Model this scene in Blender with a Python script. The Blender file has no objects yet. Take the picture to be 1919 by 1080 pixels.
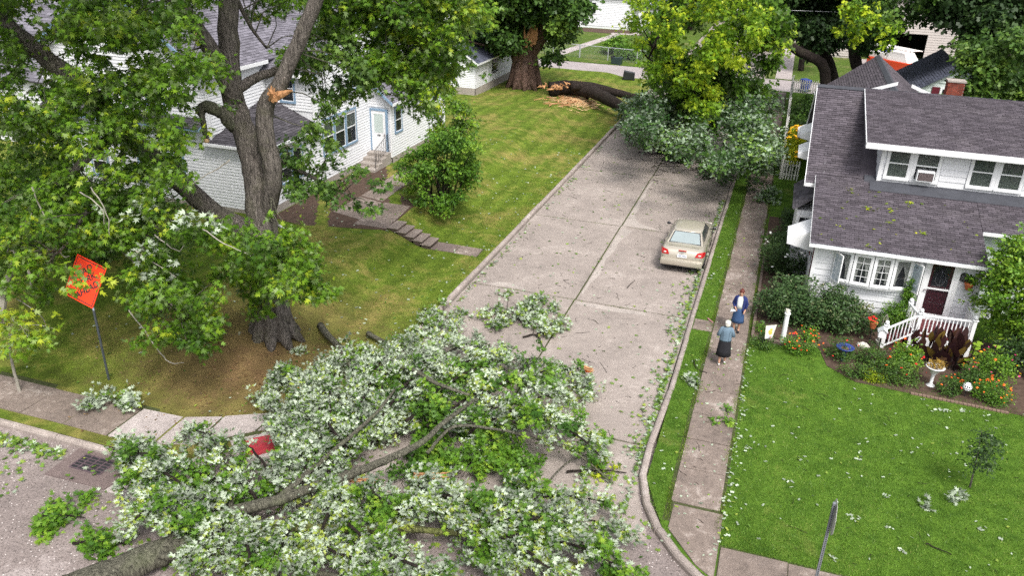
import bpy, math, random
import numpy as np
from mathutils import Vector, Matrix
from math import radians as R, sin, cos, pi

random.seed(7); RNG = np.random.default_rng(11)
SC = bpy.context.scene
COL = SC.collection

# ------------------------------------------------------------------ camera
CAM_H = 13.4
PITCH, ROLL, YAW, FPX = R(24.822), R(1.828), R(-17.857), 1527.1
cp, sp, cy, sy = cos(PITCH), sin(PITCH), cos(YAW), sin(YAW)
FWD = Vector((sy*cp, cy*cp, -sp)); _r = Vector((cy, -sy, 0)); _u = _r.cross(FWD)
RGT = cos(ROLL)*_r + sin(ROLL)*_u; UPV = -sin(ROLL)*_r + cos(ROLL)*_u
camd = bpy.data.cameras.new('camera'); cam = bpy.data.objects.new('camera', camd); COL.objects.link(cam)
camd.sensor_width = 36.0; camd.lens = FPX/1919*36.0; camd.clip_end = 900; camd.clip_start = .1
cam.matrix_world = Matrix(((RGT.x, UPV.x, -FWD.x, 0), (RGT.y, UPV.y, -FWD.y, 0), (RGT.z, UPV.z, -FWD.z, CAM_H), (0, 0, 0, 1)))
SC.camera = cam
# ------------------------------------------------------------------ world, sun, exposure
SUN_EL, SUN_AZ = R(54), R(142)          # azimuth clockwise from +Y
w = bpy.data.worlds.new('World'); SC.world = w; w.use_nodes = True
nt = w.node_tree; bg = nt.nodes['Background']
sky = nt.nodes.new('ShaderNodeTexSky'); sky.sky_type = 'NISHITA'; sky.sun_disc = False
sky.sun_elevation = SUN_EL; sky.sun_rotation = SUN_AZ; sky.air_density = 1.0; sky.dust_density = 5.0; sky.ozone_density = 1.0
hs = nt.nodes.new('ShaderNodeHueSaturation'); hs.inputs['Saturation'].default_value = .28
nt.links.new(sky.outputs[0], hs.inputs['Color']); nt.links.new(hs.outputs[0], bg.inputs[0]); bg.inputs[1].default_value = .14
sd = bpy.data.lights.new('sun', 'SUN'); sd.energy = 1.5; sd.angle = R(14); sd.color = (1, .95, .87)
so = bpy.data.objects.new('sun', sd); COL.objects.link(so)
sdir = Vector((sin(SUN_AZ)*cos(SUN_EL), cos(SUN_AZ)*cos(SUN_EL), sin(SUN_EL)))
so.rotation_euler = sdir.to_track_quat('Z', 'Y').to_euler(); so.location = (0, -10, 40)
SC.view_settings.view_transform = 'Standard'; SC.view_settings.look = 'None'
SC.view_settings.exposure = .88; SC.view_settings.gamma = 1; SC.view_settings.use_curve_mapping = False
SC.cycles.use_denoising = False; SC.cycles.max_bounces = 6; SC.cycles.diffuse_bounces = 3; SC.cycles.transparent_max_bounces = 8
SC.cycles.transmission_bounces = 3; SC.cycles.caustics_reflective = False; SC.cycles.caustics_refractive = False

# ------------------------------------------------------------------ placing helpers: a sight line met with a plane
C0 = Vector((0, 0, CAM_H))
def ray(x, y): return FWD + RGT*((x-959.5)/FPX) - UPV*((y-540)/FPX)
def pX(x, y, X): d = ray(x, y); return C0 + d*(X/d.x)
def pY(x, y, Y): d = ray(x, y); return C0 + d*(Y/d.y)
def pZ(x, y, Z): d = ray(x, y); return C0 + d*((Z-CAM_H)/d.z)
def sm(t): t = min(1, max(0, t)); return t*t*(3-2*t)
def lawn_z(x, y):
    return .15 + .65*sm((-13.4-x)/2.2)*sm((y-16.3)/4.2)*(1-.55*sm((y-50)/12))

# ------------------------------------------------------------------ mesh helpers
WT = {}
def link(o, parent=None):
    COL.objects.link(o); WT.setdefault(o.name, Vector((0, 0, 0)))
    if parent is not None:
        o.parent = parent; o.matrix_parent_inverse = Matrix.Translation(-WT[parent.name])
    return o
def tag(o, label=None, cat=None, group=None, kind=None):
    if label: o['label'] = label
    if cat: o['category'] = cat
    if group: o['group'] = group
    if kind: o['kind'] = kind
    return o
def root(name, loc, label, cat, group=None):
    o = bpy.data.objects.new(name, None); o.empty_display_size = .2; COL.objects.link(o)
    o.location = loc; WT[o.name] = Vector(loc)
    return tag(o, label, cat, group)
class MB:
    def __init__(s): s.v = []; s.f = []; s.mi = []; s.uvless = True; s.cur = 0
    def add(s, vs, fs):
        b = len(s.v); s.v += [tuple(v) for v in vs]; s.f += [tuple(i+b for i in f) for f in fs]; s.mi += [s.cur]*len(fs); return s
    def box(s, x0, x1, y0, y1, z0, z1):
        return s.add([(x0,y0,z0),(x1,y0,z0),(x1,y1,z0),(x0,y1,z0),(x0,y0,z1),(x1,y0,z1),(x1,y1,z1),(x0,y1,z1)],
              [(0,3,2,1),(4,5,6,7),(0,1,5,4),(1,2,6,5),(2,3,7,6),(3,0,4,7)])
    def obox(s, o, a, b, c):      # origin and three edge vectors
        o, a, b, c = map(Vector, (o, a, b, c))
        P = [o, o+a, o+a+b, o+b, o+c, o+a+c, o+a+b+c, o+b+c]
        fs = [(0,3,2,1),(4,5,6,7),(0,1,5,4),(1,2,6,5),(2,3,7,6),(3,0,4,7)]
        if a.cross(b).dot(c) < 0: fs = [f[::-1] for f in fs]
        return s.add(P, fs)
    def slab(s, pts, z0, z1, zf=None):   # polygon prism, pts counter-clockwise
        n = len(pts); q = [(p[0], p[1], z0) for p in pts] + [(p[0], p[1], z1) for p in pts]
        return s.add(q, [tuple(range(n-1, -1, -1)), tuple(range(n, 2*n))] + [(i, (i+1) % n, n+(i+1) % n, n+i) for i in range(n)])
    def prism(s, pts, ext):              # planar 3D polygon extruded
        pts = [Vector(p) for p in pts]; ext = Vector(ext); n = len(pts)
        return s.add(pts + [p+ext for p in pts], [tuple(range(n-1, -1, -1)), tuple(range(n, 2*n))] + [(i, (i+1) % n, n+(i+1) % n, n+i) for i in range(n)])
    def tube(s, path, rad, n=8, cap=True, rough=0, flat=1.0):
        path = [Vector(p) for p in path]; k = len(path)
        if not hasattr(rad, '__len__'): rad = [rad]*k
        b = len(s.v); up = Vector((0, 0, 1)); prev = None
        for i, p in enumerate(path):
            t = (path[min(i+1, k-1)] - path[max(i-1, 0)]).normalized()
            if prev is None:
                a = t.cross(up);
                if a.length < .1: a = t.cross(Vector((0, 1, 0)))
                a.normalize()
            else:
                a = prev - t*prev.dot(t); a.normalize()
            prev = a; c = t.cross(a)
            for j in range(n):
                th = 2*pi*j/n; r = rad[i]*(1 + (random.uniform(-rough, rough) if rough else 0))
                s.v.append(tuple(p + a*cos(th)*r + c*sin(th)*r*flat))
        for i in range(k-1):
            for j in range(n):
                j2 = (j+1) % n
                s.f.append((b+i*n+j, b+i*n+j2, b+(i+1)*n+j2, b+(i+1)*n+j)); s.mi.append(s.cur)
        if cap:
            s.f.append(tuple(b+j for j in range(n-1, -1, -1))); s.f.append(tuple(b+(k-1)*n+j for j in range(n))); s.mi += [s.cur]*2
        return s
    def lathe(s, c, prof, n=12):          # prof [(r, z)] about vertical axis at c
        c = Vector(c); b = len(s.v)
        for r, z in prof:
            for j in range(n): s.v.append((c.x+r*cos(2*pi*j/n), c.y+r*sin(2*pi*j/n), c.z+z))
        for i in range(len(prof)-1):
            for j in range(n):
                j2 = (j+1) % n; s.f.append((b+i*n+j, b+i*n+j2, b+(i+1)*n+j2, b+(i+1)*n+j)); s.mi.append(s.cur)
        s.f.append(tuple(b+j for j in range(n-1, -1, -1))); s.f.append(tuple(b+(len(prof)-1)*n+j for j in range(n))); s.mi += [s.cur]*2
        return s
    def ell(s, c, r, n=8, m=6, tilt=None):
        c = Vector(c); b = len(s.v); rr = []
        for i in range(m+1):
            ph = -pi/2 + pi*i/m
            for j in range(n):
                q = Vector((r[0]*cos(ph)*cos(2*pi*j/n), r[1]*cos(ph)*sin(2*pi*j/n), r[2]*sin(ph)))
                if tilt: q = tilt @ q
                s.v.append(tuple(c+q))
        for i in range(m):
            for j in range(n):
                j2 = (j+1) % n; s.f.append((b+i*n+j, b+i*n+j2, b+(i+1)*n+j2, b+(i+1)*n+j)); s.mi.append(s.cur)
        return s
    def build(s, name, mat, parent=None, smooth=False, kind=None, bevel=0):
        me = bpy.data.meshes.new(name); me.from_pydata(s.v, [], s.f)
        for m in (mat if isinstance(mat, (list, tuple)) else [mat]): me.materials.append(m)
        if isinstance(mat, (list, tuple)): me.polygons.foreach_set('material_index', s.mi)
        if smooth: me.polygons.foreach_set('use_smooth', [True]*len(s.f))
        me.update(); o = bpy.data.objects.new(name, me); link(o, parent)
        if kind: o['kind'] = kind
        if bevel:
            bm = o.modifiers.new('bevel', 'BEVEL'); bm.width = bevel; bm.segments = 2; bm.limit_method = 'ANGLE'
        return o

# ------------------------------------------------------------------ materials
MATS = {}
def NM(name):
    m = bpy.data.materials.new(name); m.use_nodes = True; t = m.node_tree
    return m, t, t.nodes['Principled BSDF']
def ramp(t, stops, interp='LINEAR'):
    r = t.nodes.new('ShaderNodeValToRGB'); e = r.color_ramp.elements; r.color_ramp.interpolation = interp
    while len(e) < len(stops): e.new(.5)
    for q, (p, c) in zip(e, stops): q.position = p; q.color = (*c, 1)
    return r
def tex(t, kind, scale, detail=4, rough=.6, vec=None, dist=0):
    n = t.nodes.new('ShaderNodeTex'+kind); n.inputs['Scale'].default_value = scale
    if kind == 'Noise': n.inputs['Detail'].default_value = detail; n.inputs['Roughness'].default_value = rough; n.inputs['Distortion'].default_value = dist
    if vec is not None: t.links.new(vec, n.inputs['Vector'])
    return n
def mixc(t, fac, a, b, mode='MIX'):
    m = t.nodes.new('ShaderNodeMix'); m.data_type = 'RGBA'; m.blend_type = mode
    for s_, v in ((m.inputs[0], fac), (m.inputs[6], a), (m.inputs[7], b)):
        if hasattr(v, 'type') and hasattr(v, 'is_linked'): t.links.new(v, s_)
        elif isinstance(v, (int, float)): s_.default_value = v
        else: s_.default_value = (*v, 1)
    return m.outputs[2]
def math_(t, op, a, b=0.0, c=None):
    m = t.nodes.new('ShaderNodeMath'); m.operation = op
    for s_, v in zip(m.inputs, (a, b, c)):
        if v is None: continue
        if hasattr(v, 'is_linked'): t.links.new(v, s_)
        else: s_.default_value = v
    return m.outputs[0]
def pos(t): return t.nodes.new('ShaderNodeNewGeometry').outputs['Position']
def bump(t, bs, h, strength=.5, dist=.02):
    b = t.nodes.new('ShaderNodeBump'); b.inputs['Strength'].default_value = strength; b.inputs['Distance'].default_value = dist
    t.links.new(h, b.inputs['Height']); t.links.new(b.outputs[0], bs.inputs['Normal'])
def mat(name, c, rough=.7, var=.25, scale=3.0, spec=.3, metal=0, bmp=0, bscale=60, dirt=None, objrand=0, coat=0):
    """plain surface: base colour with two scales of noise, optional dirt streaks and relief"""
    if name in MATS: return MATS[name]
    m, t, b = NM(name); P = pos(t)
    n1 = tex(t, 'Noise', scale, 6, .65, P); n2 = tex(t, 'Noise', scale*9, 3, .6, P)
    f = math_(t, 'ADD', math_(t, 'MULTIPLY', n1.outputs[0], .65), math_(t, 'MULTIPLY', n2.outputs[0], .35))
    lo = tuple(x*(1-var) for x in c); hi = tuple(min(1, x*(1+var)) for x in c)
    r = ramp(t, [(.3, lo), (.7, hi)]); t.links.new(f, r.inputs[0]); out = r.outputs[0]
    if dirt:
        n3 = tex(t, 'Noise', dirt[1], 5, .7, P); r3 = ramp(t, [(.5, (0, 0, 0)), (.72, (1, 1, 1))]); t.links.new(n3.outputs[0], r3.inputs[0])
        out = mixc(t, math_(t, 'MULTIPLY', r3.outputs[0], dirt[2]), out, dirt[0])
    if objrand:
        oi = t.nodes.new('ShaderNodeObjectInfo'); at = t.nodes.new('ShaderNodeAttribute'); at.attribute_name = 'tint'
        rr = math_(t, 'ADD', oi.outputs['Random'], at.outputs['Fac']); rr = math_(t, 'FRACT', rr)
        v = t.nodes.new('ShaderNodeHueSaturation'); t.links.new(out, v.inputs['Color'])
        t.links.new(math_(t, 'MULTIPLY_ADD', rr, objrand*2, 1-objrand), v.inputs['Value']); out = v.outputs[0]
    t.links.new(out, b.inputs['Base Color']); b.inputs['Roughness'].default_value = rough
    b.inputs['Specular IOR Level'].default_value = spec; b.inputs['Metallic'].default_value = metal; b.inputs['Coat Weight'].default_value = coat
    if bmp: bump(t, b, tex(t, 'Noise', bscale, 4, .7, P).outputs[0], bmp, .01)
    MATS[name] = m; return m
def leafmat(name, dark, light, tip, under, trans=.3, under_amt=1.0):
    m, t, b = NM(name); at = t.nodes.new('ShaderNodeAttribute'); at.attribute_name = 'tint'
    r = ramp(t, [(0, dark), (.6, light), (1, tip)]); t.links.new(at.outputs['Fac'], r.inputs[0])
    g = t.nodes.new('ShaderNodeNewGeometry')
    ru = ramp(t, [(.1, tuple(x*.42 for x in under)), (.5, tuple(x*.8 for x in under)), (1, tuple(min(.85, x*1.15) for x in under))]); t.links.new(at.outputs['Fac'], ru.inputs[0])
    c = mixc(t, math_(t, 'MULTIPLY', g.outputs['Backfacing'], under_amt), r.outputs[0], ru.outputs[0])
    t.links.new(c, b.inputs['Base Color']); b.inputs['Roughness'].default_value = .5; b.inputs['Specular IOR Level'].default_value = .35
    tr = t.nodes.new('ShaderNodeBsdfTranslucent'); t.links.new(r.outputs[0], tr.inputs[0])
    mx = t.nodes.new('ShaderNodeMixShader'); mx.inputs[0].default_value = trans
    t.links.new(b.outputs[0], mx.inputs[1]); t.links.new(tr.outputs[0], mx.inputs[2])
    t.links.new(mx.outputs[0], t.nodes['Material Output'].inputs[0]); MATS[name] = m; return m
def concrete(name, c, c2, speck, dark=.35, sc=1.0, amt=.55, fd=.30):
    m, t, b = NM(name); P = pos(t)
    big = tex(t, 'Noise', .55*sc, 6, .65, P, .6); mid = tex(t, 'Noise', 4*sc, 5, .7, P); fine = tex(t, 'Noise', 30*sc, 4, .85, P)
    r = ramp(t, [(.34, tuple(x*(1-dark) for x in c)), (.44, tuple(x*(1-dark*.35) for x in c)), (.54, c), (.66, c2)])
    t.links.new(math_(t, 'ADD', math_(t, 'MULTIPLY', big.outputs[0], .6), math_(t, 'MULTIPLY', mid.outputs[0], .4)), r.inputs[0])
    rf = ramp(t, [(.32, (fd, fd*.97, fd*.97)), (.5, (1, 1, 1)), (.66, (1.12, 1.12, 1.12))]); t.links.new(fine.outputs[0], rf.inputs[0])
    col = mixc(t, 1.0, r.outputs[0], rf.outputs[0], 'MULTIPLY')
    v = tex(t, 'Voronoi', 19*sc, vec=P); rv = ramp(t, [(.12, (1, 1, 1)), (.2, (0, 0, 0))]); t.links.new(v.outputs['Distance'], rv.inputs[0])
    vm = math_(t, 'MULTIPLY', rv.outputs[0], math_(t, 'GREATER_THAN', v.outputs['Color'], .55))
    col = mixc(t, math_(t, 'MULTIPLY', vm, amt), col, speck)
    t.links.new(col, b.inputs['Base Color']); b.inputs['Roughness'].default_value = .8; b.inputs['Specular IOR Level'].default_value = .3
    h = math_(t, 'ADD', fine.outputs[0], math_(t, 'MULTIPLY', vm, .5)); bump(t, b, h, .7, .012)
    MATS[name] = m; return m
def groundmat(name, green, green2, dry, dryamt, dirtc=None, stripes=0):
    m, t, b = NM(name); P = pos(t)
    a = tex(t, 'Noise', .35, 5, .6, P, .4); c = tex(t, 'Noise', 2.2, 5, .7, P); f = tex(t, 'Noise', 45, 3, .75, P)
    r = ramp(t, [(.35, green), (.65, green2)]); t.links.new(c.outputs[0], r.inputs[0])
    rd = ramp(t, [(.62-dryamt*.3, (0, 0, 0)), (.78-dryamt*.3, (1, 1, 1))])
    t.links.new(math_(t, 'ADD', math_(t, 'MULTIPLY', a.outputs[0], .6), math_(t, 'MULTIPLY', c.outputs[0], .4)), rd.inputs[0])
    col = mixc(t, math_(t, 'MULTIPLY', rd.outputs[0], .85), r.outputs[0], dry)
    if dirtc:    # bare soil round the maple
        vd = t.nodes.new('ShaderNodeVectorMath'); vd.operation = 'DISTANCE'; t.links.new(P, vd.inputs[0]); vd.inputs[1].default_value = dirtc[1]
        rr = ramp(t, [(0, (1, 1, 1)), (1, (0, 0, 0))]); dd = math_(t, 'ADD', math_(t, 'DIVIDE', vd.outputs['Value'], dirtc[2]), math_(t, 'MULTIPLY_ADD', c.outputs[0], .9, -.45))
        t.links.new(dd, rr.inputs[0]); col = mixc(t, rr.outputs[0], col, dirtc[0])
    if stripes:   # mowing stripes run along the street
        sx = t.nodes.new('ShaderNodeSeparateXYZ'); t.links.new(P, sx.inputs[0]); w1 = math_(t, 'SINE', math_(t, 'ADD', math_(t, 'MULTIPLY', sx.outputs[0], 6.4), math_(t, 'MULTIPLY', c.outputs[0], 1.6)))
        hv = t.nodes.new('ShaderNodeHueSaturation'); t.links.new(col, hv.inputs['Color']); t.links.new(math_(t, 'MULTIPLY_ADD', w1, .13, 1.0), hv.inputs['Value']); col = hv.outputs[0]
    rf = ramp(t, [(.3, (.4, .4, .4)), (.7, (1, 1, 1))]); t.links.new(f.outputs[0], rf.inputs[0])
    col = mixc(t, .8, col, rf.outputs[0], 'MULTIPLY')
    t.links.new(col, b.inputs['Base Color']); b.inputs['Roughness'].default_value = .95; b.inputs['Specular IOR Level'].default_value = .1
    bump(t, b, f.outputs[0], .8, .03); MATS[name] = m; return m
def barkmat(name, c, lichen):
    m, t, b = NM(name); P = pos(t); mp = t.nodes.new('ShaderNodeMapping'); mp.inputs['Scale'].default_value = (8, 8, 1.1); t.links.new(P, mp.inputs[0])
    n = tex(t, 'Noise', 2.2, 6, .75, mp.outputs[0], .8); big = tex(t, 'Noise', 1.3, 4, .6, P)
    r = ramp(t, [(.36, tuple(x*.22 for x in c)), (.5, c), (.64, tuple(x*1.75 for x in c))]); t.links.new(n.outputs[0], r.inputs[0])
    rl = ramp(t, [(.52, (0, 0, 0)), (.7, (1, 1, 1))]); t.links.new(big.outputs[0], rl.inputs[0])
    col = mixc(t, math_(t, 'MULTIPLY', rl.outputs[0], .55), r.outputs[0], lichen)
    t.links.new(col, b.inputs['Base Color']); b.inputs['Roughness'].default_value = .9; b.inputs['Specular IOR Level'].default_value = .15
    bump(t, b, n.outputs[0], 1.0, .12); MATS[name] = m; return m

M_road = concrete('road_concrete', (.32, .275, .25), (.42, .37, .34), (.70, .66, .62), .36, 1.0, .7, .22)
M_rough = concrete('rough_asphalt', (.24, .20, .19), (.38, .33, .32), (.80, .74, .72), .5, .62, .9, .12)
M_walk = concrete('walk_concrete', (.225, .18, .155), (.42, .365, .33), (.6, .55, .52), .62, 1.3)
M_walk_lt = concrete('pale_concrete', (.42, .37, .36), (.52, .47, .46), (.7, .66, .64), .4)
M_kerb = concrete('kerb_concrete', (.34, .29, .265), (.5, .45, .42), (.66, .6, .58), .4)
M_base = concrete('foundation_concrete', (.36, .32, .29), (.46, .42, .38), (.5, .46, .42), .2)
M_soil = mat('soil', (.085, .058, .045), .95, .5, 5, .1, bmp=.8, bscale=25)
M_lawn = groundmat('lawn', (.06, .13, .016), (.125, .235, .028), (.22, .21, .07), .2)
M_lawnL = groundmat('worn_lawn', (.09, .145, .018), (.175, .25, .03), (.33, .26, .09), .5, ((.22, .14, .07), (-14.3, 18.4, .6), 6.4), 1)
M_shade = groundmat('shade_grass', (.035, .06, .014), (.07, .10, .024), (.12, .09, .04), .5)
M_white = mat('white_siding', (.68, .69, .72), .5, .06, 2, .35, dirt=((.50, .50, .50), 1.2, .3), objrand=.05)
M_trim = mat('white_trim', (.74, .75, .77), .45, .04, 3, .4)
M_blue = mat('blue_trim', (.20, .30, .42), .5, .12, 4, .35)
M_green_sid = mat('pale_green_siding', (.52, .58, .56), .55, .08, 2, .3)
M_dkglass = None
def glassmat():
    m, t, b = NM('window_glass'); b.inputs['Base Color'].default_value = (.02, .025, .03, 1); b.inputs['Roughness'].default_value = .04
    b.inputs['Specular IOR Level'].default_value = .7
    tr = t.nodes.new('ShaderNodeBsdfTransparent'); mx = t.nodes.new('ShaderNodeMixShader'); mx.inputs[0].default_value = .28
    t.links.new(tr.outputs[0], mx.inputs[1]); t.links.new(b.outputs[0], mx.inputs[2]); t.links.new(mx.outputs[0], t.nodes['Material Output'].inputs[0]); return m
M_glass = glassmat()
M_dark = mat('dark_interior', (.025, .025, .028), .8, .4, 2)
M_curtain = mat('curtain_lace', (.55, .58, .55), .9, .15, 20)
M_blind = mat('grey_green_blind', (.20, .24, .21), .8, .15, 6)
M_maroon = mat('maroon_paint', (.10, .012, .022), .5, .2, 4)
M_shingR = mat('brown_shingle', (.088, .077, .090), .9, .25, 2.5, .15, objrand=.25, bmp=.6, bscale=120, dirt=((.15, .135, .14), .8, .25))
M_shingL = mat('grey_shingle', (.155, .148, .175), .9, .22, 2.0, .2, objrand=.3, bmp=.5, bscale=100)
M_shingP = mat('dark_porch_shingle', (.075, .07, .08), .9, .25, 2.0, .2, objrand=.35, bmp=.5, bscale=100)
M_shingG = mat('slate_shingle', (.075, .082, .115), .9, .25, 2.0, .2, objrand=.25, bmp=.4, bscale=100)
M_flash = mat('tar_flashing', (.055, .058, .07), .75, .3, 3)
M_bark = barkmat('maple_bark', (.165, .145, .13), (.19, .185, .12))
M_barkF = barkmat('mossy_bark', (.135, .13, .10), (.17, .20, .10))
M_barkD = barkmat('dark_bark', (.034, .026, .023), (.04, .036, .026))
M_barkR = barkmat('split_tree_bark', (.16, .10, .08), (.2, .15, .12))
M_wood = mat('raw_split_wood', (.44, .23, .11), .8, .45, 7, .2, bmp=.6, bscale=20)
M_chip = mat('pale_split_wood', (.68, .46, .26), .8, .4, 9, .2)
M_twig = mat('pale_twig', (.30, .28, .24), .9, .4, 9, .2)
L_mapleG = leafmat('maple_leaf', (.045, .115, .010), (.155, .30, .020), (.42, .50, .035), (.28, .38, .16), .40, .75)
L_silver = leafmat('silver_leaf', (.045, .105, .015), (.14, .25, .035), (.30, .37, .06), (.47, .55, .42), .2, 1.0)
L_shrub = leafmat('shrub_leaf', (.04, .11, .012), (.12, .26, .020), (.28, .42, .04), (.14, .25, .07), .3, .5)
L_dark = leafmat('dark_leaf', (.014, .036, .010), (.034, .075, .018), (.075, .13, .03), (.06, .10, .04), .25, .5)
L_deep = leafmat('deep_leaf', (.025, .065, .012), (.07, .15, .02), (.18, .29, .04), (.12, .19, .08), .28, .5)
L_yellow = leafmat('yellow_green_leaf', (.10, .20, .012), (.32, .42, .015), (.62, .60, .02), (.38, .45, .06), .4, .6)
L_hydr = leafmat('dusty_shrub_leaf', (.025, .06, .018), (.065, .13, .035), (.21, .20, .10), (.10, .15, .07), .2, .5)
L_limb2 = leafmat('wilted_silver_leaf', (.03, .08, .018), (.08, .165, .03), (.17, .28, .05), (.32, .42, .29), .2, .95)
L_lime = leafmat('lime_leaf', (.06, .14, .010), (.20, .36, .014), (.50, .60, .03), (.20, .32, .04), .4, .6)
L_rust = leafmat('rusty_yellow_leaf', (.12, .10, .012), (.42, .26, .02), (.60, .52, .02), (.38, .30, .06), .35, .6)
L_blade = leafmat('grass_blade', (.06, .135, .014), (.15, .285, .03), (.36, .40, .10), (.13, .23, .03), .35, .3)
L_bladeD = leafmat('worn_grass_blade', (.085, .145, .014), (.20, .31, .03), (.44, .37, .12), (.16, .23, .03), .35, .3)
L_burg = leafmat('burgundy_leaf', (.028, .011, .016), (.075, .030, .030), (.20, .13, .03), (.05, .025, .03), .25, .5)

# ------------------------------------------------------------------ foliage
MAPLE = np.array([(0,0),(.20,.04),(.52,.24),(.19,.34),(.44,.84),(.11,.60),(0,1.12),(-.11,.60),(-.44,.84),(-.19,.34),(-.52,.24),(-.20,.04)], float)
STAR = np.array([(0,0),(.42,.16),(.16,.38),(.34,.74),(0,.95+.1),(-.34,.74),(-.16,.38),(-.42,.16)], float)
OVAL = np.array([(0,0),(.26,.35),(.18,.75),(0,1),(-.18,.75),(-.26,.35)], float)
SPIKY = MAPLE*np.array([.72, 1.0]); SPIKY[:, 0] *= 1.0
DIAM = np.array([(0,0),(.32,.5),(0,1),(-.32,.5)], float)
def unit(a): return a/np.maximum(1e-6, np.linalg.norm(a, axis=-1, keepdims=True))
def leaves_mesh(name, base, axis, nrm, size, tint, template, mat, parent=None, kind=None, curl=.18):
    N = len(base); k = len(template); axis = unit(axis); side = unit(np.cross(axis, nrm)); n2 = np.cross(side, axis)
    T = template; droop = -curl*(T[:, 1]**2) - curl*.8*np.abs(T[:, 0])
    V = base[:, None, :] + size[:, None, None]*(side[:, None, :]*T[None, :, 0, None] + axis[:, None, :]*T[None, :, 1, None] + n2[:, None, :]*droop[None, :, None])
    me = bpy.data.meshes.new(name); me.vertices.add(N*k); me.vertices.foreach_set('co', V.astype(np.float32).ravel())
    me.loops.add(N*k); me.loops.foreach_set('vertex_index', np.arange(N*k, dtype=np.int32)[..., None].ravel())
    me.polygons.add(N); me.polygons.foreach_set('loop_start', np.arange(0, N*k, k, dtype=np.int32)); me.polygons.foreach_set('loop_total', np.full(N, k, dtype=np.int32))
    a = me.attributes.new('tint', 'FLOAT', 'FACE'); a.data.foreach_set('value', np.clip(tint, 0, 1).astype(np.float32))
    me.materials.append(mat); me.update(calc_edges=True)
    o = bpy.data.objects.new(name, me); link(o, parent)
    if kind: o['kind'] = kind
    return o
def tufts(centers, per, size, spread=.08, up=.8, flip=0.0, droop=.3, tint0=.45, tvar=.25, ctint=None, bias=None):
    """leaves radiating from twig tips: base points, axes, normals, sizes and tints"""
    C = np.asarray(centers, float); N = len(C)*per; c = np.repeat(C, per, 0)
    ax = RNG.normal(size=(N, 3)); ax[:, 2] = ax[:, 2]*.5 - droop; ax = unit(ax)
    if bias is not None: ax = unit(ax+np.repeat(np.asarray(bias), per, 0))
    nr = RNG.normal(size=(N, 3))*.55; nr[:, 2] += up
    fl = RNG.random(N) < flip; nr[fl] *= -1
    s = size*RNG.uniform(.6, 1.25, N); base = c + ax*spread*RNG.uniform(.2, 1.4, (N, 1)) + RNG.normal(size=(N, 3))*spread*.4
    ct = RNG.normal(0, tvar, len(C)) if ctint is None else ctint
    ti = tint0 + np.repeat(ct, per) + RNG.normal(0, .12, N)
    return base, ax, nr, s, ti
def cloud(center, rad, n, shell=.55):
    d = unit(RNG.normal(size=(n, 3))); r = RNG.random(n)**(1/3)*(1-shell) + shell*RNG.uniform(.75, 1.05, n)
    return np.asarray(center) + d*r[:, None]*np.asarray(rad)
def inpoly(poly, n):
    P = np.array(poly, float); lo, hi = P.min(0), P.max(0); out = []
    while len(out) < n:
        x, y = RNG.uniform(lo[0], hi[0]), RNG.uniform(lo[1], hi[1]); c = False; j = len(P)-1
        for i in range(len(P)):
            if (P[i, 1] > y) != (P[j, 1] > y) and x < (P[j, 0]-P[i, 0])*(y-P[i, 1])/(P[j, 1]-P[i, 1])+P[i, 0]: c = not c
            j = i
        if c: out.append((x, y))
    return out
def clumpfill(clumps, per_clump, spread):
    """clumps (x, y, z, r) -> tuft centres"""
    out = []
    for c in clumps:
        n = max(3, int(per_clump*c[3]**2)); q = RNG.normal(size=(n, 3))*np.array([.5, .5, .38])*c[3]*spread; out.append(q+np.array(c[:3]))
    return np.concatenate(out)
def limb(mb, pts, r0, r1, n=8, rough=.07, sub=4, wig=.03):
    pts = [Vector(p) for p in pts]; out = []
    for i in range(len(pts)-1):
        p0, p1, p2, p3 = pts[max(i-1, 0)], pts[i], pts[i+1], pts[min(i+2, len(pts)-1)]
        for k in range(sub):
            t = k/sub; out.append(.5*((2*p1)+(p2-p0)*t+(2*p0-5*p1+4*p2-p3)*t*t+(3*p1-p0-3*p2+p3)*t**3))
    out.append(pts[-1]); L = len(out)-1
    rad = [r0+(r1-r0)*i/L for i in range(L+1)]
    out = [p+Vector((random.gauss(0, 1), random.gauss(0, 1), random.gauss(0, 1)))*wig*rad[min(i, L)]*2 if 0 < i < L else p for i, p in enumerate(out)]
    mb.tube(out, rad, n, True, rough); return out
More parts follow.
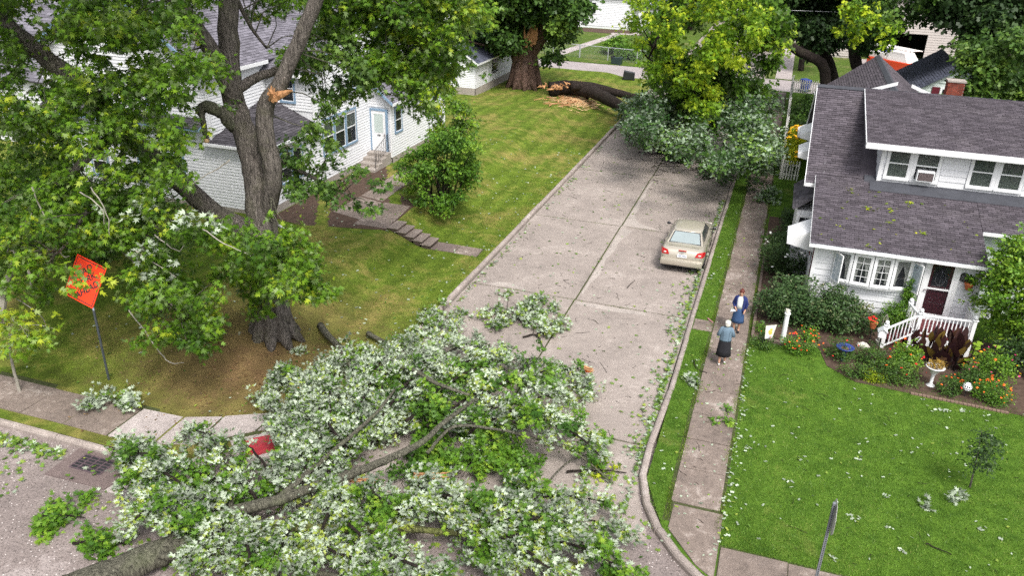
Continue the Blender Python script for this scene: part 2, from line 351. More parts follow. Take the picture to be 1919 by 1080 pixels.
def shrub(name, c, rad, n, m, label, cat, size=.07, per=9, template=OVAL, group=None, tint=.45, up=.6, stems=6, parts_kind='stuff'):
    z0 = c[2]-rad[2]*.85
    o = root(name, (c[0], c[1], z0), label, cat, group)
    K = 18; sub = [cloud(c, [r*.72 for r in rad], 1, .9)[0] for _ in range(K)]; fr = RNG.uniform(.22, .5, K); ct = [RNG.normal(0, .08, int(n*.25))]; cl_ = [cloud(c, [r*.72 for r in rad], int(n*.25), .75)]
    for s, f_ in zip(sub, fr): q = cloud(s, [r*f_ for r in rad], int(n*.75/K*(f_/.36)**1.5)+1, .6); cl_.append(q); ct.append(RNG.normal(0, .14)+RNG.normal(0, .1, len(q)))
    wsp = cloud(c, [r*1.08 for r in rad], int(n*.10), 1.0); cl_.append(wsp); ct.append(RNG.normal(.08, .12, len(wsp)))
    cs = np.concatenate(cl_); ct = np.concatenate(ct); k_ = cs[:, 2] > z0+.03; cs, ct = cs[k_], ct[k_]
    b, a, nr, s, ti = tufts(cs, per, size, size*.8, up, 0, .15, tint, .2, ct)
    leaves_mesh('foliage', b, a, nr, s, ti, template, m, o, parts_kind)
    mb = MB()
    for _ in range(stems):
        e = cloud(c, [r*.7 for r in rad], 1, .6)[0]
        mb.tube([(c[0]+random.uniform(-.1, .1)*rad[0], c[1]+random.uniform(-.1, .1)*rad[1], z0-.03), ((c[0]+e[0])/2, (c[1]+e[1])/2, z0+rad[2]*.6), tuple(e)], [.03, .02, .008], 5)
    mb.build('stem', M_barkD, o)
    return o
# ================================================================== GROUND
KL = [(-60,13.5),(-15.4,13.5),(-14.1,13.5),(-13.1,13.8),(-12.15,14.6),(-11.4,15.9),(-10.9,17.6),(-10.66,19.6),(-10.6,22),(-10.6,73.3)]
KR = [(-1.95,73.3),(-1.95,22),(-2.05,19),(-2.0,17.6),(-1.7,16.5),(-1.25,15.6),(-.72,14.9),(-.15,14.35),(.6,13.9),(1.8,13.6),(4,13.5),(60,13.5)]
def offs(pl, d):
    out = []
    for i, p in enumerate(pl):
        a = Vector(pl[max(i-1, 0)]); b = Vector(pl[min(i+1, len(pl)-1)]); t = (b-a).normalized(); out.append((p[0]-t.y*d, p[1]+t.x*d))
    return out
def interp(pl, x, ax=0):
    for a, b in zip(pl, pl[1:]):
        if min(a[ax], b[ax]) <= x <= max(a[ax], b[ax]): return a[1-ax] + (b[1-ax]-a[1-ax])*(x-a[ax])/(b[ax]-a[ax]+1e-9)
    return None
g_ = MB(); g_.box(-400, 400, -60, 600, -1.2, -.09)
ground = g_.build('ground', M_shade, kind='structure')
st = MB(); st.slab([(-60,2),(60,2),(60,14.2),(0,15.2),(-1.9,19.5),(-1.9,19.03),(-10.7,19.03),(-11.5,16.5),(-13.4,14.1),(-60,13.7)], -.08, -.006)
cross_street = st.build('cross_street', M_rough, kind='structure')
M_joint = mat('mossy_joint', (.06, .07, .03), .95, .5, 14, .1, bmp=.6)
sb = MB(); sb.slab([(-10.9,16.2),(-1.7,16.2),(-1.7,73.9),(-10.9,73.9)], -.08, -.028)
street = sb.build('street', M_joint, kind='structure')
def slab_obj(name, pts, z0, z1, m, parent, gap=.012, jit=0.0):
    c = Vector((sum(p[0] for p in pts)/len(pts), sum(p[1] for p in pts)/len(pts)))
    q = []
    for p in pts:
        v = Vector(p); d = (c-v); q.append((v.x + (gap if d.x > 0 else -gap), v.y + (gap if d.y > 0 else -gap)))
    b = MB(); n = len(q); tz = [z1+random.uniform(-jit, jit) for _ in q]
    b.add([(x, y, z0) for x, y in q]+[(q[i][0], q[i][1], tz[i]) for i in range(n)], [tuple(range(n-1, -1, -1)), tuple(range(n, 2*n))]+[(i, (i+1) % n, n+(i+1) % n, n+i) for i in range(n)])
    return b.build(name, m, parent)
ys = [19.05, 27.45, 36.1, 44.6, 53.5, 62.3, 73.4]
for a, b in zip(ys, ys[1:]):
    slab_obj('slab', [(-10.6,a),(-6.3,a+.05),(-6.33,b+.05),(-10.6,b)], -.07, .0, M_road, street, .03)
    slab_obj('slab', [(-6.3,a+.05),(-1.95,a),(-1.95,b),(-6.33,b+.05)], -.07, .0, M_road, street, .03)
slab_obj('slab', [(-6.4,13.45),(-1.35,15.3),(-1.9,17),(-1.97,19.03),(-6.3,19.08)], -.07, .0, M_road, street, .02)
slab_obj('slab', [(-11.0,16.8),(-6.4,13.45),(-6.3,19.08),(-10.62,19.03)], -.07, .0, M_road, street, .02)
# pale worn patches of skimmed cement beside the joints
M_patch = concrete('pale_patch', (.40, .355, .325), (.47, .425, .39), (.66, .62, .6), .3, 1.6)
def blot(pts, z):
    b = MB(); b.slab(pts, z-.003, z); return b.build('cement_patch', M_patch, street)
blot([(-6.22,44.3),(-6.08,43.6),(-6.14,42),(-6.02,41),(-6.1,40.2),(-5.98,39),(-6.0,38),(-5.8,37.3),(-5.55,36.8),(-4.9,36.5),(-4.4,36.25),(-6.24,36.3)], .005)
blot([(-6.22,35.9),(-5.7,35.7),(-5.85,34.8),(-6.0,33.9),(-5.93,33),(-6.08,32),(-6.02,31),(-5.96,30.1),(-6.1,29.3),(-6.15,28),(-6.24,28.2)], .005)
blot([(-9.6,27.9),(-9.9,27.6),(-8.7,27.6),(-8.3,27.75),(-9.2,28.0)], .005)
blot([(-6.2,27.1),(-4.6,27.0),(-3.5,27.15),(-3.6,27.36),(-6.2,27.36)], .005)
# kerbs: rounded segments, each a stone of its own
def kerb(name, pl, d, w=.19, seg=2.7):
    k = MB(); in_ = offs(pl, d*.03); out = offs(pl, d*(w-.02))
    k.add([(x, y, -.05) for x, y in in_]+[(x, y, -.05) for x, y in out]+[(x, y, .1) for x, y in in_]+[(x, y, .1) for x, y in out],
          [(2*len(pl)+i, 2*len(pl)+i+1, 3*len(pl)+i+1, 3*len(pl)+i) for i in range(len(pl)-1)])
    base = k.build(name, M_joint, kind='structure')
    pts = []
    for a, b in zip(pl, pl[1:]):
        L = (Vector(b)-Vector(a)).length; n = max(1, round(L/.9))
        pts += [tuple(Vector(a).lerp(Vector(b), i/n)) for i in range(n)]
    pts.append(pl[-1]); i = 0
    prof = [(0, -.07), (.0, .09), (.025, .14), (.07, .165), (w-.05, .17), (w, .14), (w, -.07)]
    while i < len(pts)-1:
        j = i; acc = 0
        while j < len(pts)-1 and acc < seg: acc += (Vector(pts[j+1])-Vector(pts[j])).length; j += 1
        sub = pts[i:j+1]; b = MB(); wob = random.uniform(-.012, .012); zz = random.uniform(-.008, .01); R_ = []
        for q, h in prof: R_.append(offs(pts[max(0, i-1):j+2], d*(q+wob)))
        o0 = i-max(0, i-1); n = len(sub); V = []
        for s_ in range(n):
            for p_, (q, h) in enumerate(prof):
                x, y = R_[p_][o0+s_]
                if s_ in (0, n-1):
                    e = Vector(sub[1 if s_ == 0 else n-2])-Vector(sub[s_]); e.normalize(); x += e.x*.012; y += e.y*.012
                V.append((x, y, h+zz))
        m_ = len(prof); F = []
        for s_ in range(n-1):
            for p_ in range(m_-1):
                f = (s_*m_+p_, s_*m_+p_+1, (s_+1)*m_+p_+1, (s_+1)*m_+p_); F.append(f if d < 0 else f[::-1])
        F += [tuple(range(m_)), tuple(range((n-1)*m_+m_-1, (n-1)*m_-1, -1))]
        b.add(V, F); b.build('kerb_stone', M_kerb, base, smooth=False); i = j
    return base
kerb_left = kerb('kerb_left', KL, 1); kerb_right = kerb('kerb_right', KR, 1)

# lawns on both sides
def lawn(name, x0, x1, ystart, y1, m, zf, nx, ny):
    V = []; F = []
    for i in range(nx+1):
        x = x0+(x1-x0)*i/nx; a = ystart(x)
        for j in range(ny+1):
            t = (j/ny)**1.3; y = a+(y1-a)*t; V.append((x, y, zf(x, y)))
    for i in range(nx):
        for j in range(ny): q = i*(ny+1)+j; F.append((q, q+ny+1, q+ny+2, q+1))
    b = MB(); b.add(V, F); return b.build(name, m, kind='structure', smooth=True)
KLo = offs(KL, .17); KRo = offs(KR, .17)
lz = lambda x, y: lawn_z(x, y) + .015*sin(x*1.7+y*.9)*sm((-11.5-x)/2)
def ysl(x): return interp([p for p in KLo if p[0] <= -10.78] + [(-10.76, 19.8)], max(x, -59)) or 19.8
left_lawn = lawn('lawn_left', -46, -10.78, ysl, 73.9, M_lawnL, lambda x, y: lz(x, y) if y > ysl(x)+.3 else .15, 90, 130)
def ysr(x):
    if x < -.6: return {True: interp([(q[1], q[0]) for q in []], 0)}.get(False) or max(14.5, interp(sorted([(p[0], p[1]) for p in KRo if p[1] < 19.5 and p[0] < 0]), x) or 19.2)
    return interp(sorted([(p[0], p[1]) for p in KRo if p[0] > -1]), x) or 13.68
right_lawn = lawn('lawn_right', -1.78, 46, ysr, 73.9, M_lawn, lambda x, y: .15, 70, 90)
# alley, yards and street beyond
al = MB(); al.slab([(-60,75.2),(-23,74.7),(-13.5,73.5),(-2,73.9),(40,73.9),(40,80),(-2,80.4),(-12,80.6),(-24,82.2),(-60,83)], -.08, .03)
alley = al.build('alley', concrete('alley_concrete', (.36, .32, .32), (.46, .42, .42), (.5, .46, .46), .2, .6), kind='structure')
b = MB(); b.slab([(-13.5,73.6),(-10.8,73.6),(-10.9,80.4),(-12,80.5)], .03, .036); b.build('driveway_apron', M_walk_lt, alley)
b = MB(); b.slab([(-200,82.0),(-10.7,80.5),(-10.7,220),(-200,220)], -.3, .10); yard = b.build('yard_grass', groundmat('yard_grass', (.07, .12, .02), (.12, .19, .03), (.26, .22, .11), .35), kind='structure')
b = MB(); b.slab([(-1.9,80.2),(150,80.2),(150,220),(-1.9,220)], -.3, .10); b.build('yard_grass', MATS['yard_grass'], kind='structure')
b = MB(); b.slab([(-10.7,80.3),(-1.9,80.2),(-1.9,220),(-10.7,220)], -.3, .02); b.build('street_beyond', M_road, kind='structure')
b = MB(); b.slab([(-1.0,80.3),(.45,80.3),(.4,140),(-1.0,140)], .09, .13); b.build('pavement_beyond', M_walk_lt, kind='structure')
b = MB(); b.slab([(-23.5,84),(-22.2,84),(-20.0,102),(-21.0,102.4)], .09, .13); b.slab([(-21.3,102.4),(-18.0,102.8),(-17.6,105.6),(-18.4,105.6),(-19,103.4),(-21.3,103.2)], .09, .16); b.build('garden_path', M_walk_lt, kind='structure')
b = MB(); b.slab([(6,80),(15,80),(15,97),(6,97)], .09, .13); b.build('driveway', M_walk_lt, kind='structure')
b = MB(); b.slab([(-30,102.7),(-14,102.7),(-14,106.5),(-30,106.5)], .08, .115); b.build('bare_ground', M_soil, kind='structure')

# pavement on the right: individual slabs
pw = MB(); pw.box(-1.16, .22, 16.0, 73.5, .02, .153); pavement_right = pw.build('pavement_right', M_joint, kind='structure')
y = 16.75; PAVE = [12.0]
slab_obj('paving_slab', [(-.2,14.72),(.24,14.4),(.24,16.66),(-.98,16.66),(-.98,15.72)], .04, .178, M_walk, pavement_right, .012, .01)
while y < 72:
    L = 1.42+random.uniform(-.06, .06); o = slab_obj('paving_slab', [(-1.06,y),(.15,y+.02),(.15,y+L),(-1.06,y+L-.02)], .04, .176, M_walk, pavement_right, .010, .010); y += L
slab_obj('paving_slab', [(-1.76,26.4),(-1.08,26.4),(-1.08,27.25),(-1.76,27.25)], .04, .172, M_walk, pavement_right, .01)
pc = MB(); pc.box(.26, 46, 14.15, 15.58, .02, .156); pavement_front = pc.build('pavement_front', M_joint, kind='structure')
x = .28
while x < 40:
    L = 1.5; slab_obj('paving_slab', [(x,14.2),(x+L,14.2),(x+L,15.52),(x,15.5)], .04, .178, M_walk, pavement_front, .010, .008); x += L
# pavement on the left
pl_ = MB(); pl_.slab([(-46,14.05),(-14.3,14.05),(-12.2,15.3),(-12.2,16.3),(-14.5,15.6),(-46,15.5)], .02, .154); pavement_left = pl_.build('pavement_left', M_joint, kind='structure')
x = -15.95
slab_obj('paving_slab', [(-15.9,14.02),(-14.55,14.12),(-14.6,15.5),(-15.9,15.42)], .05, .180, M_walk_lt, pavement_left, .012, .012)
slab_obj('paving_slab', [(-14.5,14.14),(-13.5,14.5),(-13.6,15.9),(-14.55,15.5)], .05, .182, M_walk_lt, pavement_left, .012, .012)
slab_obj('paving_slab', [(-13.45,14.6),(-12.35,15.6),(-12.3,16.6),(-13.55,15.95)], .05, .180, M_walk_lt, pavement_left, .012, .012)
slab_obj('paving_slab', [(-12.3,15.65),(-11.35,16.3),(-11.2,17.6),(-12.25,16.65)], .05, .176, M_walk_lt, pavement_left, .012, .012)
while x > -44:
    L = 1.5; slab_obj('paving_slab', [(x-L,14.02),(x,14.02),(x,15.4),(x-L,15.38)], .05, .176, M_walk, pavement_left, .012, .012); x -= L
# red tactile pad on the corner ramp
M_red = mat('red_tactile', (.34, .03, .045), .75, .4, 9, dirt=((.16, .10, .09), 5, .7))
tp = root('tactile_pad', (-11.9, 15.1, .15), 'red tactile warning pad set in the corner ramp under fallen branches', 'paving pad')
b = MB(); C_ = [Vector((-12.45,15.05)), Vector((-11.85,14.45)), Vector((-11.3,15.05)), Vector((-11.85,15.6))]
b.slab([tuple(c) for c in C_], .12, .192)
b.build('pad_plate', M_red, tp); b = MB(); ex = (C_[1]-C_[0])/12; ey = (C_[3]-C_[0])/12
for i in range(1, 12):
    for j in range(1, 12):
        c = C_[0]+ex*i+ey*j; b.lathe((c.x, c.y, .19), [(.014, 0), (.010, .008)], 6)
b.build('dome', M_red, tp, kind='stuff')
b = MB(); b.slab([(-12.7,15.0),(-11.9,14.2),(-11.0,15.1),(-11.8,15.9)], .1, .178); b.build('ramp_slab', M_walk_lt, pavement_left)
# storm drain
M_iron = mat('rusty_iron', (.12, .085, .10), .6, .35, 12, .4, metal=.3, bmp=.3)
M_drainc = concrete('drain_concrete', (.17, .13, .125), (.25, .20, .19), (.35, .3, .28), .3, 1.2)
dr = root('storm_drain', (-15.4, 12.9, 0), 'iron storm drain grate in a dark concrete apron at the kerb', 'drain')
b = MB(); b.slab([(-16.35,12.3),(-14.5,12.35),(-14.3,13.5),(-16.35,13.5)], -.05, .012); b.build('apron', M_drainc, dr)
b = MB(); b.slab([(-14.46,12.3),(-13.4,12.3),(-13.2,13.3),(-14.26,13.45)], -.05, .014); b.build('apron', M_walk_lt, dr)
b = MB(); x0, x1, y0, y1 = -16.0, -15.0, 12.74, 13.34
b.box(x0, x1, y0, y0+.04, .015, .024); b.box(x0, x1, y1-.04, y1, .015, .024); b.box(x0, x0+.04, y0+.04, y1-.04, .015, .024); b.box(x1-.04, x1, y0+.04, y1-.04, .015, .024)
for i in range(1, 5): yy = y0+.03+i*(y1-y0-.06)/5; b.box(x0+.04, x1-.04, yy-.013, yy+.013, .016, .0235)
for i in range(1, 4): xx = x0+i*(x1-x0)/4; b.box(xx-.022, xx+.022, y0+.04, y1-.04, .0155, .023)
b.build('grate', M_iron, dr); b = MB(); b.box(x0, x1, y0, y1, .0125, .0145); b.build('drain_pit', M_dark, dr)
b = MB(); b.tube([(-15.55,13.62,.09),(-14.85,13.63,.09),(-14.3,13.66,.09)], .095, 12); b.build('kerb_casting', mat('rusty_casting', (.12, .06, .05), .6, .3, 6, .4, metal=.2), dr, smooth=True)
# painted kerb mark on the asphalt
def text(name, s, size, loc, rx, m, parent=None, ext=.002, align='CENTER', M=None):
    c = bpy.data.curves.new(name, 'FONT'); c.body = s; c.size = size; c.extrude = ext; c.align_x = align; c.align_y = 'CENTER'; c.offset = .004*size/.1*.5
    o = bpy.data.objects.new(name+'_tmp', c); COL.objects.link(o); dg = bpy.context.evaluated_depsgraph_get()
    me = bpy.data.meshes.new_from_object(o.evaluated_get(dg)); bpy.data.objects.remove(o)
    MM = M if M is not None else Matrix.LocRotScale(Vector(loc), __import__('mathutils').Euler(rx), None)
    me.transform(MM); me.materials.clear(); me.materials.append(m); o = bpy.data.objects.new(name, me); return link(o, parent)
M_paint = mat('road_paint', (.75, .76, .78), .6, .15, 20)
pb = MB(); pb.slab([(-17.45,12.93),(-16.9,12.95),(-16.9,13.22),(-17.4,13.2)], -.02, .0); ptag = pb.build('painted_marking', mat('grey_paint', (.2, .2, .22), .7, .2, 9))
tag(ptag, 'small white painted number on a grey patch of asphalt by the kerb', 'road marking')
text('painted_number', '72', .30, (-17.17, 13.07, .002), (0, 0, R(8)), M_paint, ptag, .001)

# steps up the bank, pad and walkway
M_step = concrete('step_concrete', (.20, .155, .14), (.30, .25, .23), (.4, .35, .33), .35, 1.3)
M_riser = concrete('riser_concrete', (.09, .065, .055), (.15, .12, .10), (.2, .16, .14), .4, 1.3); M_tread = concrete('tread_concrete', (.28, .23, .20), (.42, .37, .33), (.5, .45, .4), .4, 1.5)  # riser: wet, soil-stained concrete, its colour also darkened for shadow between treads
gs = root('garden_steps', (-14.3, 30.1, .15), 'five concrete steps set into the grass bank up to the white house', 'steps')
for i in range(5):
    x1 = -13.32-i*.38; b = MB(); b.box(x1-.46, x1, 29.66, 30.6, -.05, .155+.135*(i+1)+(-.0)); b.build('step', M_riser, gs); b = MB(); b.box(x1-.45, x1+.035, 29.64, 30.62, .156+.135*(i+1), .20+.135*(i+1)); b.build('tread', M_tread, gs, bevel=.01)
walk = MB(); walk.box(-13.32, -11.15, 29.7, 30.55, .05, .154); path_ = walk.build('path_to_steps', M_joint, kind='structure')
slab_obj('paving_slab', [(-13.3,29.68),(-12.25,29.68),(-12.2,30.56),(-13.3,30.56)], .05, .178, M_step, path_); slab_obj('paving_slab', [(-12.22,29.66),(-11.15,29.62),(-11.2,30.54),(-12.2,30.56)], .05, .172, M_walk, path_)
up = MB(); up.slab([(-19.0,28.6),(-15.3,29.5),(-15.5,32.9),(-17.1,34.4),(-17.3,38.4),(-19.4,38.3),(-20.6,37.5),(-20.6,29)], .6, .812); upper = up.build('upper_path', M_soil, kind='structure')
for pts in ([(-16.9,29.6),(-15.3,29.6),(-15.6,32.7),(-16.95,32.7)], [(-18.5,30.6),(-16.95,30.2),(-17.0,32.6),(-18.4,33.0)], [(-18.4,33.1),(-17.1,32.8),(-17.2,35.2),(-18.5,35.3)], [(-18.5,35.4),(-17.2,35.3),(-17.3,38.2),(-18.5,38.2)]):
    slab_obj('paving_slab', pts, .7, .83, M_walk, upper, .012, .006)

# ---- grass blades, real geometry over the near lawns
BL = np.array([(-.11,0),(.11,0),(0,1)], float)
def blades(name, pts, zf, size, m, label=None, tint=.45):
    N = len(pts); P = np.array([(x, y, zf(x, y)) for x, y in pts]); ax = RNG.normal(size=(N, 3))*.55; ax[:, 2] = 1
    nr = RNG.normal(size=(N, 3)); patch = np.sin(P[:, 0]*1.9+np.sin(P[:, 1]*1.3)*2)*np.cos(P[:, 1]*1.6+np.sin(P[:, 0])*1.5)*.12
    o = leaves_mesh(name, P, ax, nr, size*RNG.uniform(.5, 1.3, N), tint+patch+RNG.normal(0, .2, N), BL, m, None, 'stuff', .3)
    return o
rp = [p for p in zip(RNG.uniform(.25, 12, 150000), 15.5+RNG.random(150000)**1.25*13) if not (p[1] > 24.8 and p[0] > 2.4) and not (p[1] > 26.6)]
blades('grass', rp, lambda x, y: .148, .062, L_blade)
vp = [p for p in zip(RNG.uniform(-1.8, -1.06, 26000), RNG.uniform(15.6, 44, 26000)) if ysr(p[0]) < p[1] and not 26.4 < p[1] < 27.25]
blades('verge_grass', vp, lambda x, y: .148, .06, L_blade)
lp = [p for p in zip(-10.8-RNG.random(120000)**1.2*13, 15.6+RNG.random(120000)*26) if math.hypot(p[0]+14.2, (p[1]-19.3)) > 2.6+RNG.random()*2.4 and not (p[0] < -15.3 and 28.7 < p[1] < 38) and not (-15.3 < p[0] < -11.1 and 29.6 < p[1] < 30.65) and p[1] > ysl(p[0])+.1]
lp = [p for p in lp if not (p[0] < -12.0 and p[1] < 16.2)]
blades('bank_grass', lp, lz, .06, L_bladeD)
ep = [(x+.05*sin(y*1.9+x*3)+RNG.normal()*.05, y) for x, y in zip(RNG.choice([-1.08, .16], 15000), RNG.uniform(16, 44, 15000)) if RNG.random() < .5+.6*sin(y*2.3+x*5)]
blades('edge_grass', ep, lambda x, y: .16, .07, L_bladeD, tint=.35)
jp = [(x, y+RNG.normal()*.03) for x, y in zip(RNG.uniform(-10.5, -2.1, 11000), RNG.choice(ys[1:5]+[19.05], 11000))] + [(-6.31+RNG.normal()*.018, y) for y in RNG.uniform(19, 45, 2200)]
blades('joint_grass', [p for p in jp if RNG.random() < .5+.5*sin(p[0]*3+p[1])], lambda x, y: -.02, .05, L_bladeD, tint=.3)
# ================================================================== HOUSES
def clad(parent, p0, u, length, z0, z1, n, expo, m, openings=(), span=None, single=True, name='board', th=.034):
    p0, u, n = Vector(p0), Vector(u).normalized(), Vector(n).normalized(); z = z0; joined = MB()
    while z < z1-.01:
        h = min(expo, z1-z); a, b_ = (0, length) if span is None else span(z+h*.5)
        iv = [(a, b_)] if b_-a > .05 else []
        for (ua, ub, za, zb) in openings:
            if za < z+h*.5 < zb:
                nv = []
                for s, e in iv:
                    if ub <= s or ua >= e: nv.append((s, e)); continue
                    if ua > s: nv.append((s, ua))
                    if ub < e: nv.append((ub, e))
                iv = nv
        for s, e in iv:
            B = joined if not single else MB(); o = p0+u*s; L = u*(e-s); up = Vector((0, 0, 1))
            zb_, zt = z, z+h+.012
            P = [Vector((o.x, o.y, zb_))+n*.0, Vector((o.x, o.y, zb_))+L, Vector((o.x, o.y, zb_))+L+n*th, Vector((o.x, o.y, zb_))+n*th,
                 Vector((o.x, o.y, zt))+n*.001, Vector((o.x, o.y, zt))+L+n*.001, Vector((o.x, o.y, zt))+L+n*.006, Vector((o.x, o.y, zt))+n*.006]
            fs = [(0,3,2,1),(4,5,6,7),(3,7,6,2),(0,4,7,3),(1,2,6,5),(0,1,5,4)]
            if u.cross(Vector((0, 0, 1))).dot(n) < 0: fs = [f[::-1] for f in fs]
            B.add(P, fs)
            if single: B.build(name, m, parent)
        z += h
    if not single: joined.build('siding', m, parent, kind='stuff')
def window(parent, p, u, n, w_, h, fm, cols=1, rows=1, sash=True, curtain=None, name='window', fw=.09, glass=None):
    """frame with sill, sash rail or glazing bars, panes and what hangs behind; p is the lower left corner on the wall"""
    p, u, n = Vector(p), Vector(u).normalized(), Vector(n).normalized(); U = Vector((0, 0, 1)); d = .05
    b = MB()
    b.obox(p-u*fw-U*fw, u*(w_+2*fw), n*(d+.03), U*fw); b.obox(p-u*fw+U*h, u*(w_+2*fw), n*d, U*fw)
    b.obox(p-u*fw, u*fw, n*d, U*h); b.obox(p+u*w_, u*fw, n*d, U*h)
    f = b.build(name, fm, parent)
    b = MB(); s = .03
    b.obox(p, u*s, n*(d-.01), U*h); b.obox(p+u*(w_-s), u*s, n*(d-.01), U*h); b.obox(p+u*s, u*(w_-2*s), n*(d-.01), U*s); b.obox(p+u*s+U*(h-s), u*(w_-2*s), n*(d-.01), U*s)
    if sash: b.obox(p+u*s+U*(h*.5-s*.7), u*(w_-2*s), n*(d-.004), U*s*1.4)
    b.build('sash', M_trim, f)
    for c in range(1, cols): b2 = MB(); b2.obox(p+u*(w_*c/cols-.008)+U*s+n*.028, u*.016, n*.012, U*(h-2*s)); b2.build('glazing_bar', M_trim, f)
    for r_ in range(1, rows): b2 = MB(); b2.obox(p+u*s+U*(h*r_/rows-.008)+n*.0285, u*(w_-2*s), n*.011, U*.016); b2.build('glazing_bar', M_trim, f)
    halves = [(s, h*.5-s), (h*.5+s, h-s)] if sash else [(s, h-s)]
    for a, c in halves:
        b2 = MB(); b2.obox(p+u*s+U*a+n*.024, u*(w_-2*s), n*.004, U*(c-a)); b2.build('pane', M_glass, f)
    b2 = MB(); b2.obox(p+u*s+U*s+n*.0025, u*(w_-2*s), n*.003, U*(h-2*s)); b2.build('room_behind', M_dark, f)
    if curtain == 'drape':
        for q in (0, 1):
            pts = [(0,1),(.5,1),(.5,.82),(.22,.45),(.16,.05),(0,.05)]; b2 = MB(); V = []
            for (a, c) in pts: a = a if q == 0 else 1-a; V.append(p+u*(s+a*(w_-2*s))+U*(s+c*(h-2*s))+n*.010)
            if q: V = V[::-1]
            b2.prism(V, n*.004); b2.build('curtain', M_curtain, f)
    elif curtain is not None:
        b2 = MB(); b2.obox(p+u*s+U*(h*(1-curtain))+n*.010, u*(w_-2*s), n*.004, U*(h*curtain-s)); b2.build('blind', M_blind, f)
    return f
def shingles(parent, O, u, v, L, S, expo, tab, m, single=0, span=None, proud=.026):
    """roof covering laid in courses; the nearest ones (first courses) are single pieces"""
    O, u, v = Vector(O), Vector(u).normalized(), Vector(v).normalized(); n = u.cross(v)
    if n.z < 0: n = -n
    count = 0; V = []; F = []; T = []; meshes = {}
    k = 0; s = 0.0
    while s < S-.02:
        e = min(expo*1.25, S-s); a, b_ = (0, L) if span is None else span(s+expo*.5)
        x = a - (k % 2)*tab*.5 - random.random()*tab*.2
        while x < b_:
            x0, x1 = max(a, x+.006), min(b_, x+tab-.006); x += tab
            if x1-x0 < .04: continue
            lift = proud*random.uniform(.75, 1.5); q = random.uniform(-.006, .006)
            P = [O+u*x0+v*(s+q)+n*.001, O+u*x1+v*(s+q)+n*.001, O+u*x1+v*(s+q)+n*lift, O+u*x0+v*(s+q)+n*lift, O+u*x1+v*(s+e)+n*.003, O+u*x0+v*(s+e)+n*.003]
            fs = [(0, 1, 2, 3), (3, 2, 4, 5), (0, 3, 5), (1, 4, 2)]
            if u.cross(v).z < 0: fs = [f[::-1] for f in fs]
            if count < single:
                key = (round(x1-x0, 2), k % 3)
                if key not in meshes:
                    o_ = P[0]; mm = MB(); mm.add([p-o_ for p in P], fs); me = bpy.data.meshes.new('shingle'); me.from_pydata(mm.v, [], mm.f); me.materials.append(m); me.update(); meshes[key] = me
                o = bpy.data.objects.new('shingle', meshes[key]); link(o, parent); o.location = P[0]; count += 1
            else:
                bb = len(V); V += [tuple(p) for p in P]; F += [tuple(i+bb for i in f) for f in fs]; T += [random.random()]*len(fs)
        s += expo; k += 1
    if V:
        me = bpy.data.meshes.new('shingle_courses'); me.from_pydata(V, [], F); me.materials.append(m)
        at = me.attributes.new('tint', 'FLOAT', 'FACE'); at.data.foreach_set('value', T); me.update()
        o = bpy.data.objects.new('shingle_courses', me); link(o, parent); o['kind'] = 'stuff'
def deck(parent, pts, m, th=.07, name='roof'):
    P = [Vector(p) for p in pts]; n = (P[1]-P[0]).cross(P[2]-P[1]).normalized()
    if n.z < 0: P = P[::-1]; n = -n
    b = MB(); b.prism([p-n*th for p in P], n*th); return b.build(name, m, parent)
def gutter(parent, a, c, out, m=None):
    a, c, out = Vector(a), Vector(c), Vector(out).normalized(); U = Vector((0, 0, 1)); b = MB(); L = c-a
    b.obox(a+out*.0-U*.11, L, out*.012, U*.12); b.obox(a+out*.012-U*.10, L, out*.10, U*.012); b.obox(a+out*.112-U*.10, L, out*.010, U*.105)
    k = int(L.length/.7)
    for i in range(1, k): b.obox(a+L*(i/k)+out*.012+U*-.002, L.normalized()*.02, out*.1, U*.006)
    return b.build('gutter', m or M_trim, parent)

# ------------------------------------------------------------------ the brown-roofed house on the right
H = root('brown_roof_house', (6, 36, .15), 'white bungalow with brown shingle roof, bow window and dark red front door', 'house')
b = MB(); b.box(2.0, 7.32, 29.27, 33.7, .1, 3.02); b.box(2.0, 13.2, 33.62, 43.6, .1, 4.2); b.box(7.32, 13.2, 31.32, 33.7, .1, 3.5)
b.prism([(2.0, 33.62, 4.2), (2.0, 43.6, 4.2), (2.0, 38.6, 6.72)], (.02, 0, 0)); b.prism([(13.18, 33.62, 4.2), (13.18, 43.6, 4.2), (13.18, 38.6, 6.72)], (.02, 0, 0))
b.prism([(2.0, 29.3, 3.0), (2.0, 33.7, 3.0), (2.0, 33.7, 4.12)], (5.3, 0, 0)); b.prism([(7.33, 31.4, 3.49), (7.33, 33.7, 3.49), (7.33, 33.7, 4.1)], (5.7, 0, 0))
b.build('wall', M_white, H)
b = MB(); b.box(1.97, 7.35, 29.235, 29.262, .1, .62); b.box(1.965, 1.995, 29.24, 43.6, .1, .5); b.build('foundation', M_base, H)
FO = [(.55, 3.55, 1.62, 2.95), (3.66, 4.74, .72, 3.02)]
clad(H, (2.0, 29.268, 0), (1, 0, 0), 5.32, .6, 3.0, (0, -1, 0), .235, M_white, [(.62, 3.22, 1.68, 2.93), (3.52, 4.68, .74, 3.0)])
clad(H, (1.999, 29.27, 0), (0, 1, 0), 14.3, .5, 3.4, (-1, 0, 0), .24, M_white, [(.9, 2.3, 1.5, 2.8), (5.2, 6.4, 1.5, 2.8), (9.6, 10.8, 1.5, 2.8)], lambda z: (0 if z < 3.0 else (z-3.0)*4, 14.3))
clad(H, (1.999, 33.62, 0), (0, 1, 0), 9.98, 3.4, 6.5, (-1, 0, 0), .24, M_white, [(4.4, 5.4, 4.5, 5.5)], lambda z: (0, 9.98) if z < 4.2 else ((z-4.2)*1.98, 9.98-(z-4.2)*1.98))
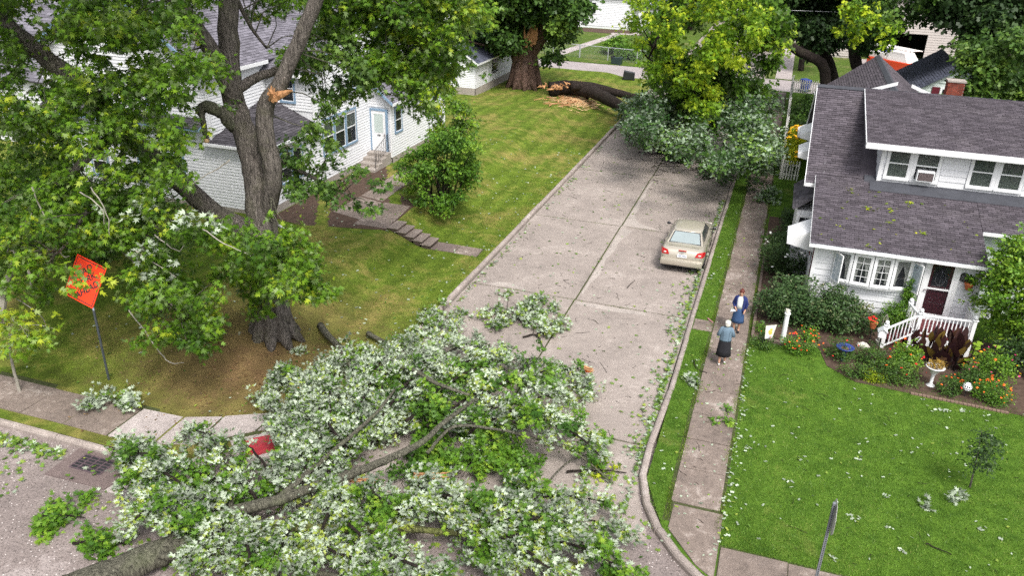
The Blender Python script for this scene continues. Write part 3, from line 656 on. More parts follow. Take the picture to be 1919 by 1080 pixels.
clad(H, (7.34, 31.318, 0), (1, 0, 0), 5.8, .5, 3.5, (0, -1, 0), .2, M_green_sid, [], None, False)
for q in ((1.93, 2.05, 29.235, 29.245, .6, 3.0), (7.26, 7.345, 29.225, 29.262, .6, 3.0)): b = MB(); b.box(*q); b.build('corner_board', M_trim, H)
# bow window: four lights, the outer two opened as casements
bow = MB(); xs = [2.62, 3.27, 3.93, 4.58, 5.22]; yb = [29.24, 29.08, 29.02, 29.08, 29.24]
bow.slab([(2.52, 29.26)] + [(x, y-.03) for x, y in zip(xs, yb)] + [(5.32, 29.26)], 1.60, 1.70); bow.slab([(2.52, 29.26)] + [(x, y-.03) for x, y in zip(xs, yb)] + [(5.32, 29.26)], 2.84, 2.93)
bow.build('bow_window_frame', M_trim, H)
for i in range(4):
    a = Vector((xs[i], yb[i], 1.70)); c = Vector((xs[i+1], yb[i+1], 1.70)); u_ = (c-a).normalized(); n_ = Vector((u_.y, -u_.x, 0)); L = (c-a).length
    inner = i in (1, 2)
    b = MB(); b.obox(a, u_*L, -n_*.03, Vector((0, 0, 1.14))); b.build('light_backing', M_dark if not inner else M_dark, H)
    window(H, a+u_*.085+Vector((0, 0, .06)), u_, n_, L-.17, 1.02, M_trim, 2 if inner else 1, 4 if inner else 1, False, 'drape', 'bow_window_light', .075)
    if i == 0:   # the open casement, swung out on its left jamb
        s_ = MB(); O_ = a+u_*.05+n_*.05+Vector((0, 0, .03)); d_ = Vector((.42, -.9, 0)).normalized(); nn = Vector((d_.y, -d_.x, 0)); U = Vector((0, 0, 1)); W_ = .56
        s_.obox(O_, d_*.06, nn*.035, U*1.08); s_.obox(O_+d_*(W_-.06), d_*.06, nn*.035, U*1.08); s_.obox(O_+d_*.06, d_*(W_-.12), nn*.035, U*.06); s_.obox(O_+d_*.06+U*1.02, d_*(W_-.12), nn*.035, U*.06)
        s_.obox(O_+d_*(W_/2-.008)+nn*.012, d_*.016, nn*.012, U*1.05)
        for r_ in range(1, 4): s_.obox(O_+d_*.06+U*(1.08*r_/4)+nn*.0125, d_*(W_-.12), nn*.011, U*.016)
        cs = s_.build('open_casement', M_trim, H); g = MB(); g.obox(O_+d_*.06+U*.06+nn*.016, d_*(W_-.12), nn*.004, U*.96); g.build('pane', mat('pale_glass', (.36, .42, .48), .15, .15, 2, .6), cs)
    if i == 3:
        s_ = MB(); O_ = c+n_*.05-u_*.05+Vector((0, 0, .03)); d_ = Vector((.55, -.83, 0)).normalized(); nn = Vector((-d_.y, d_.x, 0)); W_ = .5
        s_.obox(O_, d_*.06, nn*.035, U*1.08); s_.obox(O_+d_*(W_-.06), d_*.06, nn*.035, U*1.08); s_.obox(O_+d_*.06, d_*(W_-.12), nn*.035, U*.06); s_.obox(O_+d_*.06+U*1.02, d_*(W_-.12), nn*.035, U*.06)
        cs = s_.build('open_casement', M_trim, H); g = MB(); g.obox(O_+d_*.06+U*.06+nn*.016, d_*(W_-.12), nn*.004, U*.96); g.build('pane', MATS['pale_glass'], cs)
# apron of vertical beading under the bow
b = MB()
for i in range(26): b.box(2.62+i*.1, 2.71+i*.1, 29.205, 29.245, 1.42, 1.60)
b.build('beaded_apron', M_white, H, kind='stuff')
# storm door
door = MB(); X0, X1, Z0, Z1 = 5.70, 6.60, .80, 2.90
door.box(X0-.11, X0, 29.17, 29.265, Z0-.05, Z1+.11); door.box(X1, X1+.11, 29.17, 29.265, Z0-.05, Z1+.11); door.box(X0, X1, 29.17, 29.265, Z1, Z1+.11)
door.box(X0, X1, 29.12, 29.265, Z0-.08, Z0-.03)
d_ = door.build('door_frame', M_trim, H)
b = MB(); b.box(X0, X0+.1, 29.18, 29.22, Z0, Z1); b.box(X1-.1, X1, 29.18, 29.22, Z0, Z1); b.box(X0+.1, X1-.1, 29.18, 29.22, Z1-.1, Z1); b.box(X0+.1, X1-.1, 29.18, 29.22, Z0, Z0+.13); b.box(X0+.1, X1-.1, 29.18, 29.22, 1.86, 1.92)
b.build('storm_door', M_trim, d_)
b = MB(); b.box(X0+.1, X1-.1, 29.235, 29.255, Z0+.13, Z1-.1); b.build('red_door', M_maroon, d_)
b = MB(); b.box(X0+.2, X1-.2, 29.228, 29.234, 1.98, 2.72); b.build('door_light', M_dark, d_)
b = MB(); b.tube([(6.15+.16*cos(t)*1.0, 29.224, 2.28+.26*sin(t)) for t in [i*pi/10 for i in range(21)]], .009, 5); b.tube([(6.15, 29.224, 2.62), (6.15, 29.224, 2.0)], .008, 5); b.build('etched_ornament', mat('etched_grey', (.28, .28, .3), .6), d_)
for a, c in ((Z0+.13, 1.86), (1.92, Z1-.1)): g = MB(); g.box(X0+.1, X1-.1, 29.196, 29.2, a, c); g.build('pane', M_glass, d_)
b = MB(); b.box(X0+.02, X0+.05, 29.13, 29.18, 1.82, 1.84); b.box(X0+.01, X0+.16, 29.11, 29.13, 1.82, 1.845); b.build('handle', M_iron, d_)
# wall lantern, name plate, mailbox, plate
M_black = mat('black_metal', (.02, .02, .024), .45, .2, 5, .5)
o = root('wall_lantern', (5.36, 29.1, 2.45), 'black carriage lantern fixed to the white wall beside the door', 'lantern')
b = MB(); b.lathe((5.36, 29.08, 2.42), [(.02,0),(.06,.02),(.085,.2),(.10,.21),(.04,.29),(.015,.34)], 6); b.build('lantern_body', M_black, o)
b = MB(); b.tube([(5.36,29.26,2.6),(5.36,29.16,2.72),(5.36,29.08,2.76)], .012, 6); b.box(5.32, 5.40, 29.235, 29.25, 2.5, 2.7); b.build('bracket', M_black, o)
b = MB(); b.lathe((5.36, 29.08, 2.445), [(.058,0),(.078,.15)], 6); b.build('lamp_glass', mat('lamp_glass', (.25, .27, .28), .2, .1), o)
o = root('name_plate', (5.33, 29.22, 2.25), 'black scrolled plate on the wall under the lantern', 'plate')
b = MB(); b.box(5.17, 5.49, 29.225, 29.243, 2.22, 2.30); b.box(5.10, 5.20, 29.228, 29.240, 2.18, 2.26); b.box(5.46, 5.56, 29.228, 29.240, 2.25, 2.33); b.build('plate_face', M_black, o)
o = root('mailbox', (5.42, 29.2, 1.8), 'black wall mailbox half covered by a vine beside the door', 'mailbox')
b = MB(); b.box(5.30, 5.54, 29.10, 29.243, 1.72, 2.02); b.build('box_body', M_black, o, bevel=.01); b = MB(); b.prism([(5.29, 29.09, 2.02), (5.29, 29.243, 2.08), (5.29, 29.243, 2.02)], (.26, 0, 0)); b.build('lid', M_black, o)
b = MB(); b.box(5.34, 5.50, 29.094, 29.098, 1.80, 1.86); b.build('emblem', M_paint, o)
o = root('wall_disc', (6.86, 29.2, 2.45), 'round dark ornamental disc on the wall right of the door', 'ornament')
b = MB(); b.add([(6.86+.17*cos(t), 29.20+.03*(k%2), 2.45+.17*sin(t)) for k in (0, 1) for t in [i*pi/8 for i in range(16)]], [tuple(range(16)), tuple(range(31, 15, -1))]+[(i, (i+1) % 16, 16+(i+1) % 16, 16+i) for i in range(16)]); b.build('disc', M_black, o)
b = MB(); 
for i in range(8): t = i*pi/4; b.obox((6.86+.03*cos(t), 29.19, 2.45+.03*sin(t)), (.11*cos(t), 0, .11*sin(t)), (0, .008, 0), (-.014*sin(t), 0, .014*cos(t)))
b.build('spoke', MATS['etched_grey'], o)
M_terra = mat('terracotta', (.45, .13, .05), .75, .2, 8)
o = root('hanging_pot', (7.02, 29.05, 2.15), 'terracotta pot with a green plant fixed to the wall beside the disc', 'plant pot')
b = MB(); b.lathe((7.02, 29.06, 2.1), [(.09,0),(.14,.18),(.155,.18),(.155,.23),(.12,.23)], 12); b.build('pot', M_terra, o)
cs = cloud((7.02, 29.06, 2.42), (.16,.13,.14), 26); bb = tufts(cs, 7, .09, .05, .4, 0, -.2, .5); leaves_mesh('foliage', *bb, OVAL, L_shrub, o, 'stuff')

# roofs
rf = deck(H, [(1.72, 28.93, 3.06), (7.42, 28.93, 3.06), (7.42, 33.66, 4.27), (1.72, 33.66, 4.27)], M_shingR)
sl = Vector((0, 4.73, 1.21)); shingles(rf, (1.72, 28.9, 3.056), (1, 0, 0), sl, 5.7, sl.length+.03, .135, .30, M_shingR, 290)
rf2 = deck(H, [(7.42, 31.0, 3.60), (13.4, 31.0, 3.60), (13.4, 33.66, 4.27), (7.42, 33.66, 4.27)], M_shingR)
sl2 = Vector((0, 2.66, .67)); shingles(rf2, (7.43, 30.98, 3.60), (1, 0, 0), sl2, 5.97, sl2.length, .135, .30, M_shingR)
gutter(H, (1.70, 28.93, 3.04), (7.52, 28.93, 3.04), (0, -1, 0)); gutter(H, (7.46, 31.0, 3.58), (13.4, 31.0, 3.58), (0, -1, 0))
b = MB(); b.obox((1.70, 28.93, 2.96), (0, 4.73, 1.21), (.025, 0, 0), (0, 0, .10)); b.box(1.72, 7.42, 28.95, 29.27, 2.955, 2.975)
b.build('fascia', M_trim, H)
b = MB(); b.tube([(7.45,28.9,2.95),(7.45,29.0,2.85),(7.38,29.2,2.75),(7.38,29.2,.3)], .045, 6); b.build('downpipe', M_trim, H)
main = deck(H, [(1.35, 33.2, 4.02), (13.6, 33.2, 4.02), (13.6, 38.6, 6.86), (1.35, 38.6, 6.86)], M_shingR)
sm_ = Vector((0, 5.4, 2.84)); shingles(main, (1.35, 33.18, 4.02), (1, 0, 0), sm_, 1.98, sm_.length-.05, .135, .30, M_shingR, 0)
rear = deck(H, [(1.35, 38.6, 6.86), (13.6, 38.6, 6.86), (13.6, 44.0, 4.02), (1.35, 44.0, 4.02)], M_shingR)
shingles(rear, (13.6, 44.0, 4.02), (-1, 0, 0), (0, -5.4, 2.84), 12.2, sm_.length-.05, .135, .30, M_shingR)
b = MB()
for i in range(41): b.obox((1.35+i*.3, 38.42, 6.80), (.31, 0, .012), (0, .18, .09), (0, -.01, .03)); b.obox((1.35+i*.3, 38.6, 6.89), (.31, 0, .012), (0, .18, -.09), (0, .01, .03))
b.build('ridge_cap', M_flash, H, kind='stuff')
b = MB(); b.box(1.36, 3.95, 33.14, 33.2, 3.86, 4.0); b.obox((1.32, 33.16, 3.86), (0, 5.44, 2.86), (.04, 0, 0), (0, 0, .15)); b.obox((1.32, 44.04, 3.86), (0, -5.44, 2.86), (.04, 0, 0), (0, 0, .15)); b.build('fascia', M_trim, H)
# shed dormer
b = MB(); b.prism([(3.95, 33.6, 4.2), (3.95, 33.6, 5.72), (3.95, 38.5, 6.72), (3.95, 38.5, 4.3)], (9.25, 0, 0)); b.build('dormer_wall', M_white, H)
W4 = [(4.22, .74), (5.18, .80), (7.12, .74), (8.08, .74)]
clad(H, (3.95, 33.598, 0), (1, 0, 0), 9.25, 4.32, 5.72, (0, -1, 0), .235, M_white, [(x-3.95-.11, x-3.95+w_+.11, 4.42, 5.7) for x, w_ in W4]+[(4.9-3.95, 5.2-3.95, 4.42, 5.7), (7.8-3.95, 8.1-3.95, 4.42, 5.7)])
clad(H, (3.948, 33.62, 0), (0, 1, 0), 2.2, 4.3, 5.7, (-1, 0, 0), .235, M_white, [], lambda z: (0, max(.1, 4.9*(5.9-z)/1.6*.2+2.0)), False)
for k, (x, w_) in enumerate(W4): window(H, (x, 33.59, 4.50), (1, 0, 0), (0, -1, 0), w_, 1.12, M_trim, 1, 1, True, (.98 if k < 1 else .55 if k == 1 else .97))
for q in ((3.93, 4.06, 33.545, 33.575, 4.3, 5.72), (5.0, 5.14, 33.548, 33.58, 4.42, 5.68), (7.9, 8.04, 33.548, 33.58, 4.42, 5.68)): b = MB(); b.box(*q); b.build('corner_board', M_trim, H)
dr_ = deck(H, [(3.28, 33.12, 5.84), (13.6, 33.12, 5.84), (13.6, 38.6, 6.91), (3.28, 38.6, 6.91)], M_shingR, .08)
sd_ = Vector((0, 5.48, 1.07)); shingles(dr_, (3.28, 33.1, 5.837), (1, 0, 0), sd_, 10.32, sd_.length-.02, .135, .30, M_shingR)
b = MB(); b.box(3.26, 13.6, 33.05, 33.118, 5.64, 5.85); b.box(3.26, 13.6, 33.05, 33.6, 5.63, 5.645); b.obox((3.25, 33.1, 5.72), (0, 5.48, 1.07), (.03, 0, 0), (0, 0, .12)); b.build('fascia', M_trim, H)
b = MB(); b.obox((3.7, 32.85, 4.085), (9.6, 0, 0), (0, .74, .19), (0, -.008, .022)); b.obox((3.5, 33.2, 4.075), (.5, 0, 0), (0, .6, .31), (0, -.01, .03)); b.build('flashing', M_flash, H)
# window air conditioner
o = root('air_conditioner', (5.6, 33.35, 4.5), 'white window air conditioner in the second upper window', 'air conditioner')
b = MB(); b.box(5.27, 5.88, 33.28, 33.56, 4.52, 4.92); b.build('case', M_trim, o, bevel=.012)
b = MB(); b.box(5.31, 5.84, 33.272, 33.279, 4.56, 4.87); b.build('grille_recess', M_dark, o)
b = MB()
for i in range(9): b.box(5.33, 5.82, 33.262, 33.271, 4.58+i*.032, 4.592+i*.032)
b.build('grille', mat('grille_grey', (.22, .17, .17), .6), o)
# rear wing with its own ridge
b = MB(); b.box(2.2, 7.6, 43.0, 52.6, .1, 3.9); b.prism([(2.2, 52.6, 3.9), (7.6, 52.6, 3.9), (4.85, 52.6, 6.1)], (0, -.02, 0)); b.build('wing_wall', M_white, H)
for sgn, xe in ((-1, 1.75), (1, 8.0)):
    dk = deck(H, [(4.85, 37.8, 6.42), (4.85, 53.0, 6.42), (xe, 53.0, 4.05), (xe, 40.9, 4.05)], M_shingR)
    vv = Vector((4.85-xe, 0, 2.37)); shingles(dk, (xe, 53.0, 4.05), (0, -1, 0), vv, 15, vv.length-.05, .135, .30, M_shingR, 0, lambda s, q=vv.length: (0, 12.0+3.2*s/q))
b = MB()
for i in range(46): b.obox((4.67, 38.3+i*.32, 6.30), (0, .33, .01), (.18, 0, .135), (0, 0, .03)); b.obox((4.85, 38.3+i*.32, 6.435), (0, .33, .01), (.18, 0, -.135), (0, 0, .03))
b.build('ridge_cap', M_flash, H, kind='stuff')
b = MB(); b.obox((3.1, 39.2, 6.50), (1.5, 0, .55), (0, .05, 0), (0, 0, .14)); b.obox((5.15, 39.2, 7.0), (1.6, 0, -.62), (0, .05, 0), (0, 0, .14)); b.obox((1.71, 40.9, 3.9), (0, 12.1, 0), (.04, 0, 0), (0, 0, .16)); b.build('gable_trim', M_trim, H)
# side awnings, side windows, shutters, side bay with dark roof
M_awn = mat('awning_metal', (.74, .75, .77), .45, .08, 3, .5)
for yb_, zt in ((29.9, 3.25), (35.6, 5.05), (38.1, 5.3), (42.6, 4.3)):
    aw = MB(); L = 1.5; xo = 1.0; zz = zt; x1 = 1.97
    for i in range(10): aw.obox((x1, yb_+i*L/10+.005, zz), (-xo, 0, -.55), (0, L/10-.012, 0), (-.0, 0, .018 if i % 2 else .010))
    a0 = aw.build('awning', M_awn, H); 
    for yy in (yb_, yb_+L-.012):
        q = MB(); q.prism([(x1, yy, zz), (x1-xo, yy, zz-.55), (x1-xo, yy, zz-.70), (x1, yy, zz-.9)], (0, .012, 0)); q.build('awning_side', M_awn, a0)
    q = MB(); q.box(x1-xo-.006, x1-xo+.006, yb_, yb_+L, zz-.70, zz-.53); q.build('valance', M_awn, a0)
    window(H, (1.975, yb_+L-.25, zz-1.55), (0, -1, 0), (-1, 0, 0), L-.5, 1.15, M_trim, 1, 1, True, None)
for yy in (29.38, 31.55):
    s_ = MB(); s_.box(1.925, 1.97, yy, yy+.36, 1.5, 2.9); sh = s_.build('shutter', M_maroon, H); s_ = MB()
    for i in range(20): s_.box(1.915, 1.924, yy+.05, yy+.31, 1.56+i*.064, 1.595+i*.064)
    s_.build('shutter_slat', M_maroon, sh, kind='stuff')
b = MB(); b.box(1.25, 1.99, 33.0, 36.0, .1, 2.9); b.build('bay_wall', M_white, H)
dk = deck(H, [(1.99, 32.8, 3.75), (1.99, 36.2, 3.75), (1.05, 36.2, 3.0), (1.05, 32.8, 3.0)], M_shingP); vv = Vector((.94, 0, .75)); shingles(dk, (1.05, 36.2, 3.0), (0, -1, 0), vv, 3.4, vv.length, .135, .3, M_shingP)
window(H, (1.35, 32.99, 1.5), (1, 0, 0), (0, -1, 0), .5, 1.15, M_trim, 2, 3, False, None)
# chimney of real bricks
ch = MB(); ch.box(7.0, 7.68, 41.9, 42.5, 5.2, 6.95); chm = ch.build('chimney', mat('mortar', (.30, .24, .21), .9, .2, 12), H)
M_brick = mat('chimney_brick', (.20, .05, .032), .85, .3, 12, .2, objrand=.3, bmp=.4)
z = 5.3; k = 0; bk = {}
def brick(x0, x1, y0, y1, z):
    key = (round(x1-x0, 3), round(y1-y0, 3))
    if key not in bk:
        q = MB(); q.box(0, x1-x0, 0, y1-y0, 0, .065); me = bpy.data.meshes.new('brick'); me.from_pydata(q.v, [], q.f); me.materials.append(M_brick); me.update(); bk[key] = me
    o = bpy.data.objects.new('brick', bk[key]); link(o, chm); o.location = (x0, y0, z)
while z < 6.9:
    s_ = .11*(k % 2)
    for i in range(4):
        xa, xb = 6.99-s_+i*.225+.0, 6.99-s_+i*.225+.213; xa, xb = max(6.985, xa), min(7.695, xb)
        if xb-xa > .05: brick(xa, xb, 41.885, 41.98, z)
    for i in range(3):
        ya = 41.99+i*.18; brick(6.985, 7.05, ya, ya+.165, z)
    z += .078; k += 1
b = MB(); b.box(6.95, 7.73, 41.85, 42.55, 6.95, 7.02); b.build('chimney_cap', M_base, chm)

# ------------------------------------------------------------------ garage behind with green siding and maroon shutters
G = root('green_garage', (9.8, 60, .15), 'small pale green gabled building with slate blue roof and maroon shutters behind the chimney', 'garage')
b = MB(); b.box(6.9, 12.7, 56.2, 64, .1, 3.6); b.prism([(6.9, 56.2, 3.6), (12.7, 56.2, 3.6), (9.8, 56.2, 5.45)], (0, 7.8, 0)); b.build('wall', M_green_sid, G)
clad(G, (6.9, 56.19, 0), (1, 0, 0), 5.8, .4, 5.3, (0, -1, 0), .17, M_green_sid, [(1.95, 3.05, 3.0, 4.6)], lambda z: (0, 5.8) if z < 3.6 else ((z-3.6)*1.57, 5.8-(z-3.6)*1.57), True)
window(G, (9.1, 56.18, 3.05), (1, 0, 0), (0, -1, 0), .65, 1.25, M_trim)
for x in (8.55, 9.95):
    s_ = MB(); s_.box(x, x+.42, 56.11, 56.17, 3.0, 4.4); s_.build('shutter', M_maroon, G)
for xe in (6.5, 13.1):
    dk = deck(G, [(9.8, 55.9, 5.62), (9.8, 64.4, 5.62), (xe, 64.4, 3.45), (xe, 55.9, 3.45)], M_shingG); vv = Vector((9.8-xe, 0, 2.17)); shingles(dk, (xe, 64.4, 3.45), (0, -1, 0), vv, 8.5, vv.length, .15, .32, M_shingG)
b = MB(); b.obox((9.66, 55.9, 5.56), (0, 8.5, 0), (.14, 0, .09), (0, 0, .03)); b.obox((9.8, 55.9, 5.65), (0, 8.5, 0), (.14, 0, -.09), (0, 0, .03)); b.build('ridge_cap', M_shingG, G)

# ------------------------------------------------------------------ the white two-storey house on the left
Wd = root('white_two_storey_house', (-24, 35, .8), 'large white two storey house with grey shingle roofs and blue window trim', 'house')
M_whiteL = mat('white_clapboard', (.70, .71, .74), .5, .05, 1.5, .35, dirt=((.6, .6, .58), .9, .2))
b = MB()
b.box(-23.2, -20.72, 28.93, 33.2, .7, 3.95)
b.box(-32, -23.22, 28.93, 40, .7, 7.0); b.prism([(-32, 28.93, 7.0), (-23.22, 28.93, 7.0), (-27.6, 28.93, 10.4)], (0, 11, 0))
b.box(-24, -20.72, 33.2, 41.5, .7, 6.5); b.prism([(-20.72, 33.2, 6.5), (-20.72, 41.5, 6.5), (-20.72, 37.35, 8.9)], (-6, 0, 0))
b.box(-24.2, -19.52, 38.72, 46.0, .7, 4.2); b.prism([(-24.2, 38.72, 4.2), (-19.52, 38.72, 4.2), (-21.86, 38.72, 6.05)], (0, 7.28, 0))
b.build('wall', M_whiteL, Wd)
b = MB(); b.box(-20.715, -20.68, 28.9, 38.7, .62, 1.15); b.box(-19.515, -19.48, 38.68, 46.02, .62, 1.15); b.box(-32, -20.68, 28.89, 28.925, .62, 1.0); b.box(-23, -19.48, 38.68, 38.715, .62, 1.15); b.build('foundation', M_base, Wd)
E_ = .14
clad(Wd, (-32, 28.92, 0), (1, 0, 0), 11.28, 1.0, 3.85, (0, -1, 0), E_, M_whiteL, [(2.0,3.0,1.6,3.0),(4.6,5.5,1.6,3.1),(6.2,7.1,1.6,3.1)], None, False)
clad(Wd, (-32, 28.92, 0), (1, 0, 0), 8.78, 3.85, 10.3, (0, -1, 0), E_, M_whiteL, [(2.0,3.0,4.6,6.0),(5.6,6.6,4.6,6.0),(3.9,4.8,7.6,8.7)], lambda z: (0, 8.78) if z < 7 else ((z-7)*1.29, 8.78-(z-7)*1.29), False)
clad(Wd, (-20.71, 28.93, 0), (0, 1, 0), 9.79, 1.15, 3.85, (1, 0, 0), E_, M_whiteL, [(.2,3.0,1.9,3.5),(4.8,8.3,2.2,3.9)], None, False)
clad(Wd, (-20.71, 33.2, 0), (0, 1, 0), 8.3, 3.85, 8.7, (1, 0, 0), E_, M_whiteL, [(3.6,4.5,5.0,6.3)], lambda z: (0, 8.3) if z < 6.5 else ((z-6.5)*1.73, 8.3-(z-6.5)*1.73), False)
clad(Wd, (-23.2, 33.19, 0), (1, 0, 0), 2.5, 4.6, 6.5, (0, -1, 0), E_, M_whiteL, [(.8,1.5,5.0,6.2)], None, False)
clad(Wd, (-23.21, 28.95, 0), (0, 1, 0), 4.2, 4.2, 6.9, (1, 0, 0), E_, M_whiteL, [(1.2,2.1,5.0,6.3)], None, False)
clad(Wd, (-19.51, 38.72, 0), (0, 1, 0), 7.28, 1.15, 4.2, (1, 0, 0), E_, M_whiteL, [(.35,1.3,2.3,3.75),(5.4,6.4,2.3,3.75)], None, False)
clad(Wd, (-24.2, 38.71, 0), (1, 0, 0), 4.68, 1.15, 6.0, (0, -1, 0), E_, M_whiteL, [(3.4,4.6,1.4,3.8)], lambda z: (0, 4.68) if z < 4.2 else ((z-4.2)*1.26, 4.68-(z-4.2)*1.26), False)
for q in ((-20.74, -20.66, 28.86, 28.92, 1.0, 3.9), (-20.74, -20.66, 33.13, 33.19, 4.2, 6.5), (-19.54, -19.46, 38.65, 38.71, 1.15, 4.2), (-23.26, -23.18, 28.86, 28.92, 4.0, 7.0)): b = MB(); b.box(*q); b.build('corner_board', M_trim, Wd)
EX, NX, SX = (0, 1, 0), (1, 0, 0), (0, -1, 0)
for y0, w_ in ((29.15, .8), (30.15, .8), (31.15, .7)): window(Wd, (-20.71, y0, 2.0), EX, NX, w_, 1.3, M_blue, 1, 1, True, None)
for y0 in (33.85, 34.98, 36.11): window(Wd, (-20.71, y0, 2.38), EX, NX, .92, 1.62, M_blue, 1, 1, True, .5)
window(Wd, (-19.51, 39.2, 2.42), EX, NX, .72, 1.25, M_blue); window(Wd, (-19.51, 44.3, 2.42), EX, NX, .72, 1.25, M_blue)
window(Wd, (-20.71, 36.9, 5.05), EX, NX, .8, 1.2, M_blue); window(Wd, (-23.21, 30.2, 5.05), EX, NX, .8, 1.3, M_blue); window(Wd, (-22.35, 33.18, 5.0), (1, 0, 0), SX, .65, 1.2, M_blue)
for x, z, h in ((-30, 1.7, 1.3), (-27.3, 1.7, 1.4), (-25.7, 1.7, 1.4), (-30, 4.7, 1.3), (-26.3, 4.7, 1.3), (-28.0, 7.65, 1.0)): window(Wd, (x, 28.91, z), (1, 0, 0), SX, .8, h, M_blue)
o = root('window_notice', (-20.65, 29.35, 2.1), 'small yellow notice in the ground floor window behind the maple trunk', 'notice')
b = MB(); b.box(-20.672, -20.666, 29.22, 29.62, 2.1, 2.36); b.build('notice_sheet', mat('notice_yellow', (.75, .38, .02), .6, .1), o)
b = MB(); b.box(-20.6655, -20.664, 29.37, 29.47, 2.22, 2.30); b.box(-20.6655, -20.664, 29.27, 29.57, 2.15, 2.18); b.build('notice_print', M_black, o)
# blue pent band over the lower gable wall
b = MB(); b.prism([(-32.2, 28.9, 4.9), (-32.2, 28.35, 4.55), (-32.2, 28.35, 4.45), (-32.2, 28.9, 4.45)], (8.8, 0, 0)); pent = b.build('pent_roof', M_blue, Wd)
shingles(pent, (-32.2, 28.33, 4.56), (1, 0, 0), (0, .57, .36), 8.8, .66, .14, .3, M_shingP)
# roofs
def roof4(O, u, v, L, S, m, span=None, th=.07, expo=.15):
    O, u, v = Vector(O), Vector(u).normalized(), Vector(v).normalized()
    a0, b0 = (0, L) if span is None else span(0); a1, b1 = (0, L) if span is None else span(S)
    dk = deck(Wd, [O+u*a0, O+u*b0, O+u*b1+v*S, O+u*a1+v*S], m, th); shingles(dk, O, u, v, L, S, expo, .32, m, 0, span)
# porch hip: south slope and east slope
vs = Vector((0, 4.55, 1.0)); S1 = vs.length
roof4((-23.5, 28.6, 3.95), (1, 0, 0), (0, 1, .27), 3.1, 4.6, M_shingP, lambda s: (0, 3.1-s*.62))
roof4((-20.4, 28.6, 3.95), (0, 1, 0), (-1, 0, .42), 4.8, 3.0, M_shingP, lambda s: (min(s*1.50, 4.75), 4.8))
b = MB(); b.box(-23.5, -20.36, 28.53, 28.6, 3.82, 3.94); b.box(-20.4, -20.33, 28.6, 33.4, 3.82, 3.94); b.build('fascia', M_trim, Wd)
# west block gable
roof4((-22.85, 40.5, 6.85), (0, -1, 0), (-1, 0, .775), 12.1, 6.05, M_shingL); roof4((-32.4, 28.4, 6.85), (0, 1, 0), (1, 0, .775), 12.1, 6.05, M_shingL)
b = MB(); b.obox((-22.83, 28.36, 6.72), (-4.77, 0, 3.70), (0, .05, 0), (0, 0, .16)); b.obox((-32.4, 28.36, 6.72), (4.8, 0, 3.70), (0, .05, 0), (0, 0, .16)); b.build('rake_board', M_blue, Wd)
b = MB(); b.box(-22.86, -22.80, 28.4, 33.0, 6.70, 6.86); b.build('fascia', M_trim, Wd)
# middle block, ridge along x
roof4((-26.8, 32.8, 6.35), (1, 0, 0), (0, 1, .57), 6.4, 5.25, M_shingL); roof4((-20.4, 41.9, 6.35), (-1, 0, 0), (0, -1, .57), 6.4, 5.25, M_shingL)
b = MB(); b.obox((-20.42, 32.8, 6.22), (0, 4.55, 2.6), (.05, 0, 0), (0, 0, .16)); b.obox((-20.42, 41.9, 6.22), (0, -4.55, 2.6), (.05, 0, 0), (0, 0, .16)); b.build('rake_board', M_blue, Wd)
b = MB(); b.box(-23.2, -20.4, 32.74, 32.8, 6.2, 6.36); b.build('fascia', M_trim, Wd)
# wing with the front door
roof4((-19.22, 46.3, 4.12), (0, -1, 0), (-1, 0, .79), 7.95, 3.38, M_shingL); roof4((-24.5, 38.35, 4.12), (0, 1, 0), (1, 0, .79), 7.95, 3.38, M_shingL)
b = MB(); b.obox((-19.2, 38.32, 3.99), (-2.66, 0, 2.10), (0, .05, 0), (0, 0, .15)); b.obox((-24.5, 38.32, 3.99), (2.64, 0, 2.10), (0, .05, 0), (0, 0, .15)); b.build('rake_board', M_blue, Wd)
b = MB(); b.box(-19.24, -19.16, 38.35, 46.3, 3.98, 4.12); b.build('gutter', M_trim, Wd)
# front door, numbered, with concrete steps and iron rail
b = MB(); b.box(-20.72, -20.62, 38.60, 38.71, 1.42, 3.72); b.box(-19.78, -19.68, 38.60, 38.71, 1.42, 3.72); b.box(-20.62, -19.78, 38.60, 38.71, 3.62, 3.72); fd = b.build('door_frame', M_blue, Wd)
b = MB(); b.box(-20.62, -19.78, 38.63, 38.69, 1.46, 3.62); dd = b.build('door_leaf', M_trim, fd)
b = MB(); b.box(-20.46, -19.94, 38.622, 38.629, 2.45, 3.45); b.build('door_light', mat('frosted_pane', (.45, .52, .50), .3, .1), fd)
text('house_number', '280', .13, (-20.2, 38.618, 2.3), (R(90), 0, 0), M_black, fd, .002)
b = MB(); b.box(-19.88, -19.85, 38.58, 38.62, 2.3, 2.4); b.build('handle', M_iron, fd)
for i in range(4): b = MB(); b.box(-20.75, -19.55, 36.75+i*.45, 38.66 if i == 3 else 36.75+(i+1)*.45+.01, .78, .955+.165*i); b.build('step', M_base, Wd, bevel=.012)
b = MB(); b.tube([(-19.62,37.0,.9),(-19.62,37.0,1.95),(-19.62,38.5,2.45),(-19.62,38.6,1.45)], .018, 6)
for i in range(7): y = 37.15+i*.21; zt = 1.98+.33*(y-37); b.tube([(-19.62,y,zt-.72),(-19.62,y,zt)], .011, 5)
b.tube([(-19.62,37.0,1.2),(-19.62,38.55,1.72)], .011, 5); b.build('iron_railing', M_black, Wd)
b = MB(); b.tube([(-20.62,28.75,3.85),(-20.62,28.75,1.0),(-20.4,28.5,.9),(-18.9,27.7,.82)], .045, 6); b.build('downpipe', M_trim, Wd)

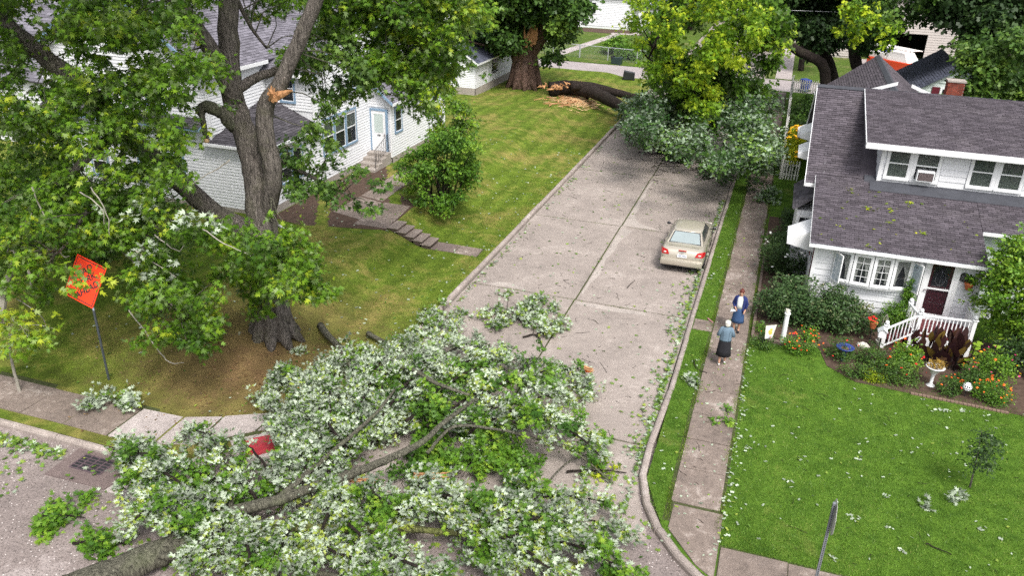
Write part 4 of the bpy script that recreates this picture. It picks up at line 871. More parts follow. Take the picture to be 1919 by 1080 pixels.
# ------------------------------------------------------------------ slate-roofed white garage
Gg = root('white_garage', (-25, 63, .4), 'low white building with dark slate roof and concrete base beside the split tree', 'garage')
b = MB(); b.box(-29, -22.4, 58.75, 69, .3, 3.0); b.prism([(-29, 58.75, 3.0), (-22.4, 58.75, 3.0), (-25.7, 58.75, 5.1)], (0, 10.2, 0)); b.build('wall', M_whiteL, Gg)
b = MB(); b.box(-29, -22.36, 58.71, 58.745, .2, 1.05); b.box(-22.395, -22.36, 58.71, 69, .2, 1.05); b.build('foundation', M_base, Gg)
clad(Gg, (-29, 58.74, 0), (1, 0, 0), 6.6, 1.05, 5.0, (0, -1, 0), .13, M_whiteL, [(2.6, 5.4, 1.5, 2.6)], lambda z: (0, 6.6) if z < 3 else ((z-3)*1.57, 6.6-(z-3)*1.57), False)
clad(Gg, (-22.39, 58.75, 0), (0, 1, 0), 10.2, 1.05, 3.0, (1, 0, 0), .13, M_whiteL, [(3.6, 5.2, 1.6, 2.8)], None, False)
window(Gg, (-26.3, 58.73, 1.62), (1, 0, 0), SX, 1.0, .85, M_blue, 1, 1, False); window(Gg, (-25.1, 58.73, 1.62), (1, 0, 0), SX, 1.0, .85, M_blue, 1, 1, False); window(Gg, (-22.38, 62.6, 1.7), EX, NX, .9, 1.0, M_dark, 1, 1, True)
for xe, sg in ((-22.05, 1), (-29.35, -1)):
    dk = deck(Gg, [(-25.7, 58.4, 5.2), (-25.7, 69.3, 5.2), (xe, 69.3, 2.95), (xe, 58.4, 2.95)], M_shingG); vv = Vector((-25.7-xe, 0, 2.25)); shingles(dk, (xe, 69.3, 2.95), (0, -1, 0), vv, 10.9, vv.length, .16, .33, M_shingG)
b = MB(); b.box(-22.5, -22.03, 58.33, 58.4, 2.80, 2.98); b.box(-22.08, -22.02, 58.4, 69.3, 2.82, 2.95); b.obox((-22.05, 58.36, 2.83), (-3.65, 0, 2.25), (0, .05, 0), (0, 0, .12)); b.obox((-29.35, 58.36, 2.83), (3.65, 0, 2.25), (0, .05, 0), (0, 0, .12)); b.build('fascia', M_trim, Gg)

# ------------------------------------------------------------------ houses beyond the alley
def far_house(x0, x1, y0, y1, h, hr, wall, roofm, label, wins, name='far_house', expo=.2, ridge='x'):
    o = root(name, ((x0+x1)/2, (y0+y1)/2, .1), label, 'house')
    b = MB(); b.box(x0, x1, y0, y1, .05, h)
    if ridge == 'x': ym = (y0+y1)/2; b.prism([(x0, y0, h), (x0, y1, h), (x0, ym, hr)], (x1-x0, 0, 0))
    else: xm = (x0+x1)/2; b.prism([(x0, y0, h), (x1, y0, h), (xm, y0, hr)], (0, y1-y0, 0))
    b.build('wall', wall, o); e = .4
    clad(o, (x0, y0-.01, 0), (1, 0, 0), x1-x0, .4, h, (0, -1, 0), expo, wall, [(a-x0-.1, a-x0+w_+.1, z-.1, z+hh+.1) for a, z, w_, hh in wins], None, False)
    if ridge == 'x':
        for yy, s_ in ((y0-e, 1), (y1+e, -1)):
            zz = h-e*(hr-h)/(ym-y0); dk = deck(o, [(x0-e, yy, zz), (x1+e, yy, zz), (x1+e, ym, hr+.1), (x0-e, ym, hr+.1)], roofm)
            vv = Vector((0, ym-yy, hr+.1-zz)); shingles(dk, (x0-e, yy, zz), (1, 0, 0), vv, x1-x0+2*e, vv.length, .3, .6, roofm)
    else:
        for xx in (x0-e, x1+e):
            zz = h-e*(hr-h)/(xm-x0); deck(o, [(xx, y0-e, zz), (xx, y1+e, zz), (xm, y1+e, hr+.1), (xm, y0-e, hr+.1)], roofm)
    for a, z, w_, hh in wins: window(o, (a, y0-.02, z), (1, 0, 0), (0, -1, 0), w_, hh, M_trim)
    return o
far_house(-34, -19.0, 107.0, 116, 4.2, 7.2, M_whiteL, M_shingG, 'long white house with worn siding behind the chain link fence', [(-29.5, 1.9, 1.0, 1.3), (-27.3, 1.9, 1.0, 1.3), (-25.4, 1.9, 1.0, 1.3), (-32, 1.9, 1, 1.3)])
far_house(-18.9, -15.8, 106.6, 112, 3.2, 4.6, M_whiteL, M_shingG, 'small white porch block at the end of the long white house', [(-18.2, 1.5, .6, 1.0)])
far_house(-62, -46, 52, 64, 5.6, 8.6, mat('beige_siding', (.62, .50, .36), .6, .08), M_shingL, 'beige house behind the maple foliage at the picture corner', [(-58, 2, 1, 1.4), (-54, 2, 1, 1.4), (-50, 2, 1, 1.4)])
far_house(-47, -35.5, 34, 46, 4.6, 7.2, M_whiteL, M_shingL, 'white neighbour house with grey roof behind the left maple branches', [(-44, 2, 1, 1.3), (-40, 2, 1, 1.3)])
# open garage with a siding front
o = root('open_garage', (11, 100, .1), 'pale sided garage with its wide door open on a dark inside', 'garage'); M_tan = mat('tan_siding', (.48, .44, .42), .6, .08)
b = MB(); b.box(4.0, 6.6, 97, 97.3, .1, 3.8); b.box(13.2, 16.6, 97, 97.3, .1, 3.8); b.box(6.6, 13.2, 97, 97.3, 3.0, 3.8); b.box(4, 4.3, 97.3, 106, .1, 3.8); b.box(16.3, 16.6, 97.3, 106, .1, 3.8); b.box(4, 16.6, 106, 106.3, .1, 3.8); b.prism([(4, 97, 3.8), (16.6, 97, 3.8), (10.3, 97, 6.4)], (0, 9, 0)); b.build('wall', M_tan, o)
clad(o, (4, 96.99, 0), (1, 0, 0), 12.6, .3, 6.2, (0, -1, 0), .25, M_tan, [(2.6, 9.2, 0, 3.0)], lambda z: (0, 12.6) if z < 3.8 else ((z-3.8)*2.42, 12.6-(z-3.8)*2.42), False)
b = MB(); b.box(4.3, 16.3, 105.9, 105.99, .1, 3.7); b.build('garage_inside', M_dark, o)
deck(o, [(3.6, 96.6, 3.7), (3.6, 106.6, 3.7), (10.3, 106.6, 6.5), (10.3, 96.6, 6.5)], M_shingL); deck(o, [(17, 96.6, 3.7), (17, 106.6, 3.7), (10.3, 106.6, 6.5), (10.3, 96.6, 6.5)], M_shingL)
far_house(20, 36, 92, 104, 5.5, 8.5, M_whiteL, M_shingL, 'white house glimpsed through the dark trees beyond the right garage', [(22, 2, 1, 1.4), (26, 2, 1, 1.4), (30, 2, 1, 1.4)])
far_house(-8, 4, 122, 134, 5.0, 8.0, M_whiteL, M_shingL, 'white house at the far end of the street behind the trees', [(-6, 2, 1, 1.4), (-2, 2, 1, 1.4)])
far_house(-62, -44, 100, 112, 5.0, 8.0, M_whiteL, M_shingG, 'far white house beyond the slate roofed garage', [(-58, 2, 1, 1.4), (-52, 2, 1, 1.4)])
# ================================================================== TREES
def px_of(c): w_ = Vector(c[:3])-C0; k_ = w_.dot(FWD); return (959.5+FPX*w_.dot(RGT)/k_, 540-FPX*w_.dot(UPV)/k_)
def polyclumps(poly, n, Y=None, Z=None, r=(.35, .65), dens=None):
    out = []
    for (x, y) in inpoly(poly, n):
        p = pY(x, y, RNG.uniform(*Y)) if Y else pZ(x, y, RNG.uniform(*Z)**1.0)
        out.append((p.x, p.y, p.z, RNG.uniform(*r)))
    return out
def foliage(name, clumps, per_clump, spread, per, size, tmpl, m, parent, flip=0, tint=.45, up=.8, droop=.3, sp=.12, tv=.2, floor=None):
    cs = []; bi = []; ct = []
    for c in clumps:
        n = max(3, int(per_clump*c[3]**2)); q = RNG.normal(size=(n, 3))*np.array([.5, .5, .36])*c[3]*spread; cs.append(q+np.array(c[:3]))
        a = RNG.random()*6.28; bi.append(np.tile([cos(a)*.75, sin(a)*.75, -.25 if floor is None else .05] if len(c) < 6 else [c[4]*1.1, c[5]*1.1, .05], (n, 1))); ct.append(RNG.normal(0, tv*.8)+RNG.normal(0, tv*.5, n))
    cs = np.concatenate(cs); bi = np.concatenate(bi); ct = np.concatenate(ct)
    if floor is not None: cs[:, 2] = np.maximum(cs[:, 2], floor+RNG.uniform(0, .06, len(cs)))
    bb = tufts(cs, per, size, sp, up, flip, droop, tint, tv, ct, bi)
    bb = list(bb)
    if floor is not None: bb[0][:, 2] = np.maximum(bb[0][:, 2], floor+.01)
    return leaves_mesh(name, *bb, tmpl, m, parent, 'stuff')
def twigs_to(mb, clumps, anchors, frac=.7, r=.02, n=4, lim=2.6):
    """thin branches from the nearest limb point out to each clump"""
    A = np.array([tuple(a) for a in anchors])
    for c in clumps:
        if RNG.random() > frac: continue
        p = np.array(c[:3]); d = np.linalg.norm(A-p, axis=1); a = A[int(np.argmin(d+RNG.random(len(A))*.6))]
        L = np.linalg.norm(a-p)
        if L > lim or L < .15: continue
        mid = (a+p)/2+RNG.normal(size=3)*L*.07; mid[2] += L*.06
        rr = r*(1+L*.2); mb.tube([tuple(a), tuple(mid), tuple(p)], [rr*1.5, rr, rr*.35], n, False)

# ---- the big silver maple in front of the white house
T = root('silver_maple', (-14.75, 20.2, .5), 'large forked silver maple with a torn limb in front of the white house', 'tree')
mb = MB(); A = []
base = Vector((-14.75, 20.2, .45))
A += limb(mb, [base-Vector((0, 0, .3)), pY(500,520,20.3), pY(492,430,20.4), pY(487,370,20.5), pY(478,300,20.6)], .56, .40, 14, .05, 5, .01)
A += limb(mb, [pY(484,352,20.55), pY(462,262,20.6), pY(436,180,20.7), pY(428,80,20.8), pY(430,-60,20.9), pY(420,-190,21)], .38, .25, 12, .05, 5, .02)
A += limb(mb, [pY(500,400,20.45), pY(512,330,20.2), pY(499,260,20.1), pY(498,200,20.1), pY(522,160,20.2), pY(552,95,20.4), pY(592,0,20.6), pY(640,-130,20.8)], .29, .185, 10, .06, 5, .02)
A += limb(mb, [pY(440,190,20.65), pY(412,125,20.2), pY(375,60,19.8), pY(325,-5,19.4), pY(270,-80,19)], .27, .17, 10, .06, 5, .02)
A += limb(mb, [pY(494,440,20.4), pY(405,402,20.3), pY(318,322,19.8), pY(250,262,19.3), pY(160,165,18.6), pY(75,100,18), pY(0,38,17.5), pY(-80,-20,17)], .34, .22, 10, .06, 5, .03)
A += limb(mb, [pY(262,255,19.3), pY(200,262,18.4), pY(130,330,17.6), pY(70,360,17)], .2, .08, 8, .07, 4, .05)
A += limb(mb, [pY(448,165,20.8), pY(490,142,21.6), pY(560,118,22.8), pY(640,110,23.8), pY(720,140,24.6), pY(770,150,25)], .16, .06, 7, .06, 4, .05)
A += limb(mb, [pY(600,-60,21), pY(690,-20,23), pY(745,55,24), pY(765,110,24.4), pY(775,150,24.4), pY(800,200,24.4)], .15, .05, 7, .06, 4, .05)
A += limb(mb, [pY(480,300,20.4), pY(520,300,20.8), pY(580,330,21.2), pY(620,350,21.4), pY(660,370,21.5)], .09, .03, 6, .06, 4, .05)
A += limb(mb, [pY(440,-10,20.8), pY(470,50,21.4), pY(500,90,21.8)], .08, .03, 6, .05, 4, .05)
A += limb(mb, [pY(350,400,18.5), pY(290,430,17.5), pY(260,500,16.8), pY(310,560,16.5), pY(350,600,16.4)], .09, .03, 6, .06, 4, .05)
A += limb(mb, [pY(240,270,19), pY(170,380,17), pY(130,450,16.3), pY(100,480,16)], .09, .03, 6, .06, 4, .05)
for k in range(9):    # root flare
    a = k*2*pi/9+.3; e = base+Vector((cos(a)*1.0, sin(a)*1.0, -.3)); mb.tube([tuple(base+Vector((cos(a)*.26, sin(a)*.26, 1.7))), tuple(base+Vector((cos(a)*.42, sin(a)*.42, .6))), tuple(base+Vector((cos(a)*.62, sin(a)*.62, .12))), tuple(e)], [.24, .26, .22, .08], 7, True, .06)
mb.build('trunk', M_bark, T, smooth=True)
mb = MB()
limb(mb, [pY(440,235,20.5), pY(412,208,20.2), pY(385,200,20.0), pY(372,212,19.9)], .24, .15, 8, .08, 4, .04)
limb(mb, [pY(376,206,19.8), pY(382,235,19.7), pY(387,262,19.7)], .09, .08, 7, .08, 3, .03)
mb.build('broken_limb', M_barkF, T, smooth=True)
mb = MB()
for k in range(22):
    p = pY(513+random.gauss(0, 5), 180+random.gauss(0, 5), 19.85+random.uniform(-.05, .1)); d = Vector((random.uniform(-.2, .5), random.uniform(-.4, .1), random.uniform(.3, .9))).normalized()*random.uniform(.08, .26)
    mb.tube([tuple(p-d*.3), tuple(p+d)], [.06, .008], 4)
mb.tube([tuple(pY(518,180,20)), tuple(pY(540,172,20)), tuple(pY(548,170,19.9))], [.16, .07, .015], 6, True, .1)
mb.build('torn_wood', M_wood, T, kind='stuff')
mb = MB(); c = pY(387,264,19.65); mb.ell(c, (.085,.085,.07), 8, 5); c = pY(366,70,19.55); mb.ell(c, (.12,.06,.12), 10, 6); mb.build('cut_face', M_chip, T, smooth=True)
PD = []
P1 = polyclumps([(-40,-40),(205,-40),(250,5),(330,20),(330,60),(275,72),(295,112),(400,105),(395,150),(350,200),(335,240),(365,270),(355,315),(300,330),(300,395),(100,400),(-40,350)], 165, Y=(16.2, 19.8), r=(.4, .75))
P2 = polyclumps([(60,340),(290,345),(330,400),(410,405),(480,430),(600,440),(600,520),(560,560),(440,520),(385,640),(300,610),(240,520),(90,500),(-40,540),(-40,360)], 135, Y=(16.0, 19.0), r=(.35, .65))
P3 = polyclumps([(200,-40),(430,-40),(420,40),(330,60),(260,40)], 16, Y=(18.5, 20), r=(.35, .6))
P4 = polyclumps([(600,-50),(900,-50),(880,80),(835,140),(820,200),(760,190),(730,170),(700,130),(650,120),(600,60)], 120, Y=(22.2, 25.5), r=(.4, .75))
P5 = polyclumps([(520,250),(590,235),(660,300),(720,340),(710,420),(650,400),(570,370),(510,300)], 30, Y=(20.2, 21.5), r=(.25, .45))
P6 = polyclumps([(450,430),(560,440),(640,500),(600,600),(540,540),(470,600),(430,500)], 36, Y=(18.6, 19.6), r=(.3, .5))
P7 = polyclumps([(560,60),(640,60),(700,150),(640,230),(560,200),(530,120)], 26, Y=(21.5, 23), r=(.3, .55))
P8 = polyclumps([(235,530),(400,560),(400,660),(330,640),(260,640),(225,600)], 22, Y=(15.2, 16.6), r=(.25, .45))
P9 = polyclumps([(440,-40),(620,-40),(600,100),(450,110)], 22, Y=(21.5, 23), r=(.3, .55))
P10 = polyclumps([(-40,380),(130,420),(190,560),(80,560),(-40,520)], 26, Y=(14.6, 16), r=(.3, .5))
P11 = polyclumps([(110,500),(190,510),(200,540),(150,550),(90,540)], 6, Y=(13.8, 14.4), r=(.14, .22))
P2 = [c for c in P2 if math.hypot(px_of(c)[0]-159, px_of(c)[1]-530) > 62]; P10 = [c for c in P10 if math.hypot(px_of(c)[0]-159, px_of(c)[1]-530) > 70]
HOLES = [(240,96,34),(300,98,34),(60,42,40),(385,300,58),(365,350,40),(385,50,40),(470,60,40),(420,20,30)]
def holed(L): return [c for c in L if all(math.hypot(px_of(c)[0]-x, px_of(c)[1]-y) > r for x, y, r in HOLES)]
P1, P2, P3, P9 = holed(P1), holed(P2), holed(P3), holed(P9)
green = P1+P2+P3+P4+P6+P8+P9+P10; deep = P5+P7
mb = MB(); twigs_to(mb, green+deep, A, .8, .012, 4, 2.2); mb.build('branches', M_barkF, T, kind='stuff')
mb = MB()
for p_ in ([(290,440),(330,470),(345,460)], [(430,300),(400,320),(360,345)], [(20,470),(70,480),(90,490),(105,500)], [(30,560),(75,590),(90,620)], [(240,580),(300,660),(320,680),(345,680)], [(150,360),(190,390),(195,420)], [(170,350),(200,400),(205,440)], [(380,430),(420,455),(470,480)], [(255,470),(300,500),(330,520)], [(60,350),(110,470),(130,480)], [(10,480),(30,440),(60,400)]):
    limb(mb, [pY(x, y, 16.2) for x, y in p_], .022, .010, 5, .1, 4, .3)
limb(mb, [pY(0,620,15.6), pY(8,540,15.8), pY(30,480,16), pY(35,440,16.2)], .13, .08, 7, .1, 4, .1)
limb(mb, [pY(45,480,15.8), pY(55,510,15.7), pY(60,540,15.6)], .05, .03, 6, .1, 3, .1)
mb.build('dead_branches', M_twig, T, kind='stuff')
foliage('crown', green, 58, .9, 10, .15, MAPLE, L_mapleG, T, .06, .44, .9, .28, .12, .2)
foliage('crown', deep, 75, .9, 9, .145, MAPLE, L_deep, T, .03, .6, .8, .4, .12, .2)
foliage('overturned_leaves', polyclumps([(190,370),(330,380),(420,420),(330,560),(200,480)], 14, Y=(15.6, 16.6), r=(.14, .26))+[(*pY(430,195,19.6), .22)], 110, 1, 6, .16, MAPLE, L_silver, T, .85, .5, .9, .2, .1)
foliage('crown', P11, 30, 1, 6, .16, MAPLE, L_mapleG, T, .0, .62, .9, .2, .1)
UP = [(RNG.uniform(-27, -12.5), RNG.uniform(13.5, 25), RNG.uniform(12.2, 17.5), RNG.uniform(.8, 1.3)) for _ in range(150)]
UP = [c for c in UP if px_of(c)[1] < -150 and (c[0]+19)**2/64+(c[1]-17.5)**2/22 < 1]
foliage('crown', UP, 15, .9, 8, .30, STAR, L_mapleG, T, .02, .4, .9, .2, .25, .2)
# ---- low branch reaching in at the left edge
T2 = root('maple_sapling', (-19.9, 14.9, .15), 'young maple with yellow green leaves at the left edge beside the pavement', 'tree')
mb = MB(); A2 = limb(mb, [Vector((-19.9,14.9,.1)), pY(25,690,14.9), pY(18,640,14.9), pY(30,610,14.9)], .05, .025, 6); mb.build('trunk', M_twig, T2)
cl = polyclumps([(-30,590),(60,590),(112,622),(60,655),(-30,665)], 20, Y=(14.2, 15.2), r=(.25, .4)); foliage('crown', cl, 75, 1, 7, .16, MAPLE, L_mapleG, T2, .08, .72, .9, .2, .1)
mb = MB(); twigs_to(mb, cl, A2, .8, .008); mb.build('branches', M_twig, T2)
# ---- dark understory behind the maple
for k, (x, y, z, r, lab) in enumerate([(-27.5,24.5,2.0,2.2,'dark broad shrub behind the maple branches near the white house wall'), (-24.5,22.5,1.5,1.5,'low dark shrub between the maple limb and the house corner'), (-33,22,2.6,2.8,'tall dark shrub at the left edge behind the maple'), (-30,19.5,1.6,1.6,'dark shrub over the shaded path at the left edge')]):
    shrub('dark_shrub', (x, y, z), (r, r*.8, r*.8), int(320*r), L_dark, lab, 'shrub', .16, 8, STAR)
# ---- the fallen crown filling the junction
T3 = root('fallen_maple', (-9.5, 16.5, 0), 'huge fallen silver maple crown with pale undersides lying across the street corner', 'fallen tree')
mb = MB(); B = []
B += limb(mb, [pZ(120,1110,.35), pZ(215,1072,.4), pZ(300,1036,.45), pZ(345,1010,.5)], .33, .27, 12, .06, 5, .02)
B += limb(mb, [pZ(345,1000,.5), pZ(440,960,.8), pZ(530,935,.9), pZ(640,895,1.0), pZ(720,865,1.1), pZ(790,830,1.2), pZ(835,790,1.3), pZ(900,745,1.1), pZ(1000,695,.6)], .165, .03, 9, .06, 5, .04)
mb.build('main_limb', M_barkF, T3, smooth=True); mb = MB()
B += limb(mb, [pZ(400,990,.8), pZ(480,992,.85), pZ(570,990,.9), pZ(700,992,.7), pZ(800,995,.6), pZ(880,1004,.5), pZ(965,1025,.4), pZ(1080,1060,.35)], .11, .05, 8, .08, 5, .06)
mb.build('mossy_limb', barkmat('moss_bark', (.14, .15, .06), (.22, .26, .05)), T3, smooth=True); mb = MB()
B += limb(mb, [pZ(800,850,.8), pZ(850,800,1.1), pZ(930,805,1.0), pZ(1000,822,.8), pZ(1080,850,.5), pZ(1145,905,.1)], .05, .02, 6, .08, 5, .1)
B += limb(mb, [pZ(640,660,.5), pZ(680,705,.9), pZ(760,690,1.3), pZ(820,720,1.5), pZ(880,740,1.4)], .10, .04, 7, .08, 5, .06)
B += limb(mb, [pZ(600,610,.3), pZ(640,655,.5), pZ(700,700,.9)], .12, .08, 7, .08, 4, .06)
B += limb(mb, [pZ(690,625,.3), pZ(725,645,.4), pZ(760,665,.7)], .09, .05, 7, .08, 4, .06)
B += limb(mb, [pZ(520,940,.9), pZ(560,900,1.0), pZ(620,850,1.0), pZ(700,780,1.2), pZ(740,730,1.3)], .10, .03, 7, .08, 5, .06)
B += limb(mb, [pZ(300,1040,.6), pZ(400,1060,.6), pZ(560,1070,.5), pZ(700,1090,.4)], .09, .04, 7, .08, 5, .08)
B += limb(mb, [pZ(430,960,.8), pZ(440,900,.8), pZ(430,850,.7), pZ(400,820,.5)], .06, .02, 6, .08, 5, .08)
B += limb(mb, [pZ(860,990,.6), pZ(920,970,1.1), pZ(980,960,.9), pZ(1080,985,.7), pZ(1150,1040,.4)], .04, .015, 6, .08, 5, .1)
B += limb(mb, [pZ(1010,930,.4), pZ(1060,870,.25), pZ(1110,850,.15)], .03, .01, 5, .08, 5, .15)
B += limb(mb, [pZ(620,870,.8), pZ(540,800,.9), pZ(520,740,.8)], .06, .02, 6, .08, 5, .08)
mb.build('side_limb', M_barkF, T3, smooth=True)
mb = MB()
for a, c in (((775,892),(842,893)), ((705,905),(640,900)), ((640,900),(652,912)), ((1095,690),(1112,697))):
    p, q = pZ(*a, .75), pZ(*c, .7); d = q-p
    for k in range(5): o_ = Vector((0, random.gauss(0, .03), random.gauss(0, .03))); mb.tube([tuple(p+o_), tuple(p+d*.6+o_), tuple(q+o_*2)], [.035, .03, .006], 5)
mb.build('torn_wood', M_wood, T3, kind='stuff')
def fz(poly, n, z, r): return polyclumps(poly, n, Z=z, r=r)
U1 = [(490,700),(560,655),(640,655),(700,640),(770,610),(860,600),(930,640),(1000,670),(1090,690),(1120,730),(1100,770),(1000,740),(900,730),(850,760),(790,800),(700,850),(640,870),(560,840),(500,800)]
PLUMES = [[(600,810),(560,735),(520,690)],[(620,810),(620,730),(640,665)],[(655,810),(690,730),(720,670),(765,640)],[(700,800),(760,725),(830,665),(905,635)],[(760,790),(840,720),(920,680),(1010,672)],
 [(800,800),(900,735),(1000,700),(1092,690)],[(850,800),(950,760),(1040,740),(1112,722)],[(900,800),(1000,790),(1080,815),(1136,868)],[(880,810),(960,770),(1050,785),(1135,825)],[(560,860),(520,800),(498,735)],[(650,840),(600,770),(565,700)],
 [(720,750),(700,690),(645,650)],[(740,720),(800,660),(850,615)],[(780,700),(870,680),(950,650)],[(640,780),(660,720),(690,650)],[(560,800),(590,740),(600,680)],
 [(450,930),(350,870),(270,850),(210,850)],[(480,935),(420,870),(390,815),(345,805)],[(520,905),(480,850),(450,832)],[(420,960),(320,930),(235,918)],[(400,985),(330,965),(285,930)],[(560,905),(575,855),(540,832)],[(620,875),(590,835),(600,810)],[(330,960),(270,960),(235,1000)],[(380,940),(310,890),(250,890)],
 [(500,985),(420,1020),(350,1085)],[(560,960),(520,1030),(460,1090)],[(620,940),(600,1010),(580,1095)],[(560,905),(640,935),(710,965)],[(680,905),(720,940),(765,960)],[(480,990),(400,1000),(340,1040)],[(640,960),(680,1020),(690,1090)],[(430,980),(470,1040),(430,1090)],
 [(765,905),(860,935),(950,925),(1005,905)],[(840,965),(940,950),(1040,930),(1142,942)],[(900,985),(1000,970),(1090,972),(1175,1002)],[(920,1005),(1010,1010),(1100,1032),(1190,1085)],[(950,1010),(1010,1050),(1065,1095)],[(700,1025),(780,1062),(850,1095)],[(560,1005),(660,1050),(725,1095)],[(1000,960),(1080,1000),(1150,1060)],[(830,950),(900,945),(980,950)],[(720,960),(800,950),(860,960)]]
silver = []; greens = []; mb = MB()
for pl in PLUMES:
    P = [pZ(x, y, z) for (x, y), z in zip(pl, [.75, 1.15, .9, .35] if len(pl) == 4 else [.8, 1.1, .4])]
    C3 = limb(mb, P, .05, .010, 6, .08, 4, .25); B += C3; L = len(C3)-1; tot = sum((C3[i+1]-C3[i]).length for i in range(L)); n = int(tot/.17); dirp = (P[-1]-P[0]).normalized(); gf = RNG.random() < .2
    for i in range(n):
        t = (i+RNG.random())/n; f_ = t*L; p = C3[int(f_)].lerp(C3[min(L, int(f_)+1)], f_-int(f_)); wd = .55*(1-.62*t); side = Vector((-dirp.y, dirp.x, 0))*RNG.normal()*wd*.6
        q = p+side+Vector((0, 0, RNG.normal()*.16-abs(side.length)*.25)); q.z = max(.12, q.z); r_ = (.34-.13*t)*RNG.uniform(.7, 1.2)
        (greens if (RNG.random() < (.5 if gf else .12)) else silver).append((q.x, q.y, q.z, r_, dirp.x+side.x*1.2, dirp.y+side.y*1.2))
        if RNG.random() < .5: mb.tube([tuple(p), tuple((p+q)*.5+Vector((0,0,.05))), tuple(q)], [.014, .01, .005], 4, False)
mb.build('branches', M_barkD, T3, kind='stuff')
silver += fz(U1, 40, (.2, .9), (.25, .4))
OPEN = [(490,838,30),(150,872,84),(250,795,34),(330,800,22),(200,905,24),(440,800,22),(1060,890,40),(860,650,0)]
keep_ = lambda L: [c for c in L if all(math.hypot(px_of(c)[0]-x, px_of(c)[1]-y) > r for x, y, r in OPEN)]
silver = keep_(silver); greens = keep_(greens)
Fg = fz([(740,840),(860,800),(1000,830),(1000,880),(900,890),(800,900),(740,880)], 30, (.15, .6), (.25, .42)) + greens
foliage('crown', silver, 170, 1.0, 10, .115, SPIKY, L_silver, T3, .66, .48, .7, .14, .07, .36, .03)
foliage('crown', Fg, 150, 1.0, 9, .115, MAPLE, L_shrub, T3, .14, .45, .9, .1, .08, .3, .02)
# ---- torn-off boughs: each lies on its own
def bough(poly, n, label, z=(.05, .35), r=(.15, .3), flip=.6, m=L_silver, dens=130, stick=None, group=None):
    cl = fz(poly, n, z, r); cx = sum(c[0] for c in cl)/len(cl); cy_ = sum(c[1] for c in cl)/len(cl)
    o = root('torn_bough', (cx, cy_, .02), label, 'fallen branch', group)
    mb = MB(); ax = stick or [(cx-.5, cy_-.2, .08), (cx, cy_, .12), (cx+.6, cy_+.2, .06)]; AA = limb(mb, ax, .035, .012, 6, .1, 4, .2); twigs_to(mb, cl, AA, .9, .006); mb.build('stem', M_barkD, o)
    foliage('foliage', cl, dens, 1.0, 7, .13, MAPLE, m, o, flip, .5, 1.0, .05, .08, .2, .02); return o
bough([(872,600),(920,560),(960,545),(1010,550),(1040,575),(1030,600),(985,610),(950,612),(900,608)], 40, 'leafy torn bough lying on the road above the main fallen crown', flip=.55)
bough([(995,600),(1060,590),(1050,620),(1030,640),(1000,635)], 12, 'small leafy bough beside a dark bent stick on the road', flip=.6, stick=[pZ(980,632,.05), pZ(1005,628,.08), pZ(1015,645,.06), pZ(1022,658,.03)])
bough([(800,580),(840,560),(880,560),(870,585),(840,600),(810,625),(770,650),(765,630)], 20, 'leaf heap caught against the left kerb above the fallen crown', flip=.45, z=(.1,.4))
bough([(160,765),(190,725),(235,722),(270,770),(250,768),(210,750)], 16, 'silvery torn bough lying on the left pavement below the sign', flip=.85, z=(.2,.45))
bough([(228,850),(235,818),(280,822),(300,860),(250,885),(230,880)], 20, 'silvery bough beside the storm drain at the edge of the fallen crown', flip=.85, z=(.15,.6))
bough([(110,860+60),(175,900),(165,960),(110,1000),(60,1010),(100,960)], 12, 'green leafy bough lying on the rough asphalt at lower left', flip=.15, m=L_shrub, z=(.03,.15))
bough([(150,1000),(205,1000),(210,1040),(160,1045)], 8, 'round clump of green leaves on the asphalt near the thick limb', flip=.1, m=L_shrub, z=(.03,.15))
bough([(1765,925),(1790,918),(1815,945),(1790,945)], 5, 'white backed leaf spray on the lawn at the foot of the sapling', flip=.95, z=(.17,.25), r=(.1,.18), dens=200)
bough([(1338+380,940),(1745,938),(1745,950),(1722,950)], 2, 'tiny white backed leaf sprig on the lawn left of the sapling', flip=.95, z=(.17,.2), r=(.08,.12), dens=300)
bough([(1340,775),(1365,770),(1370,800),(1345,800)], 4, 'small green leafy twig on the pavement beside the lawn edge', flip=.2, m=L_shrub, z=(.19,.3), r=(.12,.2))
bough([(1285,710),(1310,705),(1318,730),(1295,740)], 4, 'silvery leaf spray on the grass verge beside the pavement', flip=.8, z=(.18,.3), r=(.1,.2))
bough([(1420,450),(1440,440),(1440,455)], 2, 'little green twig on the pavement beside the white rose bush', flip=.2, m=L_shrub, z=(.19,.25), r=(.1,.15))
bough([(1420,345),(1470,345),(1450,380),(1425,380)], 10, 'leafy debris heap on the pavement by the picket fence', flip=.5, m=L_limb2, z=(.2,.6), r=(.2,.35))
bough([(1060,870),(1110,860),(1120,900),(1080,910)], 4, 'thin leafy twig on the bare road right of the crown', flip=.6, z=(.03,.12), r=(.1,.2))
bough([(1110,870),(1150,875),(1145,900),(1120,900)], 4, 'yellowing leaf spray at the tip of the bare branch on the road', flip=.1, m=L_yellow, z=(.03,.12), r=(.1,.2))

